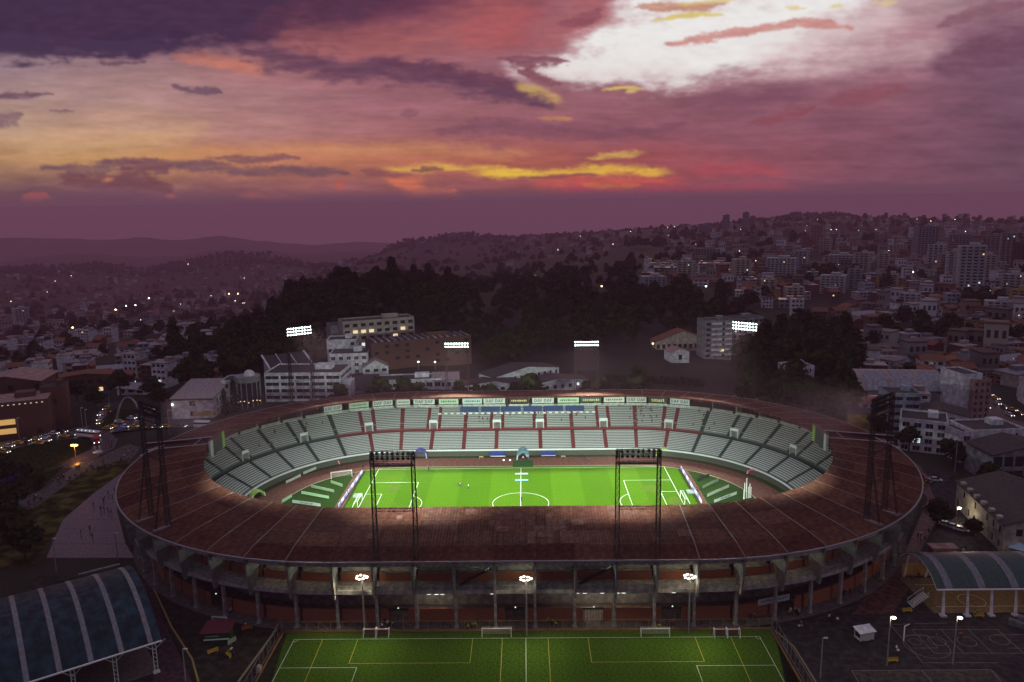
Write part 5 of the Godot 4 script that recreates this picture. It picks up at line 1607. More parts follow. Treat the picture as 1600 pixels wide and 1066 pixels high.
# ---------------------------------------------------------------- buildings
func bldg(called: String, label: String, p: Vector3, w: float, d: float, h: float, turn: float, o := {}) -> Node3D:
	var t := thing(called, label, o.get("category", "building"), p, turn, o.get("group", ""))
	var wall: Material = o.get("wall", mats.wall_white)
	var roof: Material = o.get("roof", mats.roof_dark)
	var kind: String = o.get("kind", "flat")
	part("wall", bm(func(b: MB) -> void: b.box(Vector3(0, h / 2 - 1.0, 0), Vector3(w, h + 2.0, d))), wall, t)
	if kind == "flat":
		part("roof", bm(func(b: MB) -> void: b.box(Vector3(0, h + 0.08, 0), Vector3(w - 0.5, 0.16, d - 0.5))), roof, t)
		part("parapet", bm(func(b: MB) -> void:
			for e in [-1, 1]:
				b.box(Vector3(e * (w / 2 - 0.1), h + 0.4, 0), Vector3(0.25, 0.8, d + 0.05))
				b.box(Vector3(0, h + 0.4, e * (d / 2 - 0.1)), Vector3(w - 0.3, 0.8, 0.25))), wall, t)
		if w > 9:
			part("roof_hut", bm(func(b: MB) -> void: b.box(Vector3(w * 0.2, h + 1.2, -d * 0.12), Vector3(w * 0.22, 2.2, d * 0.3))), wall, t)
	elif kind == "gable":
		var rh: float = o.get("rise", w * 0.2)
		part("roof", bm(func(b: MB) -> void:
			var z := d / 2 + 0.5
			var x := w / 2 + 0.5
			for e in [-1.0, 1.0]:
				b.hexa([Vector3(minf(0, e * x), h if e < 0 else h + rh, z), Vector3(maxf(0, e * x), h + rh if e < 0 else h, z), Vector3(maxf(0, e * x), h + rh if e < 0 else h, -z), Vector3(minf(0, e * x), h if e < 0 else h + rh, -z),
					Vector3(minf(0, e * x), (h if e < 0 else h + rh) + 0.2, z), Vector3(maxf(0, e * x), (h + rh if e < 0 else h) + 0.2, z), Vector3(maxf(0, e * x), (h + rh if e < 0 else h) + 0.2, -z), Vector3(minf(0, e * x), (h if e < 0 else h + rh) + 0.2, -z)])), roof, t)
		part("gable_wall", bm(func(b: MB) -> void:
			for e in [-1, 1]:
				b.tri(Vector3(-w / 2, h, e * d / 2), Vector3(w / 2, h, e * d / 2), Vector3(0, h + rh * 0.96, e * d / 2))), wall, t)
	elif kind == "shed":
		var rh: float = o.get("rise", 4.0)
		part("roof", bm(func(b: MB) -> void: b.hexa([Vector3(-w / 2 - 0.6, h, d / 2 + 0.6), Vector3(w / 2 + 0.6, h, d / 2 + 0.6), Vector3(w / 2 + 0.6, h + rh, -d / 2), Vector3(-w / 2 - 0.6, h + rh, -d / 2), Vector3(-w / 2 - 0.6, h + 0.3, d / 2 + 0.6), Vector3(w / 2 + 0.6, h + 0.3, d / 2 + 0.6), Vector3(w / 2 + 0.6, h + rh + 0.3, -d / 2), Vector3(-w / 2 - 0.6, h + rh + 0.3, -d / 2)])), roof, t)
		part("end_wall", bm(func(b: MB) -> void:
			for e in [-1, 1]:
				b.tri(Vector3(e * w / 2, h, d / 2), Vector3(e * w / 2, h, -d / 2), Vector3(e * w / 2, h + rh, -d / 2))), wall, t)
	# windows, each its own pane in a frame
	var st: int = o.get("storeys", maxi(1, int(h / 3.2)))
	var lit: float = o.get("lit", 0.03)
	var fh := h / st
	for side in o.get("sides", [0, 1]):
		var run: float = w if side % 2 == 0 else d
		var n: int = o.get("cols", maxi(1, int(run / 3.4))) if side == 0 else maxi(1, int(run / 4.0))
		var wide: float = run / n * o.get("fill", 0.55)
		var tall: float = fh * o.get("tall", 0.48)
		var tf := Transform3D(Basis(Vector3.UP, [0.0, PI / 2, PI, -PI / 2][side]))
		var off: float = (d if side % 2 == 0 else w) / 2
		var pane := bm(func(b: MB) -> void: b.box(Vector3(0, 0, 0.03), Vector3(wide, tall, 0.06)))
		var frame := bm(func(b: MB) -> void:
			b.box(Vector3(0, -tall / 2 - 0.06, 0.1), Vector3(wide + 0.3, 0.12, 0.3))
			b.box(Vector3(0, tall / 2 + 0.05, 0.08), Vector3(wide + 0.2, 0.1, 0.24))
			b.box(Vector3(0, 0, 0.06), Vector3(0.08, tall, 0.1)))
		for f in st:
			for k in n:
				if rng.randf() < o.get("blank", 0.0):
					continue
				var q := Vector3(-run / 2 + run * (k + 0.5) / n, fh * (f + 0.52), off)
				var g: Material = mats.glass_dark if rng.randf() >= lit else (mats.window_warm if rng.randf() < 0.7 else mats.window_cool)
				var wi := part("window", pane, g, t, tf * Transform3D(Basis(), q))
				if o.get("frames", false):
					part("frame", frame, wall, wi)
	keep.append(Vector3(p.x, p.z, maxf(w, d) * 0.6))
	return t

func building_materials() -> void:
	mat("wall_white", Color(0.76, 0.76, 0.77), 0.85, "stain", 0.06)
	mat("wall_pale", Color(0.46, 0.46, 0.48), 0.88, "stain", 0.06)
	mat("wall_cream", Color(0.50, 0.44, 0.36), 0.88, "stain", 0.06)
	mat("wall_grey", Color(0.30, 0.29, 0.30), 0.9, "stain", 0.06)
	mat("wall_brick", Color(0.15, 0.075, 0.058), 0.9, "grain", 0.4)
	mat("wall_ochre", Color(0.42, 0.27, 0.11), 0.9, "stain", 0.06)
	mat("wall_pink", Color(0.40, 0.25, 0.22), 0.9, "stain", 0.06)
	mat("wall_blue", Color(0.36, 0.41, 0.48), 0.9, "stain", 0.06)
	mat("roof_dark", Color(0.055, 0.05, 0.05), 0.8, "stain", 0.1)
	mat("roof_tile", Color(0.22, 0.085, 0.05), 0.85, "stain", 0.12)
	mat("roof_pale", Color(0.36, 0.30, 0.29), 0.6, "stain", 0.1)
	mat("roof_zinc", Color(0.30, 0.30, 0.33), 0.45, "stain", 0.1, 0.5)
	var g := mat("glass_dark", Color(0.02, 0.024, 0.03), 0.12)
	g.metallic_specular = 0.5
	glow("window_warm", Color(1.0, 0.72, 0.36), 0.9)
	glow("window_cool", Color(0.85, 0.95, 1.0), 0.9)
	glow("lamp_warm", Color(1.0, 0.75, 0.40), 7.0)
	glow("lamp_cool", Color(0.92, 1.0, 0.94), 7.0)

func campus() -> void:
	var W: Material = mats.wall_white
	var a1 := bldg("white_wing", "white two storey wing with pinkish sloping roof beside the avenue", Vector3(-152, 0, -120), 19, 28, 9.5, 0.05, {"kind": "shed", "rise": 3.0, "roof": mats.roof_pale, "storeys": 2, "cols": 3, "blank": 0.4, "frames": true, "fill": 0.4})
	part("awning", bm(func(b: MB) -> void: b.box(Vector3(5.5, 2.6, 14.9), Vector3(9, 1.6, 1.6))), mats.wall_ochre, a1)
	part("wall_lamp", bm(func(b: MB) -> void: b.ball(Vector3(-9.0, 7.0, 14.4), Vector3(0.35, 0.35, 0.35))), mats.lamp_cool, a1)
	part("dark_roof_edge", bm(func(b: MB) -> void: b.box(Vector3(0, 9.75, 11.2), Vector3(20, 0.5, 8.0), Basis(Vector3.RIGHT, 0.11))), mats.roof_dark, a1)
	# rotunda with a dome
	var r := thing("glass_rotunda", "round glazed stair tower with a small white dome between the campus blocks", "building", Vector3(-131.5, 0, -124))
	part("wall", bm(func(b: MB) -> void: b.tube(Vector3(0, -1, 0), Vector3(0, 15.5, 0), 5.6, 5.6, 20)), mats.glass_dark, r)
	for k in 14:
		var t := TAU * k / 14
		part("mullion", bm(func(b: MB) -> void: b.bar(Vector3(cos(t) * 5.75, 0, sin(t) * 5.75), Vector3(cos(t) * 5.75, 15, sin(t) * 5.75), 0.35)), mats.wall_grey, r)
	part("crown_band", bm(func(b: MB) -> void: b.tube(Vector3(0, 13.6, 0), Vector3(0, 16.2, 0), 6.0, 6.0, 20)), mats.wall_grey, r)
	part("dome", bm(func(b: MB) -> void: b.ball(Vector3(1.0, 16.4, 0), Vector3(2.6, 2.6, 2.6), 14, 8)), W, r)
	for k in 9:
		var t := PI * (0.08 + 0.84 * k / 8)
		part("string_lamp", bm(func(b: MB) -> void: b.ball(Vector3(-cos(t) * 6.1, 4.6 + 0.5 * sin(k * 2.2), sin(t) * 6.1), Vector3(0.28, 0.22, 0.28), 6, 4)), glow("string_lamp", Color(1.0, 0.72, 0.3), 1.6), r)
	bldg("white_link_block", "narrow white block linking the wing and the glass rotunda", Vector3(-140.5, 0, -131), 9, 12, 13, 0.0, {"storeys": 3, "sides": [0], "blank": 0.5})
	# five storey main block with deep bands of glass
	var m := bldg("white_campus_block", "five storey white block with ribbon windows behind the stadium roof", Vector3(-105, 0, -136), 37, 22, 16.2, -0.02, {"storeys": 5, "cols": 5, "fill": 0.86, "tall": 0.5, "frames": true, "sides": [0, 1], "lit": 0.04, "roof": mats.roof_dark})
	part("end_stair", bm(func(b: MB) -> void: b.box(Vector3(20.5, 6.0, 5), Vector3(4.5, 12, 9))), W, m)
	var sl := bldg("sloping_roof_hall", "hall with a steep dark glazed roof and white edges behind the rotunda", Vector3(-121, 0, -160), 21, 30, 9, 0.55, {"kind": "shed", "rise": 8.0, "sides": [1], "storeys": 3, "roof": mats.roof_dark})
	for x in [-11.3, -4.0, 3.4, 11.3]:
		part("roof_edge", bm(func(b: MB) -> void: b.bar(Vector3(x, 9.5, 15.6), Vector3(x, 17.5, -15.2), 0.9 if absf(x) > 9 else 0.35, 0.5)), W, sl)
	bldg("stepped_white_block", "tall stepped white block behind the five storey campus block", Vector3(-92, 0, -172), 20, 18, 18, 0.1, {"storeys": 5, "fill": 0.5, "frames": true})
	bldg("stepped_white_tower", "white roof pavilion topping the stepped campus blocks", Vector3(-100, 0, -190), 16, 14, 22, 0.1, {"storeys": 6, "blank": 0.3})
	bldg("gabled_white_block", "white block with pink lit gable at the yard side end of the campus", Vector3(-78, 0, -166), 13, 16, 12, 0.25, {"kind": "gable", "roof": mats.roof_pale, "rise": 4.0, "storeys": 4})
	bldg("long_white_house", "long low white house with dark glazed roof lights behind the far stand", Vector3(-57, 0, -146), 33, 13, 9.0, 0.10, {"storeys": 2, "cols": 8, "fill": 0.7, "roof": mats.roof_dark, "frames": true})
	bldg("white_pavilion", "white pavilion with flared pale roof at the end of the long low house", Vector3(-38.5, 0, -147), 13, 11, 8.6, 0.1, {"kind": "shed", "rise": 1.8, "roof": mats.roof_pale, "storeys": 2, "cols": 4})
	bldg("dark_glass_roof_house", "low house with sloping dark roof beside the five storey block", Vector3(-82, 0, -142), 19, 15, 5.5, 0.1, {"kind": "shed", "rise": 4.5, "storeys": 1, "lit": 0.0})
	bldg("office_block", "five storey office block with a row of lit yellow windows below the wooded knoll", on_ground(590, 548), 42, 14, 19, 0.42, {"wall": mats.wall_cream, "storeys": 5, "cols": 9, "fill": 0.6, "lit": 0.16})
	bldg("office_wing", "pale office wing with few windows beside the lit office block", on_ground(543, 548), 21, 14, 16, 0.42, {"wall": mats.wall_grey, "storeys": 4, "cols": 5, "blank": 0.5})
	var bk := bldg("brick_faculty", "long brick building with saw tooth roof lights behind the campus", on_ground(655, 566), 56, 16, 13.5, 0.40, {"wall": mats.wall_brick, "storeys": 4, "cols": 10, "fill": 0.4, "lit": 0.02, "blank": 0.4})
	for k in 15:
		part("roof_light", bm(func(b: MB) -> void: b.hexa([Vector3(-26 + k * 3.7, 13.7, 6.5), Vector3(-23.6 + k * 3.7, 13.7, 6.5), Vector3(-23.6 + k * 3.7, 13.7, -6.5), Vector3(-26 + k * 3.7, 13.7, -6.5), Vector3(-26 + k * 3.7, 15.0, 6.5), Vector3(-25.6 + k * 3.7, 15.0, 6.5), Vector3(-25.6 + k * 3.7, 15.0, -6.5), Vector3(-26 + k * 3.7, 15.0, -6.5)])), mats.roof_pale if k > 8 and k < 12 else mats.roof_zinc, bk)
	# school houses straight behind the far stand
	bldg("school_house", "white school house with long dark roof and a row of roof vents", at(812, 603), 42, 14, 8.5, 0.62, {"kind": "gable", "rise": 3.0, "storeys": 2, "cols": 11, "fill": 0.35, "lit": 0.05})
	bldg("school_wing", "white school wing with dark gable roof close behind the far stand", at(865, 616), 34, 12, 7.0, 0.42, {"kind": "gable", "rise": 2.6, "storeys": 2, "cols": 8, "fill": 0.4})
	bldg("low_school_block", "low school block with dark roof behind the plaza side back floodlight", at(775, 616), 28, 13, 6.0, -0.05, {"kind": "gable", "rise": 2.4, "storeys": 2, "cols": 7, "fill": 0.5})
	solo("pale_boundary_wall", bm(func(b: MB) -> void: b.box(Vector3(0, 2.4, 0), Vector3(23, 4.8, 0.6))), mat("wall_blush", Color(0.52, 0.42, 0.42), 0.85, "stain", 0.1), "pale blank wall at the end of the school wing", "wall", at(918, 617), -0.15)
	bldg("shed", "small shed with red roof behind the far stand", at(717, 614), 14, 8, 4.5, 0, {"kind": "gable", "roof": mats.roof_tile, "rise": 1.6, "storeys": 1})
	# right of the practice ground
	var e := bldg("slab_apartments", "grey slab apartment block with stepped white balconies behind the yard side floodlight", on_ground(1098, 560) + Vector3(8, 0, -6), 17, 13, 22, 0.15, {"wall": mats.wall_grey, "storeys": 7, "cols": 4, "fill": 0.6})
	for k in 7:
		part("balcony_band", bm(func(b: MB) -> void:
			b.box(Vector3(-1.5, 2.2 + k * 3.1, 7.2), Vector3(6, 1.1, 1.6))
			b.box(Vector3(6.2, 2.2 + k * 3.1, 7.0), Vector3(4.6, 1.1, 1.0))), mats.wall_white, e)
	bldg("slab_apartments_wing", "long grey wing of the slab apartments with dark loggias", on_ground(1128, 556) + Vector3(14, 0, -14), 26, 12, 21, 0.35, {"wall": mats.wall_grey, "storeys": 7, "cols": 7, "fill": 0.5})
	bldg("white_chapel", "white house with pink tent roof below the slab apartments", on_ground(1057, 564), 11, 10, 6.0, 0.25, {"kind": "gable", "roof": mats.wall_pink, "rise": 2.2, "storeys": 1, "cols": 1, "fill": 0.2})
	bldg("brown_roof_house", "long house with brown tile roof on the plaza side of the slab apartments", on_ground(1062, 545), 34, 12, 5.5, 0.1, {"kind": "gable", "roof": mats.roof_tile, "wall": mats.wall_cream, "storeys": 1})
	bldg("white_cube_house", "plain white cube house among trees on the yard side of the practice ground", at(1242, 612), 13, 12, 13.5, 0.2, {"storeys": 4, "cols": 3, "fill": 0.2, "blank": 0.3})
	# arched sports hall
	var h := thing("arched_hall", "wide sports hall with a pale ribbed barrel roof on the yard side of the stadium", "building", at(1395, 642) + Vector3(6, 0, -14), -0.12)
	part("wall", bm(func(b: MB) -> void: b.box(Vector3(0, 4, 0), Vector3(36, 10, 24))), mats.wall_grey, h)
	for k in 12:
		part("roof_sheet", bm(func(b: MB) -> void:
			var x0 := -18.5 + k * 3.1
			for q in 10:
				var t0 := lerpf(-1.0, 1.0, q / 10.0)
				var t1 := lerpf(-1.0, 1.0, (q + 1) / 10.0)
				b.quad(Vector3(x0, 9 + 7 * (1 - t1 * t1), t1 * 13), Vector3(x0 + 3.02, 9 + 7 * (1 - t1 * t1), t1 * 13), Vector3(x0 + 3.02, 9 + 7 * (1 - t0 * t0), t0 * 13), Vector3(x0, 9 + 7 * (1 - t0 * t0), t0 * 13))), mats.roof_zinc if k % 4 else mats.roof_pale, h)
	keep.append(Vector3(h.position.x, h.position.z, 22))
	# apartment houses by the car yard
	bldg("blue_white_apartments", "five storey blue white apartment block with ribbon windows before the arched hall", at(1412, 676) + Vector3(0, 0, -6), 13, 12, 16, -0.1, {"wall": mats.wall_blue, "storeys": 5, "cols": 2, "fill": 0.8, "frames": true})
	bldg("white_apartments", "white four storey apartment block with large dark windows and roof terrace", at(1452, 706) + Vector3(0, 0, -6), 16, 15, 12, -0.45, {"storeys": 4, "cols": 4, "fill": 0.6, "tall": 0.6, "frames": true, "sides": [0, 3]})
	bldg("brown_roof_flats", "white flats with stepped dark roofs behind the four storey block", at(1478, 682) + Vector3(0, 0, -6), 20, 14, 9, -0.4, {"kind": "gable", "rise": 2.2, "storeys": 3})
	bldg("white_tower_house", "tall narrow white tower house with a blank wall and pink brick side", at(1494, 652) + Vector3(4, 0, -6), 9, 15, 19, 0.15, {"storeys": 7, "cols": 1, "blank": 0.0, "fill": 0.02, "sides": [1], "wall": mats.wall_white})
	bldg("pink_brick_tower", "pink brick apartment tower attached to the white tower house", at(1512, 655) + Vector3(4, 0, -6), 8, 13, 17, 0.15, {"wall": mats.wall_pink, "storeys": 6, "cols": 3, "fill": 0.4, "frames": true})
	bldg("blank_wall_house", "white house with a large blank wall and dark terrace roof", at(1552, 722) + Vector3(0, 0, -6), 20, 14, 12, 0.1, {"storeys": 3, "cols": 3, "fill": 0.15, "blank": 0.7})
	bldg("narrow_white_house", "narrow white house with balconies on the plaza side of the blank wall house", at(1512, 722) + Vector3(0, 0, -5), 8, 11, 11, 0.1, {"storeys": 3, "cols": 2, "frames": true})
	bldg("hip_roof_factory", "grey building with wide dark roof and tall banded windows by the car yard", at(1582, 752) + Vector3(4, 0, -6), 26, 15, 10, 0.05, {"wall": mats.wall_grey, "kind": "gable", "rise": 3.0, "storeys": 2, "cols": 7, "fill": 0.8, "tall": 0.7, "lit": 0.0})
	var yb := bldg("barn_house", "long cream barn with dark roof and small dormers beside the car yard", Vector3(146.5, 0, 24.0), 24, 34, 8.0, -0.16, {"wall": mats.wall_cream, "roof": mats.roof_dark, "kind": "gable", "rise": 4.0, "storeys": 2, "cols": 3, "fill": 0.2, "blank": 0.35, "sides": [0, 3], "lit": 0.0})
	for k in 6:
		part("dormer", bm(func(b: MB) -> void: b.box(Vector3(-11.6, 8.6, -13 + k * 5.2), Vector3(1.4, 1.3, 1.5))), mats.wall_cream, yb)
	# brick cultural centre on the left
	var bc := bldg("brick_centre", "terracotta brick centre with yellow lit galleries beside the avenue", at(28, 690) + Vector3(-12, 0, -14), 34, 22, 15, 0.42, {"wall": mats.wall_brick, "storeys": 4, "cols": 4, "fill": 0.3, "blank": 0.6, "lit": 0.1, "roof": mats.wall_pink})
	for k in 2:
		part("lit_gallery", bm(func(b: MB) -> void: b.box(Vector3(-6, 3.2 + k * 4.0, 11.15), Vector3(20, 2.3, 0.4))), glow("gallery_lamp", Color(1.0, 0.55, 0.12), 0.55), bc)
	for k in 9:
		part("cornice_lamp", bm(func(b: MB) -> void: b.box(Vector3(-2 + k * 2.1, 14.6, 11.3), Vector3(0.6, 0.25, 0.3))), glow("cornice_lamp", Color(1, 0.85, 0.7), 0.7), bc)
	bldg("brick_tower", "terracotta stair tower of the brick centre", at(85, 668) + Vector3(-4, 0, -10), 10, 12, 17, 0.42, {"wall": mats.wall_brick, "storeys": 4, "cols": 1, "fill": 0.2, "blank": 0.5})
	bldg("round_brick_hall", "low brick hall with a curved pink roof behind the brick centre", at(8, 668) + Vector3(-10, 0, -26), 30, 22, 17, 0.2, {"wall": mats.wall_brick, "roof": mats.wall_pink, "kind": "gable", "rise": 3, "storeys": 3, "blank": 0.7})
	bldg("long_brick_house", "long brick house under dark trees above the avenue", on_ground(140, 612), 46, 12, 9, 0.3, {"wall": mats.wall_brick, "storeys": 2, "cols": 10, "lit": 0.15, "kind": "gable", "rise": 2.5, "roof": mats.roof_tile})
	# church with red gables on the spur to the left
	var cp := on_ground(246, 503)
	var ch := bldg("church", "pale church with two steep red gable roofs on the spur above the valley city", cp, 34, 26, 9, 0.5, {"wall": mats.wall_cream, "roof": mat("church_red", Color(0.26, 0.05, 0.04), 0.8), "kind": "gable", "rise": 12.0, "storeys": 1, "cols": 3, "fill": 0.3})
	part("transept_roof", bm(func(b: MB) -> void:
		b.quad(Vector3(-22, 7, 7), Vector3(-8, 7, 7), Vector3(-8, 14, 0), Vector3(-22, 14, 0))
		b.quad(Vector3(-8, 7, -7), Vector3(-22, 7, -7), Vector3(-22, 14, 0), Vector3(-8, 14, 0))), mats.church_red, ch)
	part("spire", bm(func(b: MB) -> void: b.tube(Vector3(-9, 6, 0), Vector3(-9, 24, 0), 1.6, 0.1, 8)), mats.wall_white, ch)
	bldg("low_white_school", "long low white house with grey roof on the spur beside the woods", on_ground(308, 516), 40, 10, 6, 0.1, {"kind": "gable", "roof": mats.roof_zinc, "rise": 1.6, "storeys": 1, "cols": 12})

# ---------------------------------------------------------------- the city
const TOWERS := [[1072, 440, 408, 25, "cream", 9], [1157, 441, 405, 24, "cream", 10], [1220, 436, 403, 42, "white", 9], [1252, 420, 392, 19, "white", 7], [1314, 420, 398, 34, "white", 6], [1347, 428, 395, 20, "cream", 9], [1445, 402, 354, 28, "grey", 14], [1497, 398, 366, 26, "grey", 9], [1513, 462, 384, 32, "white", 16], [1487, 446, 393, 18, "white", 14], [1474, 440, 397, 14, "pink", 12], [1551, 400, 368, 16, "grey", 11], [1573, 412, 364, 18, "grey", 14], [1592, 424, 378, 22, "brick", 13], [1463, 418, 382, 20, "white", 9], [1405, 402, 382, 18, "cream", 6], [1428, 396, 374, 14, "grey", 7], [1301, 458, 430, 34, "white", 7], [1420, 486, 458, 24, "white", 6], [1335, 452, 420, 18, "grey", 8], [1118, 424, 411, 44, "cream", 4], [1276, 378, 352, 16, "pink", 9], [1290, 396, 372, 14, "cream", 7], [1360, 402, 384, 15, "brick", 6], [1380, 420, 396, 14, "cream", 8], [1105, 402, 388, 34, "grey", 5], [1100, 366, 352, 18, "grey", 5], [1134, 362, 336, 10, "grey", 10], [1165, 360, 332, 8, "grey", 11], [1176, 360, 338, 7, "pink", 9], [1580, 462, 428, 24, "white", 8], [1540, 440, 398, 20, "cream", 11], [1240, 470, 448, 26, "cream", 5], [1020, 446, 432, 36, "white", 4], [1560, 500, 470, 34, "white", 6], [1590, 495, 452, 20, "ochre", 9], [34, 508, 481, 17, "white", 10], [142, 488, 473, 9, "white", 8], [172, 478, 465, 8, "cream", 6], [660, 394, 380, 12, "grey", 5], [674, 394, 379, 12, "grey", 5], [688, 394, 378, 12, "grey", 5], [1200, 455, 436, 20, "cream", 5], [1392, 448, 428, 18, "cream", 6]]

func city() -> void:
	for t in TOWERS:
		var p := on_ground(t[0], t[1])
		var r := Vector2(p.x - CAM.x, p.z - CAM.z).length()
		var h := maxf(9.0, height_at(p, t[0], t[2]))
		var w: float = clampf(t[3] * r / FOC, 8.0, 60.0)
		var d := clampf(w * 0.7, 9.0, 18.0)
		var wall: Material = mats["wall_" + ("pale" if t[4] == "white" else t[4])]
		var turn := atan2(CAM.x - p.x, CAM.z - p.z) + rng.randf_range(-0.35, 0.35)
		var o := thing("apartment_tower", "%s apartment block of %d floors %s" % [{"cream": "cream", "white": "white", "grey": "grey", "pink": "pinkish", "brick": "brick", "ochre": "ochre"}[t[4]], t[5], "in the city below the ridge" if t[0] > 1000 and t[2] > 365 else ("on the ridge above the city" if t[0] > 1000 else ("on the wooded hill across the valley" if t[0] > 400 else "in the valley city"))], "apartment block", p, turn, "apartment blocks of the city")
		part("wall", bm(func(b: MB) -> void: b.box(Vector3(0, h / 2 - 2, 0), Vector3(w, h + 4, d))), wall, o)
		part("roof_hut", bm(func(b: MB) -> void:
			b.box(Vector3(w * 0.1, h + 1.4, 0), Vector3(w * 0.35, 2.8, d * 0.5))
			b.box(Vector3(0, h + 0.3, d / 2 - 0.15), Vector3(w, 0.6, 0.3))), wall, o)
		for f in t[5]:
			var y: float = h * (f + 0.5) / t[5]
			part("window_band", bm(func(b: MB) -> void: b.box(Vector3(0, y, d / 2 + 0.04), Vector3(w * 0.92, h / t[5] * 0.46, 0.12))), mats.glass_dark, o)
			part("side_window", bm(func(b: MB) -> void: b.box(Vector3(w / 2 + 0.04, y, 0), Vector3(0.12, h / t[5] * 0.4, d * 0.5))), mats.glass_dark, o)
			part("floor_slab", bm(func(b: MB) -> void: b.box(Vector3(0, y - h / t[5] * 0.4, d / 2 + 0.35), Vector3(w * 0.9, 0.7, 0.7))), wall, o)
			if rng.randf() < 0.09:
				part("lit_window", bm(func(b: MB) -> void: b.box(Vector3(rng.randf_range(-0.4, 0.4) * w, y, d / 2 + 0.12), Vector3(1.5, 1.3, 0.1))), mats.window_warm if rng.randf() < 0.6 else mats.window_cool, o)
		for k in maxi(2, int(w / 4.5)) + 1:
			part("wall_pier", bm(func(b: MB) -> void: b.box(Vector3(-w * 0.46 + w * 0.92 * k / maxi(2, int(w / 4.5)), h / 2, d / 2 + 0.16), Vector3(w / maxi(2, int(w / 4.5)) * 0.34, h, 0.3))), wall, o)
		keep.append(Vector3(p.x, p.z, w * 0.6))
	# houses: a dozen kinds, set out along terraces of streets
	var protos := []
	var kinds := [["white", "flat", "roof_dark", 3, 10, 10], ["cream", "gable", "roof_tile", 2, 9, 11], ["white", "gable", "roof_tile", 2, 11, 10], ["brick", "flat", "roof_pale", 3, 9, 9], ["grey", "flat", "roof_zinc", 2, 12, 10], ["pink", "gable", "roof_tile", 2, 10, 9], ["white", "flat", "roof_pale", 4, 9, 9], ["ochre", "flat", "roof_dark", 3, 8, 10], ["blue", "flat", "roof_zinc", 3, 10, 9], ["cream", "flat", "roof_zinc", 2, 14, 12], ["white", "gable", "roof_zinc", 1, 16, 11], ["brick", "gable", "roof_tile", 2, 9, 9]]
	for k in kinds:
		var o := Node3D.new()
		o.name = "city_house"
		var w: float = k[4]
		var d: float = k[5]
		var h: float = k[3] * 3.1
		var wall: Material = mats["wall_" + k[0]]
		part("wall", bm(func(b: MB) -> void: b.box(Vector3(0, h / 2 - 3, 0), Vector3(w, h + 6, d))), wall, o)
		part("roof", bm(func(b: MB) -> void:
			if k[1] == "flat":
				b.box(Vector3(0, h + 0.15, 0), Vector3(w + 0.5, 0.3, d + 0.5))
				b.box(Vector3(w * 0.2, h + 1.2, -d * 0.2), Vector3(w * 0.4, 2.2, d * 0.35))
			else:
				var x := w / 2 + 0.5
				var z := d / 2 + 0.5
				b.quad(Vector3(-x, h, z), Vector3(x, h, z), Vector3(x, h + 2.2, 0), Vector3(-x, h + 2.2, 0))
				b.quad(Vector3(x, h, -z), Vector3(-x, h, -z), Vector3(-x, h + 2.2, 0), Vector3(x, h + 2.2, 0))
				b.tri(Vector3(x, h, z), Vector3(x, h, -z), Vector3(x, h + 2.2, 0))
				b.tri(Vector3(-x, h, -z), Vector3(-x, h, z), Vector3(-x, h + 2.2, 0))), mats[k[2]], o)
		part("door", bm(func(b: MB) -> void: b.box(Vector3(-w * 0.3, 1.1, d / 2 + 0.04), Vector3(1.2, 2.2, 0.1))), mats.roof_dark, o)
		for f in k[3]:
			for c in 3:
				part("window", bm(func(b: MB) -> void: b.box(Vector3(-w * 0.3 + w * 0.3 * c, f * 3.1 + 1.9, d / 2 + 0.04), Vector3(w * 0.19, 1.3, 0.1))), mats.glass_dark, o)
		protos.append(o)
	var n := 0
	var tries := 0
	var far_tf := []
	var far_col := []
	while n < 285 and tries < 9000:
		tries += 1
		var left := tries % 4 == 0
		var px := rng.randf_range(-60, 330) if left else rng.randf_range(1010, 1660)
		var r := rng.randf_range(430, 1150) if left else 345 + 650 * pow(rng.randf(), 1.35)
		var p := polar(px, r)
		if not left and px < 1330 and r < lerpf(760, 540, clampf((px - 1100) / 230.0, 0, 1)):
			continue
		if not left and px < 1120 and r < 800:
			continue
		if blocked(p, 3.5) or tn.get_noise_2d(p.x * 1.3 + 50, p.z * 1.3) > 0.34:
			continue
		var i := rng.randi() % kinds.size()
		var o: Node3D = protos[i].duplicate()
		o.name = numbered("city_house")
		add_child(o, true)
		var turn := (0.35 if int(p.x / 120.0) % 2 == 0 else -0.25) + (PI / 2 if rng.randf() < 0.3 else 0.0) + rng.randf_range(-0.06, 0.06)
		o.transform = Transform3D(Basis(Vector3.UP, turn).scaled_local(Vector3(rng.randf_range(0.9, 1.35), rng.randf_range(0.85, 1.2), rng.randf_range(0.9, 1.2))), p)
		tag(o, "%s %d storey house with %s roof %s" % [kinds[i][0], kinds[i][3], {"roof_dark": "dark flat", "roof_tile": "red tile", "roof_pale": "pale flat", "roof_zinc": "grey sheet"}[kinds[i][2]], "in the valley city" if left else "in the city below the ridge"], "house", "houses in the valley city" if left else "houses of the city below the ridge")
		if rng.randf() < 0.16:
			part("lit_window", bm(func(b: MB) -> void: b.box(Vector3(rng.randf_range(-3, 3), rng.randf_range(1.6, kinds[i][3] * 3.0 - 0.8), kinds[i][5] / 2.0 + 0.1), Vector3(1.4, 1.1, 0.12))), mats.window_warm if rng.randf() < 0.6 else mats.window_cool, o)
		keep.append(Vector3(p.x, p.z, 7.0))
		n += 1
	# the rest of the city, too far off to pick apart
	var hb := MB.new()
	hb.colored = true
	hb.box(Vector3(0, 1.5, 0), Vector3(11, 9, 10))
	hb.col = Color(0.45, 0.36, 0.34)
	hb.box(Vector3(0, 6.15, 0), Vector3(11.6, 0.4, 10.6))
	hb.col = Color(0.1, 0.1, 0.12)
	for f in 2:
		for c in 3:
			hb.box(Vector3(-3.6 + c * 3.6, 1.4 + f * 2.9, 5.03), Vector3(1.9, 1.3, 0.1))
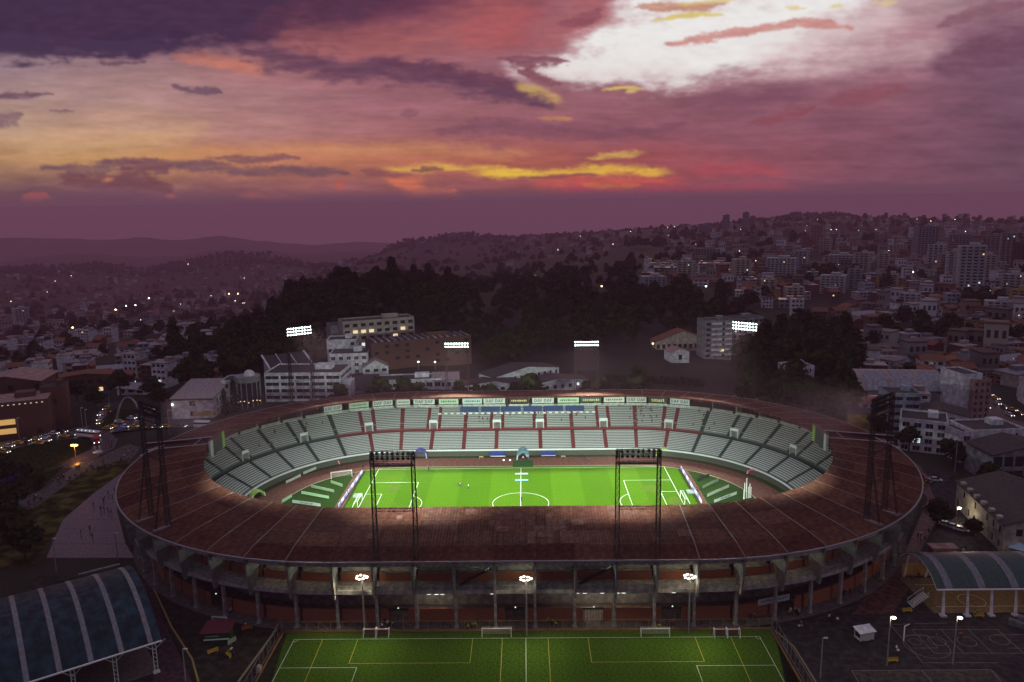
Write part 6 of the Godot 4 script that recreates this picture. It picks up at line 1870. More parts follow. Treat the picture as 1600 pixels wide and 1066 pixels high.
	for k in 8200:
		var left := k % 3 == 0
		var px := rng.randf_range(-150, 560) if left else rng.randf_range(780, 1720)
		var r := 1150.0 * pow(3.2, rng.randf()) if left else 470.0 * pow(7.2, rng.randf())
		if not left and px < 1050:
			r = rng.randf_range(1700, 3600)
		var p := polar(px, r)
		var dense := tn.get_noise_2d(p.x * 1.3 + 50, p.z * 1.3)
		if blocked(p, 2.5) or (not left and r < 800 and px < 1330) or dense > (0.16 if px > 1050 else (-0.05 if left else -0.22)):
			continue
		var tall := 1.0 if rng.randf() < 0.8 else rng.randf_range(1.5, 3.4)
		far_tf.append(Transform3D(Basis(Vector3.UP, atan2(CAM.x - p.x, CAM.z - p.z) + rng.randf_range(-0.6, 0.6)).scaled_local(Vector3(rng.randf_range(0.6, 1.3), tall * rng.randf_range(0.7, 1.1), rng.randf_range(0.7, 1.2))), p))
		far_col.append([Color(0.5, 0.5, 0.52), Color(0.30, 0.25, 0.22), Color(0.18, 0.09, 0.065), Color(0.2, 0.19, 0.2), Color(0.14, 0.11, 0.10), Color(0.38, 0.36, 0.35), Color(0.22, 0.15, 0.12)][rng.randi() % 7])
	var hm := mat("distant_house_wall", Color(1, 1, 1), 0.9)
	hm.vertex_color_use_as_albedo = true
	var fo := multi("distant_houses", hb.mesh(), hm, far_tf, far_col)
	tag(fo, "mass of small distant houses spread over the hills behind", "houses")
	# street lights of the far city
	var bulbs := [[], []]
	for k in 130:
		var p: Vector3 = far_tf[rng.randi() % far_tf.size()].origin
		var r := Vector2(p.x - CAM.x, p.z - CAM.z).length()
		bulbs[0 if rng.randf() < 0.55 else 1].append(Transform3D(Basis().scaled(Vector3.ONE * r * 0.0003 * rng.randf_range(0.4, 1.4)), p + Vector3(rng.randf_range(-9, 9), 9.5, 9)))
	var bulb := bm(func(b: MB) -> void: b.ball(Vector3.ZERO, Vector3(1, 1, 1), 6, 4))
	for k in 2:
		var lo := multi("distant_street_lights", bulb, [mats.lamp_warm, mats.lamp_cool][k], bulbs[k])
		tag(lo, ["warm", "cool white"][k] + " pinpoints of street lights scattered over the far city", "street lights")
	# lit street lamps near enough to pick out
	for q in [[181, 484, 0], [233, 466, 1], [197, 478, 1], [212, 477, 1], [358, 459, 0], [372, 459, 0], [392, 479, 1], [114, 512, 0], [10, 570, 1], [812, 432, 0], [836, 431, 0], [860, 446, 0], [940, 448, 0], [1158, 482, 1], [1330, 402, 1], [1365, 403, 1], [1376, 382, 1], [1510, 389, 1], [1340, 436, 0], [1385, 458, 0], [1505, 424, 1], [1585, 496, 1], [1426, 425, 1], [1318, 387, 1], [778, 546, 0], [805, 556, 0], [706, 555, 1], [654, 571, 1], [680, 571, 1], [1020, 541, 0], [1475, 586, 1], [1563, 545, 1], [494, 551, 0], [497, 506, 1], [1010, 463, 0], [1103, 448, 1]]:
		var p := on_ground(q[0], q[1] + 6)
		var r := Vector2(p.x - CAM.x, p.z - CAM.z).length()
		var hh := maxf(4.0, height_at(p, q[0], q[1]))
		var o := thing("street_lamp", "%s street lamp glowing %s" % [["warm", "white"][q[2]], "in the valley city" if q[0] < 400 else ("in the city below the ridge" if q[0] > 1000 else "in the dark valley behind the stadium")], "street lamp", p, 0, "street lamps of the city")
		part("pole", bm(func(b: MB) -> void: b.tube(Vector3(0, -1, 0), Vector3(0, hh, 0), 0.12, 0.08, 6)), mats.pole_galvanised, o)
		part("lamp_head", bm(func(b: MB) -> void: b.ball(Vector3(0, hh, 0), Vector3(1, 0.8, 1) * clampf(r * 0.0011, 0.3, 2.0), 8, 5)), [mats.lamp_warm, mats.lamp_cool][q[2]], o)
	for q in [[906, 342, 358, 30], [397, 383, 396, 26], [1270, 318, 332, 30], [938, 350, 360, 16], [1292, 324, 332, 16], [1445, 376, 392, 20], [397, 443, 470, 30]]:   # masts on the ridges
		var p := on_ground(q[0], q[2])
		var hh := clampf(height_at(p, q[0], q[1]), 8, 90)
		solo("radio_mast", bm(func(b: MB) -> void: lattice(b, Vector3(0, -2, 0), Vector3(0, hh, 0), hh * 0.06, hh * 0.02, 8, maxf(0.3, hh * 0.012))), mats.tower_steel, "thin radio mast standing on the hill line %s" % ("above the city ridge" if q[0] > 1000 else ("beside the woods" if q[0] < 500 else "on the middle ridge")), "mast", p, 0, "radio masts on the hills")

# ---------------------------------------------------------------- halls with barrel roofs
func vault(o: Node3D, length: float, span: float, eave: float, rise: float, strip: float, gap: float, m: Material, pale: Material) -> void:
	# x runs along the hall from its near corner, z across it away from the near eave
	var R := (span * span / 4 + rise * rise) / (2 * rise)
	var arc := func(t: float) -> Vector2:
		var a := lerpf(-1, 1, t) * asin(span / 2 / R)
		return Vector2(span / 2 + R * sin(a), eave + rise - R * (1 - cos(a)))
	var x := 0.0
	var k := 0
	while x < length - 0.1:
		var w := minf(strip if k % 2 == 1 else gap, length - x)
		if k == 0:
			w = gap * 0.35
		var lift := 0.05 if k % 2 == 1 else 0.0
		var x0 := x
		part("translucent_strip" if k % 2 == 1 else "roof_sheet", bm(func(b: MB) -> void:
			var n := 18
			var cols := 1 if k % 2 == 1 else maxi(1, int(w / 0.55))
			for c in cols:
				var xa := x0 + w * c / cols
				var xb := x0 + w * (c + 1) / cols
				var ha := 0.035 if c % 2 == 0 else -0.035
				var hb := -ha
				if cols == 1:
					ha = 0.0; hb = 0.0
				for i in n:
					var p: Vector2 = arc.call(float(i) / n)
					var q: Vector2 = arc.call(float(i + 1) / n)
					b.quad(Vector3(xa, p.y + lift + ha, -p.x), Vector3(xb, p.y + lift + hb, -p.x), Vector3(xb, q.y + lift + hb, -q.x), Vector3(xa, q.y + lift + ha, -q.x))), pale if k % 2 == 1 else m, o)
		x += w
		k += 1
	part("eave_gutter", bm(func(b: MB) -> void: b.box(Vector3(length / 2, eave - 0.12, 0.12), Vector3(length, 0.25, 0.3))), mats.goal_white, o)
	part("end_arch", bm(func(b: MB) -> void:
		for i in 18:
			var p: Vector2 = arc.call(i / 18.0)
			var q: Vector2 = arc.call((i + 1) / 18.0)
			b.bar(Vector3(0.1, p.y - 0.25, -p.x), Vector3(0.1, q.y - 0.25, -q.x), 0.22)), mats.goal_white, o)

func halls() -> void:
	var teal: StandardMaterial3D = mat("teal_sheet", Color(0.016, 0.050, 0.068), 0.45, "patchy", 0.05)
	teal.metallic_specular = 0.22
	var pale := mat("pale_sheet", Color(0.22, 0.22, 0.23), 0.5, "stain", 0.2)
	var u := Vector3(-0.80, 0, 0.60)
	var g := thing("arched_gym", "open gym with dark teal barrel roof crossed by pale strips", "building", Vector3(-75.1, 0, 92.2), atan2(-u.z, u.x) + PI)
	g.transform = Transform3D(Basis(u, Vector3.UP, Vector3(0.60, 0, 0.80)), Vector3(-75.1, 0, 92.2))
	# x of the hall runs along u, its own +z points back to the camera
	vault(g, 62, 40, 7.5, 6.5, 0.95, 4.6, teal, pale)
	for k in 8:
		part("post", bm(func(b: MB) -> void:
			var x := 1.4 + k * 7.6
			for e in [-0.35, 0.35]:
				b.bar(Vector3(x + e, 0, -1.0), Vector3(x + e, 7.0, -1.0), 0.16)
			for y in 7:
				b.bar(Vector3(x - 0.35, y + 0.2, -1.0), Vector3(x + 0.35, y + 0.9, -1.0), 0.09)
			b.bar(Vector3(x, 5.2, -1.0), Vector3(x + 2.2, 7.2, -0.6), 0.13)
			b.bar(Vector3(x, 5.2, -1.0), Vector3(x - 2.2, 7.2, -0.6), 0.13)
			b.box(Vector3(x, 0.2, -1.0), Vector3(1.3, 0.4, 0.9))), mats.rail_white, g)
	part("court_floor", bm(func(b: MB) -> void: b.box(Vector3(31, 0.05, -20), Vector3(60, 0.08, 38))), mat("court_dusk", Color(0.14, 0.12, 0.11), 0.5, "stain", 0.15), g)
	part("far_wall", bm(func(b: MB) -> void: b.box(Vector3(31, 3.6, -39.4), Vector3(62, 7.2, 0.4))), mats.wall_grey, g)
	part("ridge_lights", bm(func(b: MB) -> void: b.box(Vector3(6, 11.4, -35.2), Vector3(9, 0.25, 0.6))), mats.pale_sheet, g)
	var rg := mat("court_roof_green", Color(0.030, 0.075, 0.060), 0.35, "stain", 0.15)
	var h := thing("covered_court", "covered court with dark green barrel roof, pale strips and white columns", "building", Vector3(97.6, 0, 70.6))
	vault(h, 46, 18, 6.3, 3.6, 1.7, 6.0, rg, pale)
	for k in 6:
		part("column", bm(func(b: MB) -> void:
			b.tube(Vector3(1.4 + k * 5.6, 0, 1.0), Vector3(1.9 + k * 5.6, 6.2, -0.4), 0.38, 0.26, 8)
			b.box(Vector3(1.4 + k * 5.6, 0.2, 1.0), Vector3(1.3, 0.4, 1.3))), mats.wall_white, h)
		part("column", bm(func(b: MB) -> void: b.tube(Vector3(1.4 + k * 5.6, 0, -18.4), Vector3(1.9 + k * 5.6, 6.2, -17.6), 0.38, 0.26, 8)), mats.wall_white, h)
	part("court_floor", bm(func(b: MB) -> void: b.box(Vector3(22, 0.04, -9), Vector3(44, 0.08, 17.4))), mat("court_ochre", Color(0.20, 0.15, 0.09), 0.5, "stain", 0.15), h)
	part("court_marking", bm(func(b: MB) -> void:
		b.ring(Vector3(12, 0.095, -6), 3.0, 0.12, 0, TAU, 32)
		b.box(Vector3(20, 0.09, -3.2), Vector3(36, 0.02, 0.1))
		b.box(Vector3(20, 0.09, -14.0), Vector3(36, 0.02, 0.1))), mats.line_white, h)
	part("back_wall", bm(func(b: MB) -> void: b.box(Vector3(23, 1.7, -19.2), Vector3(44, 3.4, 0.3))), mats.wall_ochre, h)
	part("stair", bm(func(b: MB) -> void:
		for k in 8:
			b.box(Vector3(-3.6 + k * 0.45, 0.2 + k * 0.36, -4.0), Vector3(0.5, 0.12, 2.6))
		for e in [-5.3, -2.7]:
			b.bar(Vector3(-3.8, 1.1, e), Vector3(-0.2, 4.0, e), 0.09)
			b.bar(Vector3(-3.8, 0.1, e), Vector3(-3.8, 1.1, e), 0.08)
			b.bar(Vector3(-0.2, 2.9, e), Vector3(-0.2, 4.0, e), 0.08)), mats.rail_white, h)
	for x in [8.0, 20.0, 32.0]:
		part("court_lamp", bm(func(b: MB) -> void: b.box(Vector3(x, 8.2, -9), Vector3(1.2, 0.15, 0.4))), mats.lamp_warm, h)
		var l := OmniLight3D.new()
		l.name = "court_light"
		l.light_energy = 9.0
		l.light_color = Color(1.0, 0.82, 0.55)
		l.light_size = 0.5
		l.omni_range = 60
		l.shadow_enabled = true
		l.position = Vector3(x, 7.8, -9)
		h.add_child(l, true)
	solo("terrace_wall", bm(func(b: MB) -> void:
		for k in 3:
			b.box(Vector3(k * 1.6, 0.6 + k * 0.7, -k * 1.2), Vector3(9, 1.3 + k * 0.4, 1.4))), mat("wall_grey_green", Color(0.17, 0.18, 0.17), 0.9, "stain", 0.15), "stepped grey terrace wall by the car yard below the covered court", "wall", at(1612, 985), -0.7)

# ---------------------------------------------------------------- street furniture
func lit_pole(px: float, py: float, h: float, label: String, warm: bool, energy: float, head := 0.45, double := false) -> void:
	var o := thing("street_light", label, "street light", at(px, py))
	part("pole", bm(func(b: MB) -> void: b.tube(Vector3.ZERO, Vector3(0, h, 0), 0.16, 0.09, 8)), mats.pole_galvanised, o)
	part("arm", bm(func(b: MB) -> void: b.bar(Vector3(-0.7 if double else 0.0, h, 0), Vector3(0.7, h + 0.1, 0), 0.08)), mats.pole_galvanised, o)
	if energy > 0:
		part("lamp_head", bm(func(b: MB) -> void:
			b.ball(Vector3(0.6, h + 0.05, 0), Vector3(head * 1.3, head * 0.5, head), 8, 5)
			if double:
				b.ball(Vector3(-0.6, h + 0.05, 0), Vector3(head * 1.3, head * 0.5, head), 8, 5)), glow("street_amber", Color(1.0, 0.55, 0.12), 9.0) if warm else glow("street_white", Color(1.0, 0.95, 0.82), 8.0), o)
		var l := OmniLight3D.new()
		l.name = "street_light_glow"
		l.light_energy = energy
		l.light_color = Color(1.0, 0.62, 0.22) if warm else Color(1.0, 0.94, 0.8)
		l.light_size = 0.4
		l.omni_range = 120
		l.shadow_enabled = true
		l.position = Vector3(0.6, h - 0.5, 0)
		o.add_child(l, true)
	else:
		part("lamp_head", bm(func(b: MB) -> void: b.box(Vector3(0.6, h, 0), Vector3(0.8, 0.2, 0.35))), mats.rail_white, o)

func furniture() -> void:
	lit_pole(1386, 1040, 10.8, "lit lamp post at the corner of the ball court beside the yellow bench", false, 9.0)
	lit_pole(1489, 1038, 10.5, "lit lamp post standing on the ball court in front of the covered court", false, 9.0)
	lit_pole(1282, 1060, 9.0, "unlit lamp post beside the training pitch fence", false, 0.0)
	lit_pole(1494, 817, 4.6, "bright lamp over the cars parked by the barn", false, 16.0, 0.5)
	lit_pole(118, 716, 5.2, "amber street lamp shining over the traffic island", true, 60.0, 0.7, true)
	lit_pole(1591, 845, 6.5, "lamp before the end wall of the cream barn", false, 16.0, 0.4)
	lit_pole(112, 1066, 11.5, "tall lamp post in front of the teal barrel roof", false, 0.0)
	lit_pole(290, 1066, 7.5, "grey lamp post on the maroon court", false, 0.0)
	lit_pole(88, 893, 9.5, "thin grey lamp post behind the teal barrel roof", false, 0.0)
	lit_pole(184, 875, 8.0, "thin grey lamp post at the lower edge of the wet plaza", false, 0.0)
	lit_pole(303, 660, 9.0, "white lamp post in front of the white wing", false, 0.0)
	lit_pole(265, 680, 11.0, "tall lamp post behind the plaza side roof edge", false, 0.0)
	lit_pole(1492, 738, 12.0, "tall lamp post in front of the big round tree", false, 0.0)
	lit_pole(129, 668, 9.0, "first of two grey poles above the bus", false, 0.0)
	lit_pole(135, 667, 8.0, "second of two grey poles above the bus", false, 0.0)
	lit_pole(30, 685, 9.0, "pale pole in front of the brick centre", false, 0.0)
	# white arch monument
	var ar := thing("arch_monument", "slender pale arch on the lawn behind the traffic", "monument", at(203, 657))
	part("arch_rib", bm(func(b: MB) -> void:
		for k in 20:
			var f := func(t: float) -> Vector3: return Vector3(lerpf(-6.2, 6.2, t), 11.0 * (1 - pow(absf(2 * t - 1), 2.2)), 0)
			var w := lerpf(0.35, 0.9, absf(2 * (k + 0.5) / 20 - 1))
			b.bar(f.call(k / 20.0), f.call((k + 1) / 20.0), w)), mats.pale_concrete, ar)
	part("base_block", bm(func(b: MB) -> void:
		for e in [-6.2, 6.2]:
			b.box(Vector3(e, 0.3, 0), Vector3(1.6, 0.6, 1.6))), mats.pale_concrete, ar)
	var sg := thing("road_sign", "blue road sign on two posts above the side street", "sign", at(163, 634))
	part("panel", bm(func(b: MB) -> void: b.box(Vector3(0, 6.2, 0), Vector3(6.0, 1.8, 0.15))), mat("sign_blue", Color(0.02, 0.12, 0.30), 0.5), sg)
	for e in [-2.4, 2.4]:
		part("post", bm(func(b: MB) -> void: b.bar(Vector3(e, 0, -0.1), Vector3(e, 6, -0.1), 0.15)), mats.pole_galvanised, sg)
	solo("tarpaulin_tent", bm(func(b: MB) -> void:
		b.box(Vector3(0, 2.6, 0), Vector3(5.6, 0.15, 4), Basis(Vector3.RIGHT, 0.25))
		for x in [-2.6, 2.6]:
			for z in [-1.8, 1.8]:
				b.bar(Vector3(x, 0, z), Vector3(x, 2.5 - z * 0.2, z), 0.1)), mat("tarp_blue", Color(0.015, 0.04, 0.26), 0.55), "bright blue tarpaulin stall under the park trees", "tent", at(13, 758))
	for k in 2:
		solo("park_umbrella", bm(func(b: MB) -> void:
			b.tube(Vector3(0, 2.0, 0), Vector3(0, 2.8, 0), 1.9, 0.05, 10)
			b.bar(Vector3.ZERO, Vector3(0, 2.6, 0), 0.08)), [mats.panel_white, mat("umbrella_blue", Color(0.04, 0.07, 0.3), 0.6)][k], ["white street umbrella among the crowd on the pavement", "blue street umbrella beside the avenue traffic"][k], "umbrella", [at(153, 714), at(189, 676)][k])
	# snack kiosk, tables and benches left of the training pitch
	var ki := thing("snack_kiosk", "green snack kiosk with red roof on the plaza side of the training pitch", "kiosk", at(342, 1000), 0.1)
	part("wall", bm(func(b: MB) -> void: b.box(Vector3(0, 1.3, 0), Vector3(6.0, 2.6, 3.0))), mat("kiosk_green", Color(0.015, 0.11, 0.02), 0.6, "grain", 0.5), ki)
	part("roof", bm(func(b: MB) -> void: b.hexa([Vector3(-3.6, 2.6, 2.0), Vector3(3.2, 2.6, 2.0), Vector3(3.6, 3.7, -1.9), Vector3(-2.8, 3.7, -1.9), Vector3(-3.6, 2.8, 2.0), Vector3(3.2, 2.8, 2.0), Vector3(3.6, 3.9, -1.9), Vector3(-2.8, 3.9, -1.9)])), mat("kiosk_red", Color(0.14, 0.025, 0.035), 0.7, "grain", 0.4), ki)
	part("counter", bm(func(b: MB) -> void: b.box(Vector3(0, 1.1, 1.7), Vector3(5.6, 0.1, 0.5))), mats.rail_white, ki)
	part("sign_strip", bm(func(b: MB) -> void:
		for k in 7:
			b.box(Vector3(-2.2 + k * 0.42, 1.8, 1.53), Vector3(0.3, 0.22 + 0.1 * (k % 2), 0.03))), mats.panel_white, ki)
	goal_thing(at(343, 977), -0.12, "small white goal frame behind the snack kiosk", 3.6, 2.0, 0.8)
	for q in [[386, 985, 0.3, "orange snack table with people beside the kiosk", "orange"], [333, 1021, 0.7, "yellow bench angled before the kiosk", "yellow"], [357, 1026, -0.8, "yellow bench on the grass by the kiosk", "yellow"], [1395, 1035, 0.05, "yellow bench at the foot of the court lamp post", "yellow"], [1418, 957, 0.1, "yellow bench beside the covered court stairs", "yellow"], [1428, 945, 1.0, "yellow bench at the corner of the covered court", "yellow"], [1530, 965, 0.0, "long yellow bench under the covered court eave", "yellow"]]:
		var o := thing("park_bench", q[3], "bench", at(q[0], q[1]), q[2])
		var m := mat("bench_" + q[4], Color(0.40, 0.26, 0.02) if q[4] == "yellow" else Color(0.36, 0.11, 0.02), 0.6)
		part("seat", bm(func(b: MB) -> void: b.box(Vector3(0, 0.46, 0), Vector3(2.4, 0.08, 0.5))), m, o)
		part("backrest", bm(func(b: MB) -> void: b.box(Vector3(0, 0.8, -0.26), Vector3(2.4, 0.45, 0.07))), m, o)
		for e in [-0.9, 0.9]:
			part("leg", bm(func(b: MB) -> void: b.box(Vector3(e, 0.21, 0), Vector3(0.1, 0.42, 0.45))), m, o)
	board(at(356, 1009), at(369, 1001), 1.1, Color(0.42, 0.46, 0.36), "pale leaning sign board beside the kiosk")
	solo("turf_sack", bm(func(b: MB) -> void: b.hexa([Vector3(-0.5, 0, 0.9), Vector3(0.5, 0, 0.9), Vector3(0.5, 0, -0.9), Vector3(-0.5, 0, -0.9), Vector3(-0.35, 1.1, 0.5), Vector3(0.3, 1.1, 0.6), Vector3(0.3, 1.0, -0.6), Vector3(-0.35, 1.2, -0.5)])), mat("sack_pale", Color(0.4, 0.33, 0.25), 0.9, "grain", 1.0), "pale sack leaning on the plaza side training fence", "sack", at(405, 1048))
	# basketball hoops
	for q in [[1412, 1002, 0.4, "white basketball hoop stand at the plaza side of the ball court"]]:
		var o := thing("basketball_hoop", q[3], "basketball hoop", at(q[0], q[1]), q[2])
		part("post", bm(func(b: MB) -> void:
			b.bar(Vector3.ZERO, Vector3(0, 3.6, 0), 0.18)
			b.bar(Vector3(0, 3.6, 0), Vector3(1.5, 3.8, 0), 0.14)), mats.goal_white, o)
		part("backboard", bm(func(b: MB) -> void: b.box(Vector3(1.6, 3.7, 0), Vector3(0.08, 1.1, 1.8))), mat("backboard_dark", Color(0.03, 0.035, 0.05), 0.5), o)
		part("ring", bm(func(b: MB) -> void: b.ring(Vector3(2.0, 3.3, 0), 0.25, 0.06, 0, TAU, 14)), mats.bench_orange, o)
	# entrance banner on the right of the facade and the pink ticket booth
	var eb := thing("entrance_banner", "white printed banner over the gate on the yard side of the facade", "banner", at(1235, 928, 4.0), 0.0)
	eb.transform = Transform3D(Basis(Vector3.UP, deg_to_rad(18)), C0 + Vector3(60.5, 3.6, 70.6))
	part("cloth", bm(func(b: MB) -> void: b.box(Vector3(0, 0.7, 0), Vector3(8.6, 1.5, 0.06))), mats.panel_white, eb)
	part("print", bm(func(b: MB) -> void:
		for k in 9:
			b.box(Vector3(-3.2 + k * 0.8, 0.7 + 0.1 * (k % 3), 0.05), Vector3(0.55, 0.45, 0.03))), mat("print_grey", Color(0.12, 0.14, 0.16), 0.8), eb)
	var tb := thing("ticket_booth", "pink roofed booth beyond the covered court", "kiosk", at(1472, 868))
	part("wall", bm(func(b: MB) -> void: b.box(Vector3(0, 1.2, 0), Vector3(6.4, 2.4, 2.6))), mat("booth_pink", Color(0.34, 0.15, 0.12), 0.7), tb)
	part("roof", bm(func(b: MB) -> void: b.box(Vector3(0, 2.7, 0), Vector3(7.2, 0.3, 3.4))), mats.wall_pink, tb)
	part("hatch", bm(func(b: MB) -> void: b.box(Vector3(0, 1.5, 1.33), Vector3(4.6, 0.7, 0.08))), mats.glass_dark, tb)
	solo("crowd_barrier", bm(func(b: MB) -> void:
		b.bar(Vector3(-13, 1.1, 0), Vector3(13, 1.1, 0), 0.07)
		b.bar(Vector3(-13, 0.2, 0), Vector3(13, 0.2, 0), 0.07)
		for k in 27:
			b.bar(Vector3(-13 + k, 0.1, 0), Vector3(-13 + k, 1.1, 0), 0.05)), mats.fence_grey, "grey crowd barrier in front of the waiting crowd by the barn", "barrier", at(1545, 884))
	var tent := thing("blue_gazebo", "pale blue gazebo behind the crowd by the barn", "tent", at(1592, 868))
	part("canopy", bm(func(b: MB) -> void: b.tube(Vector3(0, 2.4, 0), Vector3(0, 3.6, 0), 3.2, 0.1, 4)), mat("gazebo_blue", Color(0.30, 0.45, 0.55), 0.6), tent)
	part("frame", bm(func(b: MB) -> void:
		for e in [-1, 1]:
			b.bar(Vector3(e * 3.0, 0, 0), Vector3(e * 3.0, 2.4, 0), 0.1)
			b.bar(Vector3(0, 0, e * 3.0), Vector3(0, 2.4, e * 3.0), 0.1)), mats.rail_white, tent)

# ---------------------------------------------------------------- vehicles
var wheel_m: Array = []
func car_proto(body: Color, key: String) -> Node3D:
	var o := Node3D.new()
	o.name = "car"
	var paint := mat("car_" + key, body, 0.3)
	part("body", bm(func(b: MB) -> void:
		b.hexa([Vector3(-0.86, 0.28, 2.05), Vector3(0.86, 0.28, 2.05), Vector3(0.86, 0.28, -2.05), Vector3(-0.86, 0.28, -2.05), Vector3(-0.84, 0.72, 2.1), Vector3(0.84, 0.72, 2.1), Vector3(0.84, 0.85, -2.08), Vector3(-0.84, 0.85, -2.08)])
		b.hexa([Vector3(-0.84, 0.72, 2.0), Vector3(0.84, 0.72, 2.0), Vector3(0.84, 0.85, -2.0), Vector3(-0.84, 0.85, -2.0), Vector3(-0.8, 0.82, 1.7), Vector3(0.8, 0.82, 1.7), Vector3(0.8, 0.95, -1.9), Vector3(-0.8, 0.95, -1.9)])
		b.hexa([Vector3(-0.66, 1.4, 0.3), Vector3(0.66, 1.4, 0.3), Vector3(0.66, 1.4, -1.2), Vector3(-0.66, 1.4, -1.2), Vector3(-0.6, 1.47, 0.2), Vector3(0.6, 1.47, 0.2), Vector3(0.6, 1.47, -1.1), Vector3(-0.6, 1.47, -1.1)])), paint, o)
	part("windscreen", bm(func(b: MB) -> void: b.hexa([Vector3(-0.78, 0.86, 1.1), Vector3(0.78, 0.86, 1.1), Vector3(0.78, 0.92, -1.7), Vector3(-0.78, 0.92, -1.7), Vector3(-0.66, 1.4, 0.3), Vector3(0.66, 1.4, 0.3), Vector3(0.66, 1.4, -1.2), Vector3(-0.66, 1.4, -1.2)])), mats.glass_dark, o)
	if wheel_m.is_empty():
		wheel_m = [bm(func(b: MB) -> void: b.tube(Vector3(-0.1, 0, 0), Vector3(0.1, 0, 0), 0.32, 0.32, 12)), bm(func(b: MB) -> void: b.tube(Vector3(-0.12, 0, 0), Vector3(0.12, 0, 0), 0.19, 0.19, 8))]
	for x in [-0.8, 0.8]:
		for z in [-1.3, 1.35]:
			var w := part("wheel", wheel_m[0], mat("tyre", Color(0.02, 0.02, 0.02), 0.9), o, Transform3D(Basis(), Vector3(x, 0.32, z)))
			part("rim", wheel_m[1], mats.roof_zinc, w)
		part("headlight", bm(func(b: MB) -> void: b.ball(Vector3(x * 0.78, 0.62, 2.1), Vector3(0.2, 0.13, 0.08), 8, 4)), glow("car_headlight", Color(1.0, 0.95, 0.82), 5.0), o)
		part("taillight", bm(func(b: MB) -> void: b.box(Vector3(x * 0.8, 0.72, -2.09), Vector3(0.3, 0.14, 0.06))), glow("car_taillight", Color(1.0, 0.06, 0.04), 1.2), o)
	return o

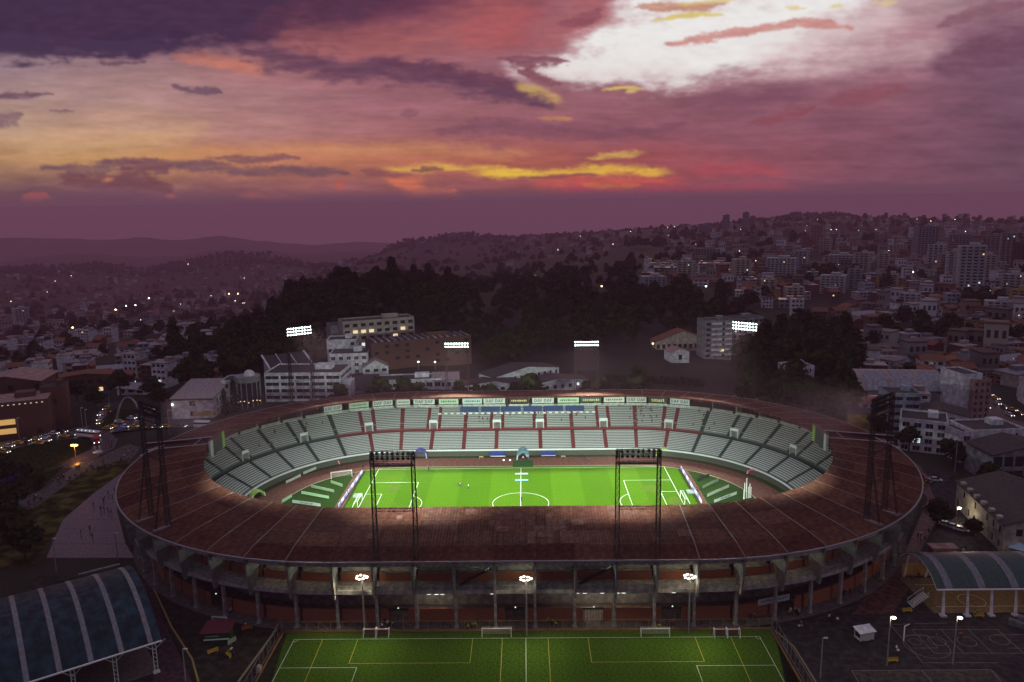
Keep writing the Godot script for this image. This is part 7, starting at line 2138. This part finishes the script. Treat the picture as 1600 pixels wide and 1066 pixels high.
func vehicles() -> void:
	var kinds := [["white", Color(0.6, 0.6, 0.6)], ["yellow", Color(0.5, 0.33, 0.03)], ["grey", Color(0.16, 0.16, 0.17)], ["black", Color(0.02, 0.02, 0.022)], ["red", Color(0.3, 0.02, 0.02)], ["silver", Color(0.4, 0.4, 0.42)]]
	var protos := []
	for k in kinds:
		protos.append(car_proto(k[1], k[0]))
	var put := func(kind: int, p: Vector3, turn: float, label: String, group: String, lights: bool) -> void:
		var o: Node3D = protos[kind].duplicate()
		o.name = numbered("parked_car" if not lights else "car")
		add_child(o, true)
		o.position = p
		o.rotation.y = turn
		tag(o, label, "car", group)
		if not lights:
			for c in o.get_children():
				if String(c.name).begins_with("headlight"):
					c.material_override = mats.roof_zinc
				elif String(c.name).begins_with("taillight"):
					c.material_override = mats.arm_red
	# queue on the avenue: two lanes towards the drone's right, headlights on
	var lane := [[-6, 702], [14, 699], [28, 694], [40, 690], [56, 688], [70, 684], [84, 679], [98, 676], [175, 668], [196, 668], [210, 668], [222, 669], [233, 669], [246, 669], [258, 668], [284, 668], [168, 671], [186, 661], [206, 655], [214, 653], [60, 694], [72, 690], [8, 708], [228, 646], [234, 642], [240, 640], [100, 683], [112, 681]]
	for k in lane.size():
		var kind: int = [1, 0, 1, 2, 1, 5, 0, 3, 1, 0, 1, 2][k % 12]
		put.call(kind, at(lane[k][0], lane[k][1]) + Vector3(0, 0.03, 0), 1.35 + rng.randf_range(-0.12, 0.12) if k % 3 != 2 else 1.35 + PI, "%s car in the evening queue on the avenue" % kinds[kind][0], "cars queuing on the avenue", true)
	for q in [[156, 657, 0], [160, 653, 5], [157, 649, 0], [163, 645, 3], [167, 647, 4], [165, 640, 1], [170, 636, 2], [156, 662, 1]]:
		put.call(q[2], at(q[0], q[1]) + Vector3(0, 0.03, 0), 0.15 if q[2] != 4 else PI, "%s car coming down the side street" % kinds[q[2]][0], "cars in the side street", true)
	for q in [[1535, 630, 1], [1541, 638, 0], [1558, 632, 5], [1570, 638, 2], [1582, 642, 1], [1540, 652, 3], [1527, 643, 5], [1556, 624, 1], [1545, 618, 3], [1578, 650, 0], [1593, 648, 4], [1524, 624, 2]]:
		put.call(q[2], at(q[0], q[1]) + Vector3(0, 0.03, 0), rng.randf_range(-0.3, 0.5), "%s car with lights on in the curving street beyond the white tower house" % kinds[q[2]][0], "cars in the curving street", true)
	for q in [[1470, 815, 2, 0.4], [1478, 822, 0, 0.9], [1490, 826, 5, 0.9], [1502, 830, 0, 0.9], [1512, 826, 3, 0.9], [1453, 798, 2, 0.5], [1467, 808, 3, 0.9], [1444, 748, 4, 0.2], [1462, 752, 5, 1.1]]:
		put.call(q[2], at(q[0], q[1]) + Vector3(0, 0.03, 0), q[3], "%s car parked beside the barn yard" % kinds[q[2]][0], "cars parked by the barn", false)
	for k in 14:
		var kind := k % 6
		put.call(kind, at(1180 + (k % 5) * 10 + (k / 5) * 4, 616 + (k / 5) * 7 + (k % 5) * 1.5) + Vector3(0, 0.03, 0), 0.9, "%s car parked behind the far yard side roof" % kinds[kind][0], "cars parked behind the far roof", false)
	# buses
	for q in [[138, 683, 1.25, 11.5, "white", "long white bus with lit roof lamps in the avenue queue"], [151, 692, 0.5, 6.6, "red", "small red and white bus turning into the slip road"], [316, 668, 1.45, 7.0, "white", "white minibus at the kerb by the white wing"]]:
		var o := thing("bus", q[5], "bus", at(q[0], q[1]) + Vector3(0, 0.03, 0), q[2])
		var L: float = q[3]
		part("body", bm(func(b: MB) -> void:
			b.box(Vector3(0, 1.05, 0), Vector3(2.4, 1.4, L))
			b.hexa([Vector3(-1.2, 2.5, L / 2), Vector3(1.2, 2.5, L / 2), Vector3(1.2, 2.5, -L / 2), Vector3(-1.2, 2.5, -L / 2), Vector3(-1.0, 3.0, L / 2 - 0.3), Vector3(1.0, 3.0, L / 2 - 0.3), Vector3(1.0, 3.0, -L / 2 + 0.3), Vector3(-1.0, 3.0, -L / 2 + 0.3)])), mats["car_" + q[4]], o)
		part("window_band", bm(func(b: MB) -> void: b.box(Vector3(0, 2.12, 0), Vector3(2.36, 0.75, L - 0.1))), mats.glass_dark, o)
		for x in [-1.05, 1.05]:
			for z in [-L * 0.32, L * 0.32]:
				part("wheel", wheel_m[0], mats.tyre, o, Transform3D(Basis().scaled(Vector3(1.4, 1.5, 1.5)), Vector3(x, 0.48, z)))
			part("headlight", bm(func(b: MB) -> void: b.ball(Vector3(x * 0.8, 0.9, L / 2), Vector3(0.22, 0.16, 0.1), 8, 4)), mats.car_headlight, o)
			part("taillight", bm(func(b: MB) -> void: b.box(Vector3(x * 0.85, 1.0, -L / 2 - 0.03), Vector3(0.3, 0.3, 0.06))), mats.car_taillight, o)
		if L > 10:
			for k in 5:
				part("roof_lamp", bm(func(b: MB) -> void: b.ball(Vector3(-0.9, 3.1, -L / 2 + 1.2 + k * 2.2), Vector3(0.22, 0.16, 0.22), 6, 4)), glow("bus_roof_lamp", Color(0.7, 0.95, 1.0), 2.2), o)
	# white delivery van and truck box in the yard on the right
	var v := thing("food_truck", "boxy white food truck with folded roof flap in the dark yard", "truck", at(1350, 1000), 0.25)
	part("box_body", bm(func(b: MB) -> void: b.box(Vector3(0, 1.5, 0), Vector3(3.4, 2.2, 2.2))), mats.panel_white, v)
	part("roof_flap", bm(func(b: MB) -> void: b.box(Vector3(-0.2, 2.8, 0.3), Vector3(4.2, 0.1, 2.6), Basis(Vector3.RIGHT, 0.2))), mats.wall_white, v)
	part("hatch", bm(func(b: MB) -> void: b.box(Vector3(-1.72, 1.6, 0), Vector3(0.06, 1.1, 1.6))), mats.glass_dark, v)
	for x in [-1.1, 1.1]:
		for z in [-1.0, 1.0]:
			part("wheel", wheel_m[0], mats.tyre, v, Transform3D(Basis(Vector3.UP, PI / 2), Vector3(x, 0.34, z)))

# ---------------------------------------------------------------- people: bones with radii, joined by a smooth minimum and meshed as surface nets
func figure(pose: String) -> Array:   # [vertices, normals, indices, tags]
	var hip := 0.93
	var J := {"head": Vector3(0, 1.60, 0.01), "neck": Vector3(0, 1.46, 0), "chest": Vector3(0, 1.28, 0), "waist": Vector3(0, 1.04, 0), "hipl": Vector3(-0.1, hip, 0), "hipr": Vector3(0.1, hip, 0), "shl": Vector3(-0.19, 1.38, 0), "shr": Vector3(0.19, 1.38, 0), "ell": Vector3(-0.26, 1.1, -0.02), "elr": Vector3(0.26, 1.1, -0.02), "hal": Vector3(-0.27, 0.84, 0.06), "har": Vector3(0.27, 0.84, 0.06), "knl": Vector3(-0.11, 0.5, 0.02), "knr": Vector3(0.11, 0.5, 0.02), "anl": Vector3(-0.11, 0.09, 0), "anr": Vector3(0.11, 0.09, 0), "tol": Vector3(-0.13, 0.05, 0.15), "tor": Vector3(0.13, 0.05, 0.15)}
	if pose == "walk":
		J.knl = Vector3(-0.1, 0.52, 0.2); J.anl = Vector3(-0.1, 0.12, 0.26); J.tol = Vector3(-0.1, 0.1, 0.42)
		J.knr = Vector3(0.1, 0.5, -0.06); J.anr = Vector3(0.1, 0.14, -0.34); J.tor = Vector3(0.1, 0.05, -0.22)
		J.hal = Vector3(-0.24, 0.9, -0.18); J.har = Vector3(0.24, 0.92, 0.24)
	elif pose == "sit":
		for k in J:
			if not k.begins_with("kn") and not k.begins_with("an") and not k.begins_with("to"):
				J[k] -= Vector3(0, 0.42, 0)
		J.knl = Vector3(-0.14, 0.5, 0.42); J.knr = Vector3(0.14, 0.5, 0.42)
		J.anl = Vector3(-0.14, 0.09, 0.42); J.anr = Vector3(0.14, 0.09, 0.42); J.tol = Vector3(-0.15, 0.05, 0.57); J.tor = Vector3(0.15, 0.05, 0.57)
		J.hal = Vector3(-0.14, 0.62, 0.32); J.har = Vector3(0.14, 0.62, 0.32)
	elif pose == "akimbo":
		J.ell = Vector3(-0.42, 1.16, -0.02); J.elr = Vector3(0.42, 1.16, -0.02); J.hal = Vector3(-0.2, 1.0, 0.1); J.har = Vector3(0.2, 1.0, 0.1)
	var top: Vector3 = J.head + Vector3(0, 0.075, -0.025)
	var B := [[J.head + Vector3(0, -0.04, 0.02), J.head + Vector3(0, 0.03, 0), 0.078, 0.095, 0], [top, top + Vector3(0, 0.01, -0.03), 0.085, 0.08, 3], [J.neck, J.head - Vector3(0, 0.06, 0), 0.05, 0.055, 0], [J.chest, J.neck - Vector3(0, 0.04, 0), 0.15, 0.07, 1], [J.waist, J.chest, 0.13, 0.155, 1], [J.shl, J.shr, 0.075, 0.075, 1], [J.hipl, J.hipr, 0.11, 0.11, 2], [J.waist, (J.hipl + J.hipr) / 2, 0.13, 0.13, 2],
		[J.shl, J.ell, 0.06, 0.046, 1], [J.shr, J.elr, 0.06, 0.046, 1], [J.ell, J.hal, 0.044, 0.032, 0], [J.elr, J.har, 0.044, 0.032, 0], [J.hipl, J.knl, 0.095, 0.062, 2], [J.hipr, J.knr, 0.095, 0.062, 2], [J.knl, J.anl, 0.06, 0.042, 2], [J.knr, J.anr, 0.06, 0.042, 2], [J.anl, J.tol, 0.05, 0.04, 3], [J.anr, J.tor, 0.05, 0.04, 3]]
	var cell := 0.042
	var lo := Vector3(-0.56, -0.02, -0.46)
	var N := Vector3i(27, 44, 27)
	var f := PackedFloat32Array()
	f.resize(N.x * N.y * N.z)
	f.fill(1.0)
	var dist := func(p: Vector3) -> float:
		var s := 0.0
		var k := 34.0
		for b in B:
			var ab: Vector3 = b[1] - b[0]
			var t := clampf((p - b[0]).dot(ab) / maxf(ab.length_squared(), 1e-6), 0, 1)
			var d: float = (p - b[0] - ab * t).length() - lerpf(b[2], b[3], t)
			if d < 0.2:
				s += exp(-k * d)
		return 1.0 if s == 0.0 else -log(s) / k
	for x in N.x:
		for y in N.y:
			for z in N.z:
				f[(x * N.y + y) * N.z + z] = dist.call(lo + Vector3(x, y, z) * cell)
	var id := {}
	var v := PackedVector3Array()
	var tags := []
	for x in N.x - 1:
		for y in N.y - 1:
			for z in N.z - 1:
				var sum := Vector3.ZERO
				var n := 0
				var c := []
				for q in 8:
					c.append(f[((x + (q & 1)) * N.y + y + ((q >> 1) & 1)) * N.z + z + (q >> 2)])
				for e in [[0, 1], [2, 3], [4, 5], [6, 7], [0, 2], [1, 3], [4, 6], [5, 7], [0, 4], [1, 5], [2, 6], [3, 7]]:
					var a: float = c[e[0]]
					var b: float = c[e[1]]
					if (a < 0) != (b < 0):
						var t := a / (a - b)
						var pa := Vector3(e[0] & 1, (e[0] >> 1) & 1, e[0] >> 2)
						var pb := Vector3(e[1] & 1, (e[1] >> 1) & 1, e[1] >> 2)
						sum += pa.lerp(pb, t); n += 1
				if n:
					var p := lo + (Vector3(x, y, z) + sum / n) * cell
					id[Vector3i(x, y, z)] = v.size()
					v.append(p)
					var best := 1e9
					var tg := 0
					for b in B:
						var ab: Vector3 = b[1] - b[0]
						var t := clampf((p - b[0]).dot(ab) / maxf(ab.length_squared(), 1e-6), 0, 1)
						var d: float = (p - b[0] - ab * t).length() - lerpf(b[2], b[3], t)
						if d < best:
							best = d; tg = b[4]
					tags.append(tg)
	var ix := PackedInt32Array()
	for x in range(1, N.x - 1):
		for y in range(1, N.y - 1):
			for z in range(1, N.z - 1):
				var a := f[(x * N.y + y) * N.z + z]
				for ax in 3:
					var o: Vector3i = [Vector3i(1, 0, 0), Vector3i(0, 1, 0), Vector3i(0, 0, 1)][ax]
					var b := f[((x + o.x) * N.y + y + o.y) * N.z + z + o.z]
					if (a < 0) == (b < 0):
						continue
					var u: Vector3i = [Vector3i(0, 1, 0), Vector3i(0, 0, 1), Vector3i(1, 0, 0)][ax]
					var w: Vector3i = [Vector3i(0, 0, 1), Vector3i(1, 0, 0), Vector3i(0, 1, 0)][ax]
					var p := Vector3i(x, y, z)
					var q := [p - u - w, p - w, p, p - u]
					if not (id.has(q[0]) and id.has(q[1]) and id.has(q[2]) and id.has(q[3])):
						continue
					var i := [id[q[0]], id[q[1]], id[q[2]], id[q[3]]]
					var order := [0, 2, 1, 0, 3, 2] if a < 0 else [0, 1, 2, 0, 2, 3]
					for k in order:
						ix.append(i[k])
	return [v, ix, tags]

func dressed(fig: Array, skin: Color, shirt: Color, legs: Color, hair: Color) -> ArrayMesh:
	var c := PackedColorArray()
	for t in fig[2]:
		c.append([skin, shirt, legs, hair][t])
	var arr := []
	arr.resize(Mesh.ARRAY_MAX)
	arr[Mesh.ARRAY_VERTEX] = fig[0]
	arr[Mesh.ARRAY_COLOR] = c
	arr[Mesh.ARRAY_INDEX] = fig[1]
	var raw := ArrayMesh.new()
	raw.add_surface_from_arrays(Mesh.PRIMITIVE_TRIANGLES, arr)
	var st := SurfaceTool.new()
	st.create_from(raw, 0)
	st.generate_normals()
	return st.commit()

func people() -> void:
	var m := mat("people_cloth", Color(1, 1, 1), 0.85)
	m.vertex_color_use_as_albedo = true
	var figs := {}
	for p in ["stand", "walk", "sit", "akimbo"]:
		figs[p] = figure(p)
	var skin := Color(0.28, 0.16, 0.10)
	var hair := Color(0.015, 0.012, 0.010)
	var looks := {"dark": ["dark jacket", Color(0.02, 0.02, 0.025), Color(0.02, 0.022, 0.03)], "white": ["white shirt", Color(0.6, 0.6, 0.58), Color(0.03, 0.035, 0.06)], "red": ["red shirt", Color(0.25, 0.02, 0.02), Color(0.03, 0.03, 0.04)], "lime": ["lime vest", Color(0.30, 0.42, 0.02), Color(0.02, 0.03, 0.02)], "blue": ["blue shirt", Color(0.04, 0.08, 0.25), Color(0.05, 0.05, 0.06)], "grey": ["grey shirt", Color(0.22, 0.22, 0.22), Color(0.04, 0.03, 0.03)], "orange": ["orange shirt", Color(0.38, 0.11, 0.02), Color(0.03, 0.03, 0.03)]}
	var cache := {}
	var put := func(p: Vector3, pose: String, look: String, place: String, turn: float) -> void:
		var key := pose + look
		if not cache.has(key):
			cache[key] = dressed(figs[pose], skin, looks[look][1], looks[look][2], hair)
		var verb: String = {"stand": "standing", "walk": "walking", "sit": "sitting", "akimbo": "standing akimbo"}[pose]
		var o := solo("person", cache[key], m, "person in %s %s %s" % [looks[look][0], verb, place], "person", p, turn, "people " + place)
		o.scale = Vector3.ONE * rng.randf_range(0.95, 1.06)
	var mix := ["dark", "dark", "white", "grey", "red", "blue", "dark"]
	# [centre x, centre y, spread x, spread y, how many, looks, place]
	var spots := [[604, 979, 12, 4, 12, ["lime", "lime", "dark", "white"], "at the gate behind the plaza side team shelters"], [738, 981, 13, 4, 12, ["lime", "lime", "dark"], "at the gate beside the middle training goal"], [862, 980, 8, 5, 9, ["lime", "dark", "lime"], "at the gate past the middle light pole"], [1044, 980, 9, 5, 12, ["lime", "lime", "dark", "white"], "at the gate behind the yard side training goal"],
		[1247, 960, 14, 7, 18, ["lime", "lime", "white", "dark"], "below the white entrance banner"], [1320, 930, 30, 7, 18, mix, "along the kerb on the yard side of the stadium"], [1180, 968, 26, 4, 11, mix, "on the apron on the yard side of the shelters"], [1300, 972, 22, 9, 9, ["white", "dark", "grey"], "in the dark yard by the food truck"], [1248, 984, 8, 10, 4, ["white", "grey"], "beside the yard side training fence"],
		[1500, 872, 38, 9, 46, ["dark", "dark", "dark", "white", "grey"], "in the crowd waiting by the barn"], [1560, 880, 26, 6, 18, ["dark", "dark", "lime", "grey"], "in the crowd behind the barrier"], [1445, 845, 12, 14, 8, mix, "on the red paving beside the stadium"], [1447, 757, 9, 4, 10, ["lime", "lime", "dark"], "in a file near the parked cars"], [1480, 752, 26, 8, 12, mix, "on the street behind the booth"],
		[165, 775, 14, 8, 7, mix, "on the wet plaza"], [160, 798, 16, 10, 9, mix, "on the wet plaza"], [120, 838, 26, 10, 5, ["dark"], "on the wet plaza"], [190, 722, 20, 8, 12, mix, "on the pavement above the grass bank"], [150, 733, 28, 8, 24, mix, "on the pavement above the grass bank"], [100, 752, 22, 10, 24, mix, "on the pavement under the park trees"], [60, 782, 22, 10, 18, mix, "on the pavement under the park trees"], [18, 806, 18, 10, 12, mix, "on the pavement under the park trees"], [205, 706, 18, 6, 12, ["white", "dark", "grey"], "at the turn of the pavement"], [172, 698, 8, 8, 6, ["dark"], "crossing the slip road"], [140, 745, 40, 20, 8, ["dark"], "on the grass bank"],
		[366, 1022, 8, 6, 4, ["white", "dark"], "by the yellow benches"], [388, 986, 12, 6, 5, ["orange", "red", "white"], "at the snack table"], [360, 960, 5, 3, 2, ["white"], "behind the snack kiosk"], [1402, 1021, 4, 4, 2, ["white"], "by the court lamp post"], [1501, 998, 1, 1, 1, ["orange"], "playing on the ball court"], [1463, 1000, 1, 1, 1, ["blue"], "playing on the ball court"], [1430, 905, 10, 8, 7, ["white", "dark", "grey"], "at the covered court stairs"], [1398, 880, 7, 4, 3, ["dark"], "between stadium and covered court"], [1525, 962, 10, 2, 3, ["dark", "lime"], "under the covered court eave"],
		[817, 718, 16, 7, 20, ["dark", "blue", "white", "dark"], "gathered at the players' tunnel"], [684, 711, 8, 3, 5, ["dark", "blue"], "by the small blue dugout"], [953, 709, 10, 4, 5, ["red", "white", "dark"], "below the far stand"], [912, 718, 12, 6, 4, ["dark"], "on the track on the yard side of the tunnel"], [1098, 750, 6, 3, 4, ["dark"], "behind the yard side goal"], [1092, 768, 4, 3, 3, ["red", "dark"], "behind the yard side goal"], [548, 776, 5, 6, 3, ["dark", "blue"], "beside the plaza side goal"]]
	for s in spots:
		for k in ceili(s[4] * 0.56):
			var p := at(s[0] + rng.randfn() * s[2] * 0.5, s[1] + rng.randfn() * s[3] * 0.5)
			put.call(p + Vector3(0, 0.03, 0), ["stand", "walk", "stand", "akimbo"][rng.randi() % 4], s[5][rng.randi() % s[5].size()], s[6], rng.randf() * TAU)
	for q in [[716, 761, "dark", "walk"], [719, 761, "grey", "stand"], [732, 764, "white", "walk"], [670, 737, "dark", "walk"], [815, 784, "dark", "stand"], [567, 733, "dark", "stand"]]:
		put.call(at(q[0], q[1]) + Vector3(0, 0.05, 0), q[3], q[2], "out on the lit pitch", rng.randf() * TAU)
	# spectators on the benches of the far stand
	for s in [[-12.0, 9.0, 22], [8.0, 14.0, 14], [50.0, 5.0, 34], [72.0, 5.0, 9], [-78.0, 7.0, 6], [-95.0, 6.0, 5], [24.0, 10.0, 8]]:
		for k in ceili(s[2] * 0.62):
			var row := rng.randi_range(1, 10)
			var sp: float = s[0] + rng.randfn() * s[1] * 0.5
			var p := along(sp, 61.2 + row * 0.8 + 0.55, 7.6 + row * 0.5 + 0.22)
			var c := along(sp, 40.0, 0)
			put.call(p, "sit", ["dark", "dark", "dark", "red", "grey"][rng.randi() % 5], "on the benches of the far stand", atan2(c.x - p.x, c.z - p.z))

func build() -> void:
	terrain()
	stadium()
	pitch()
	towers()
	scoreboards()
	boards()
	pitchside()
	training()
	building_materials()
	grounds()
	halls()
	furniture()
	campus()
	city()
	make_trees()
	woods()
	vehicles()
	people()
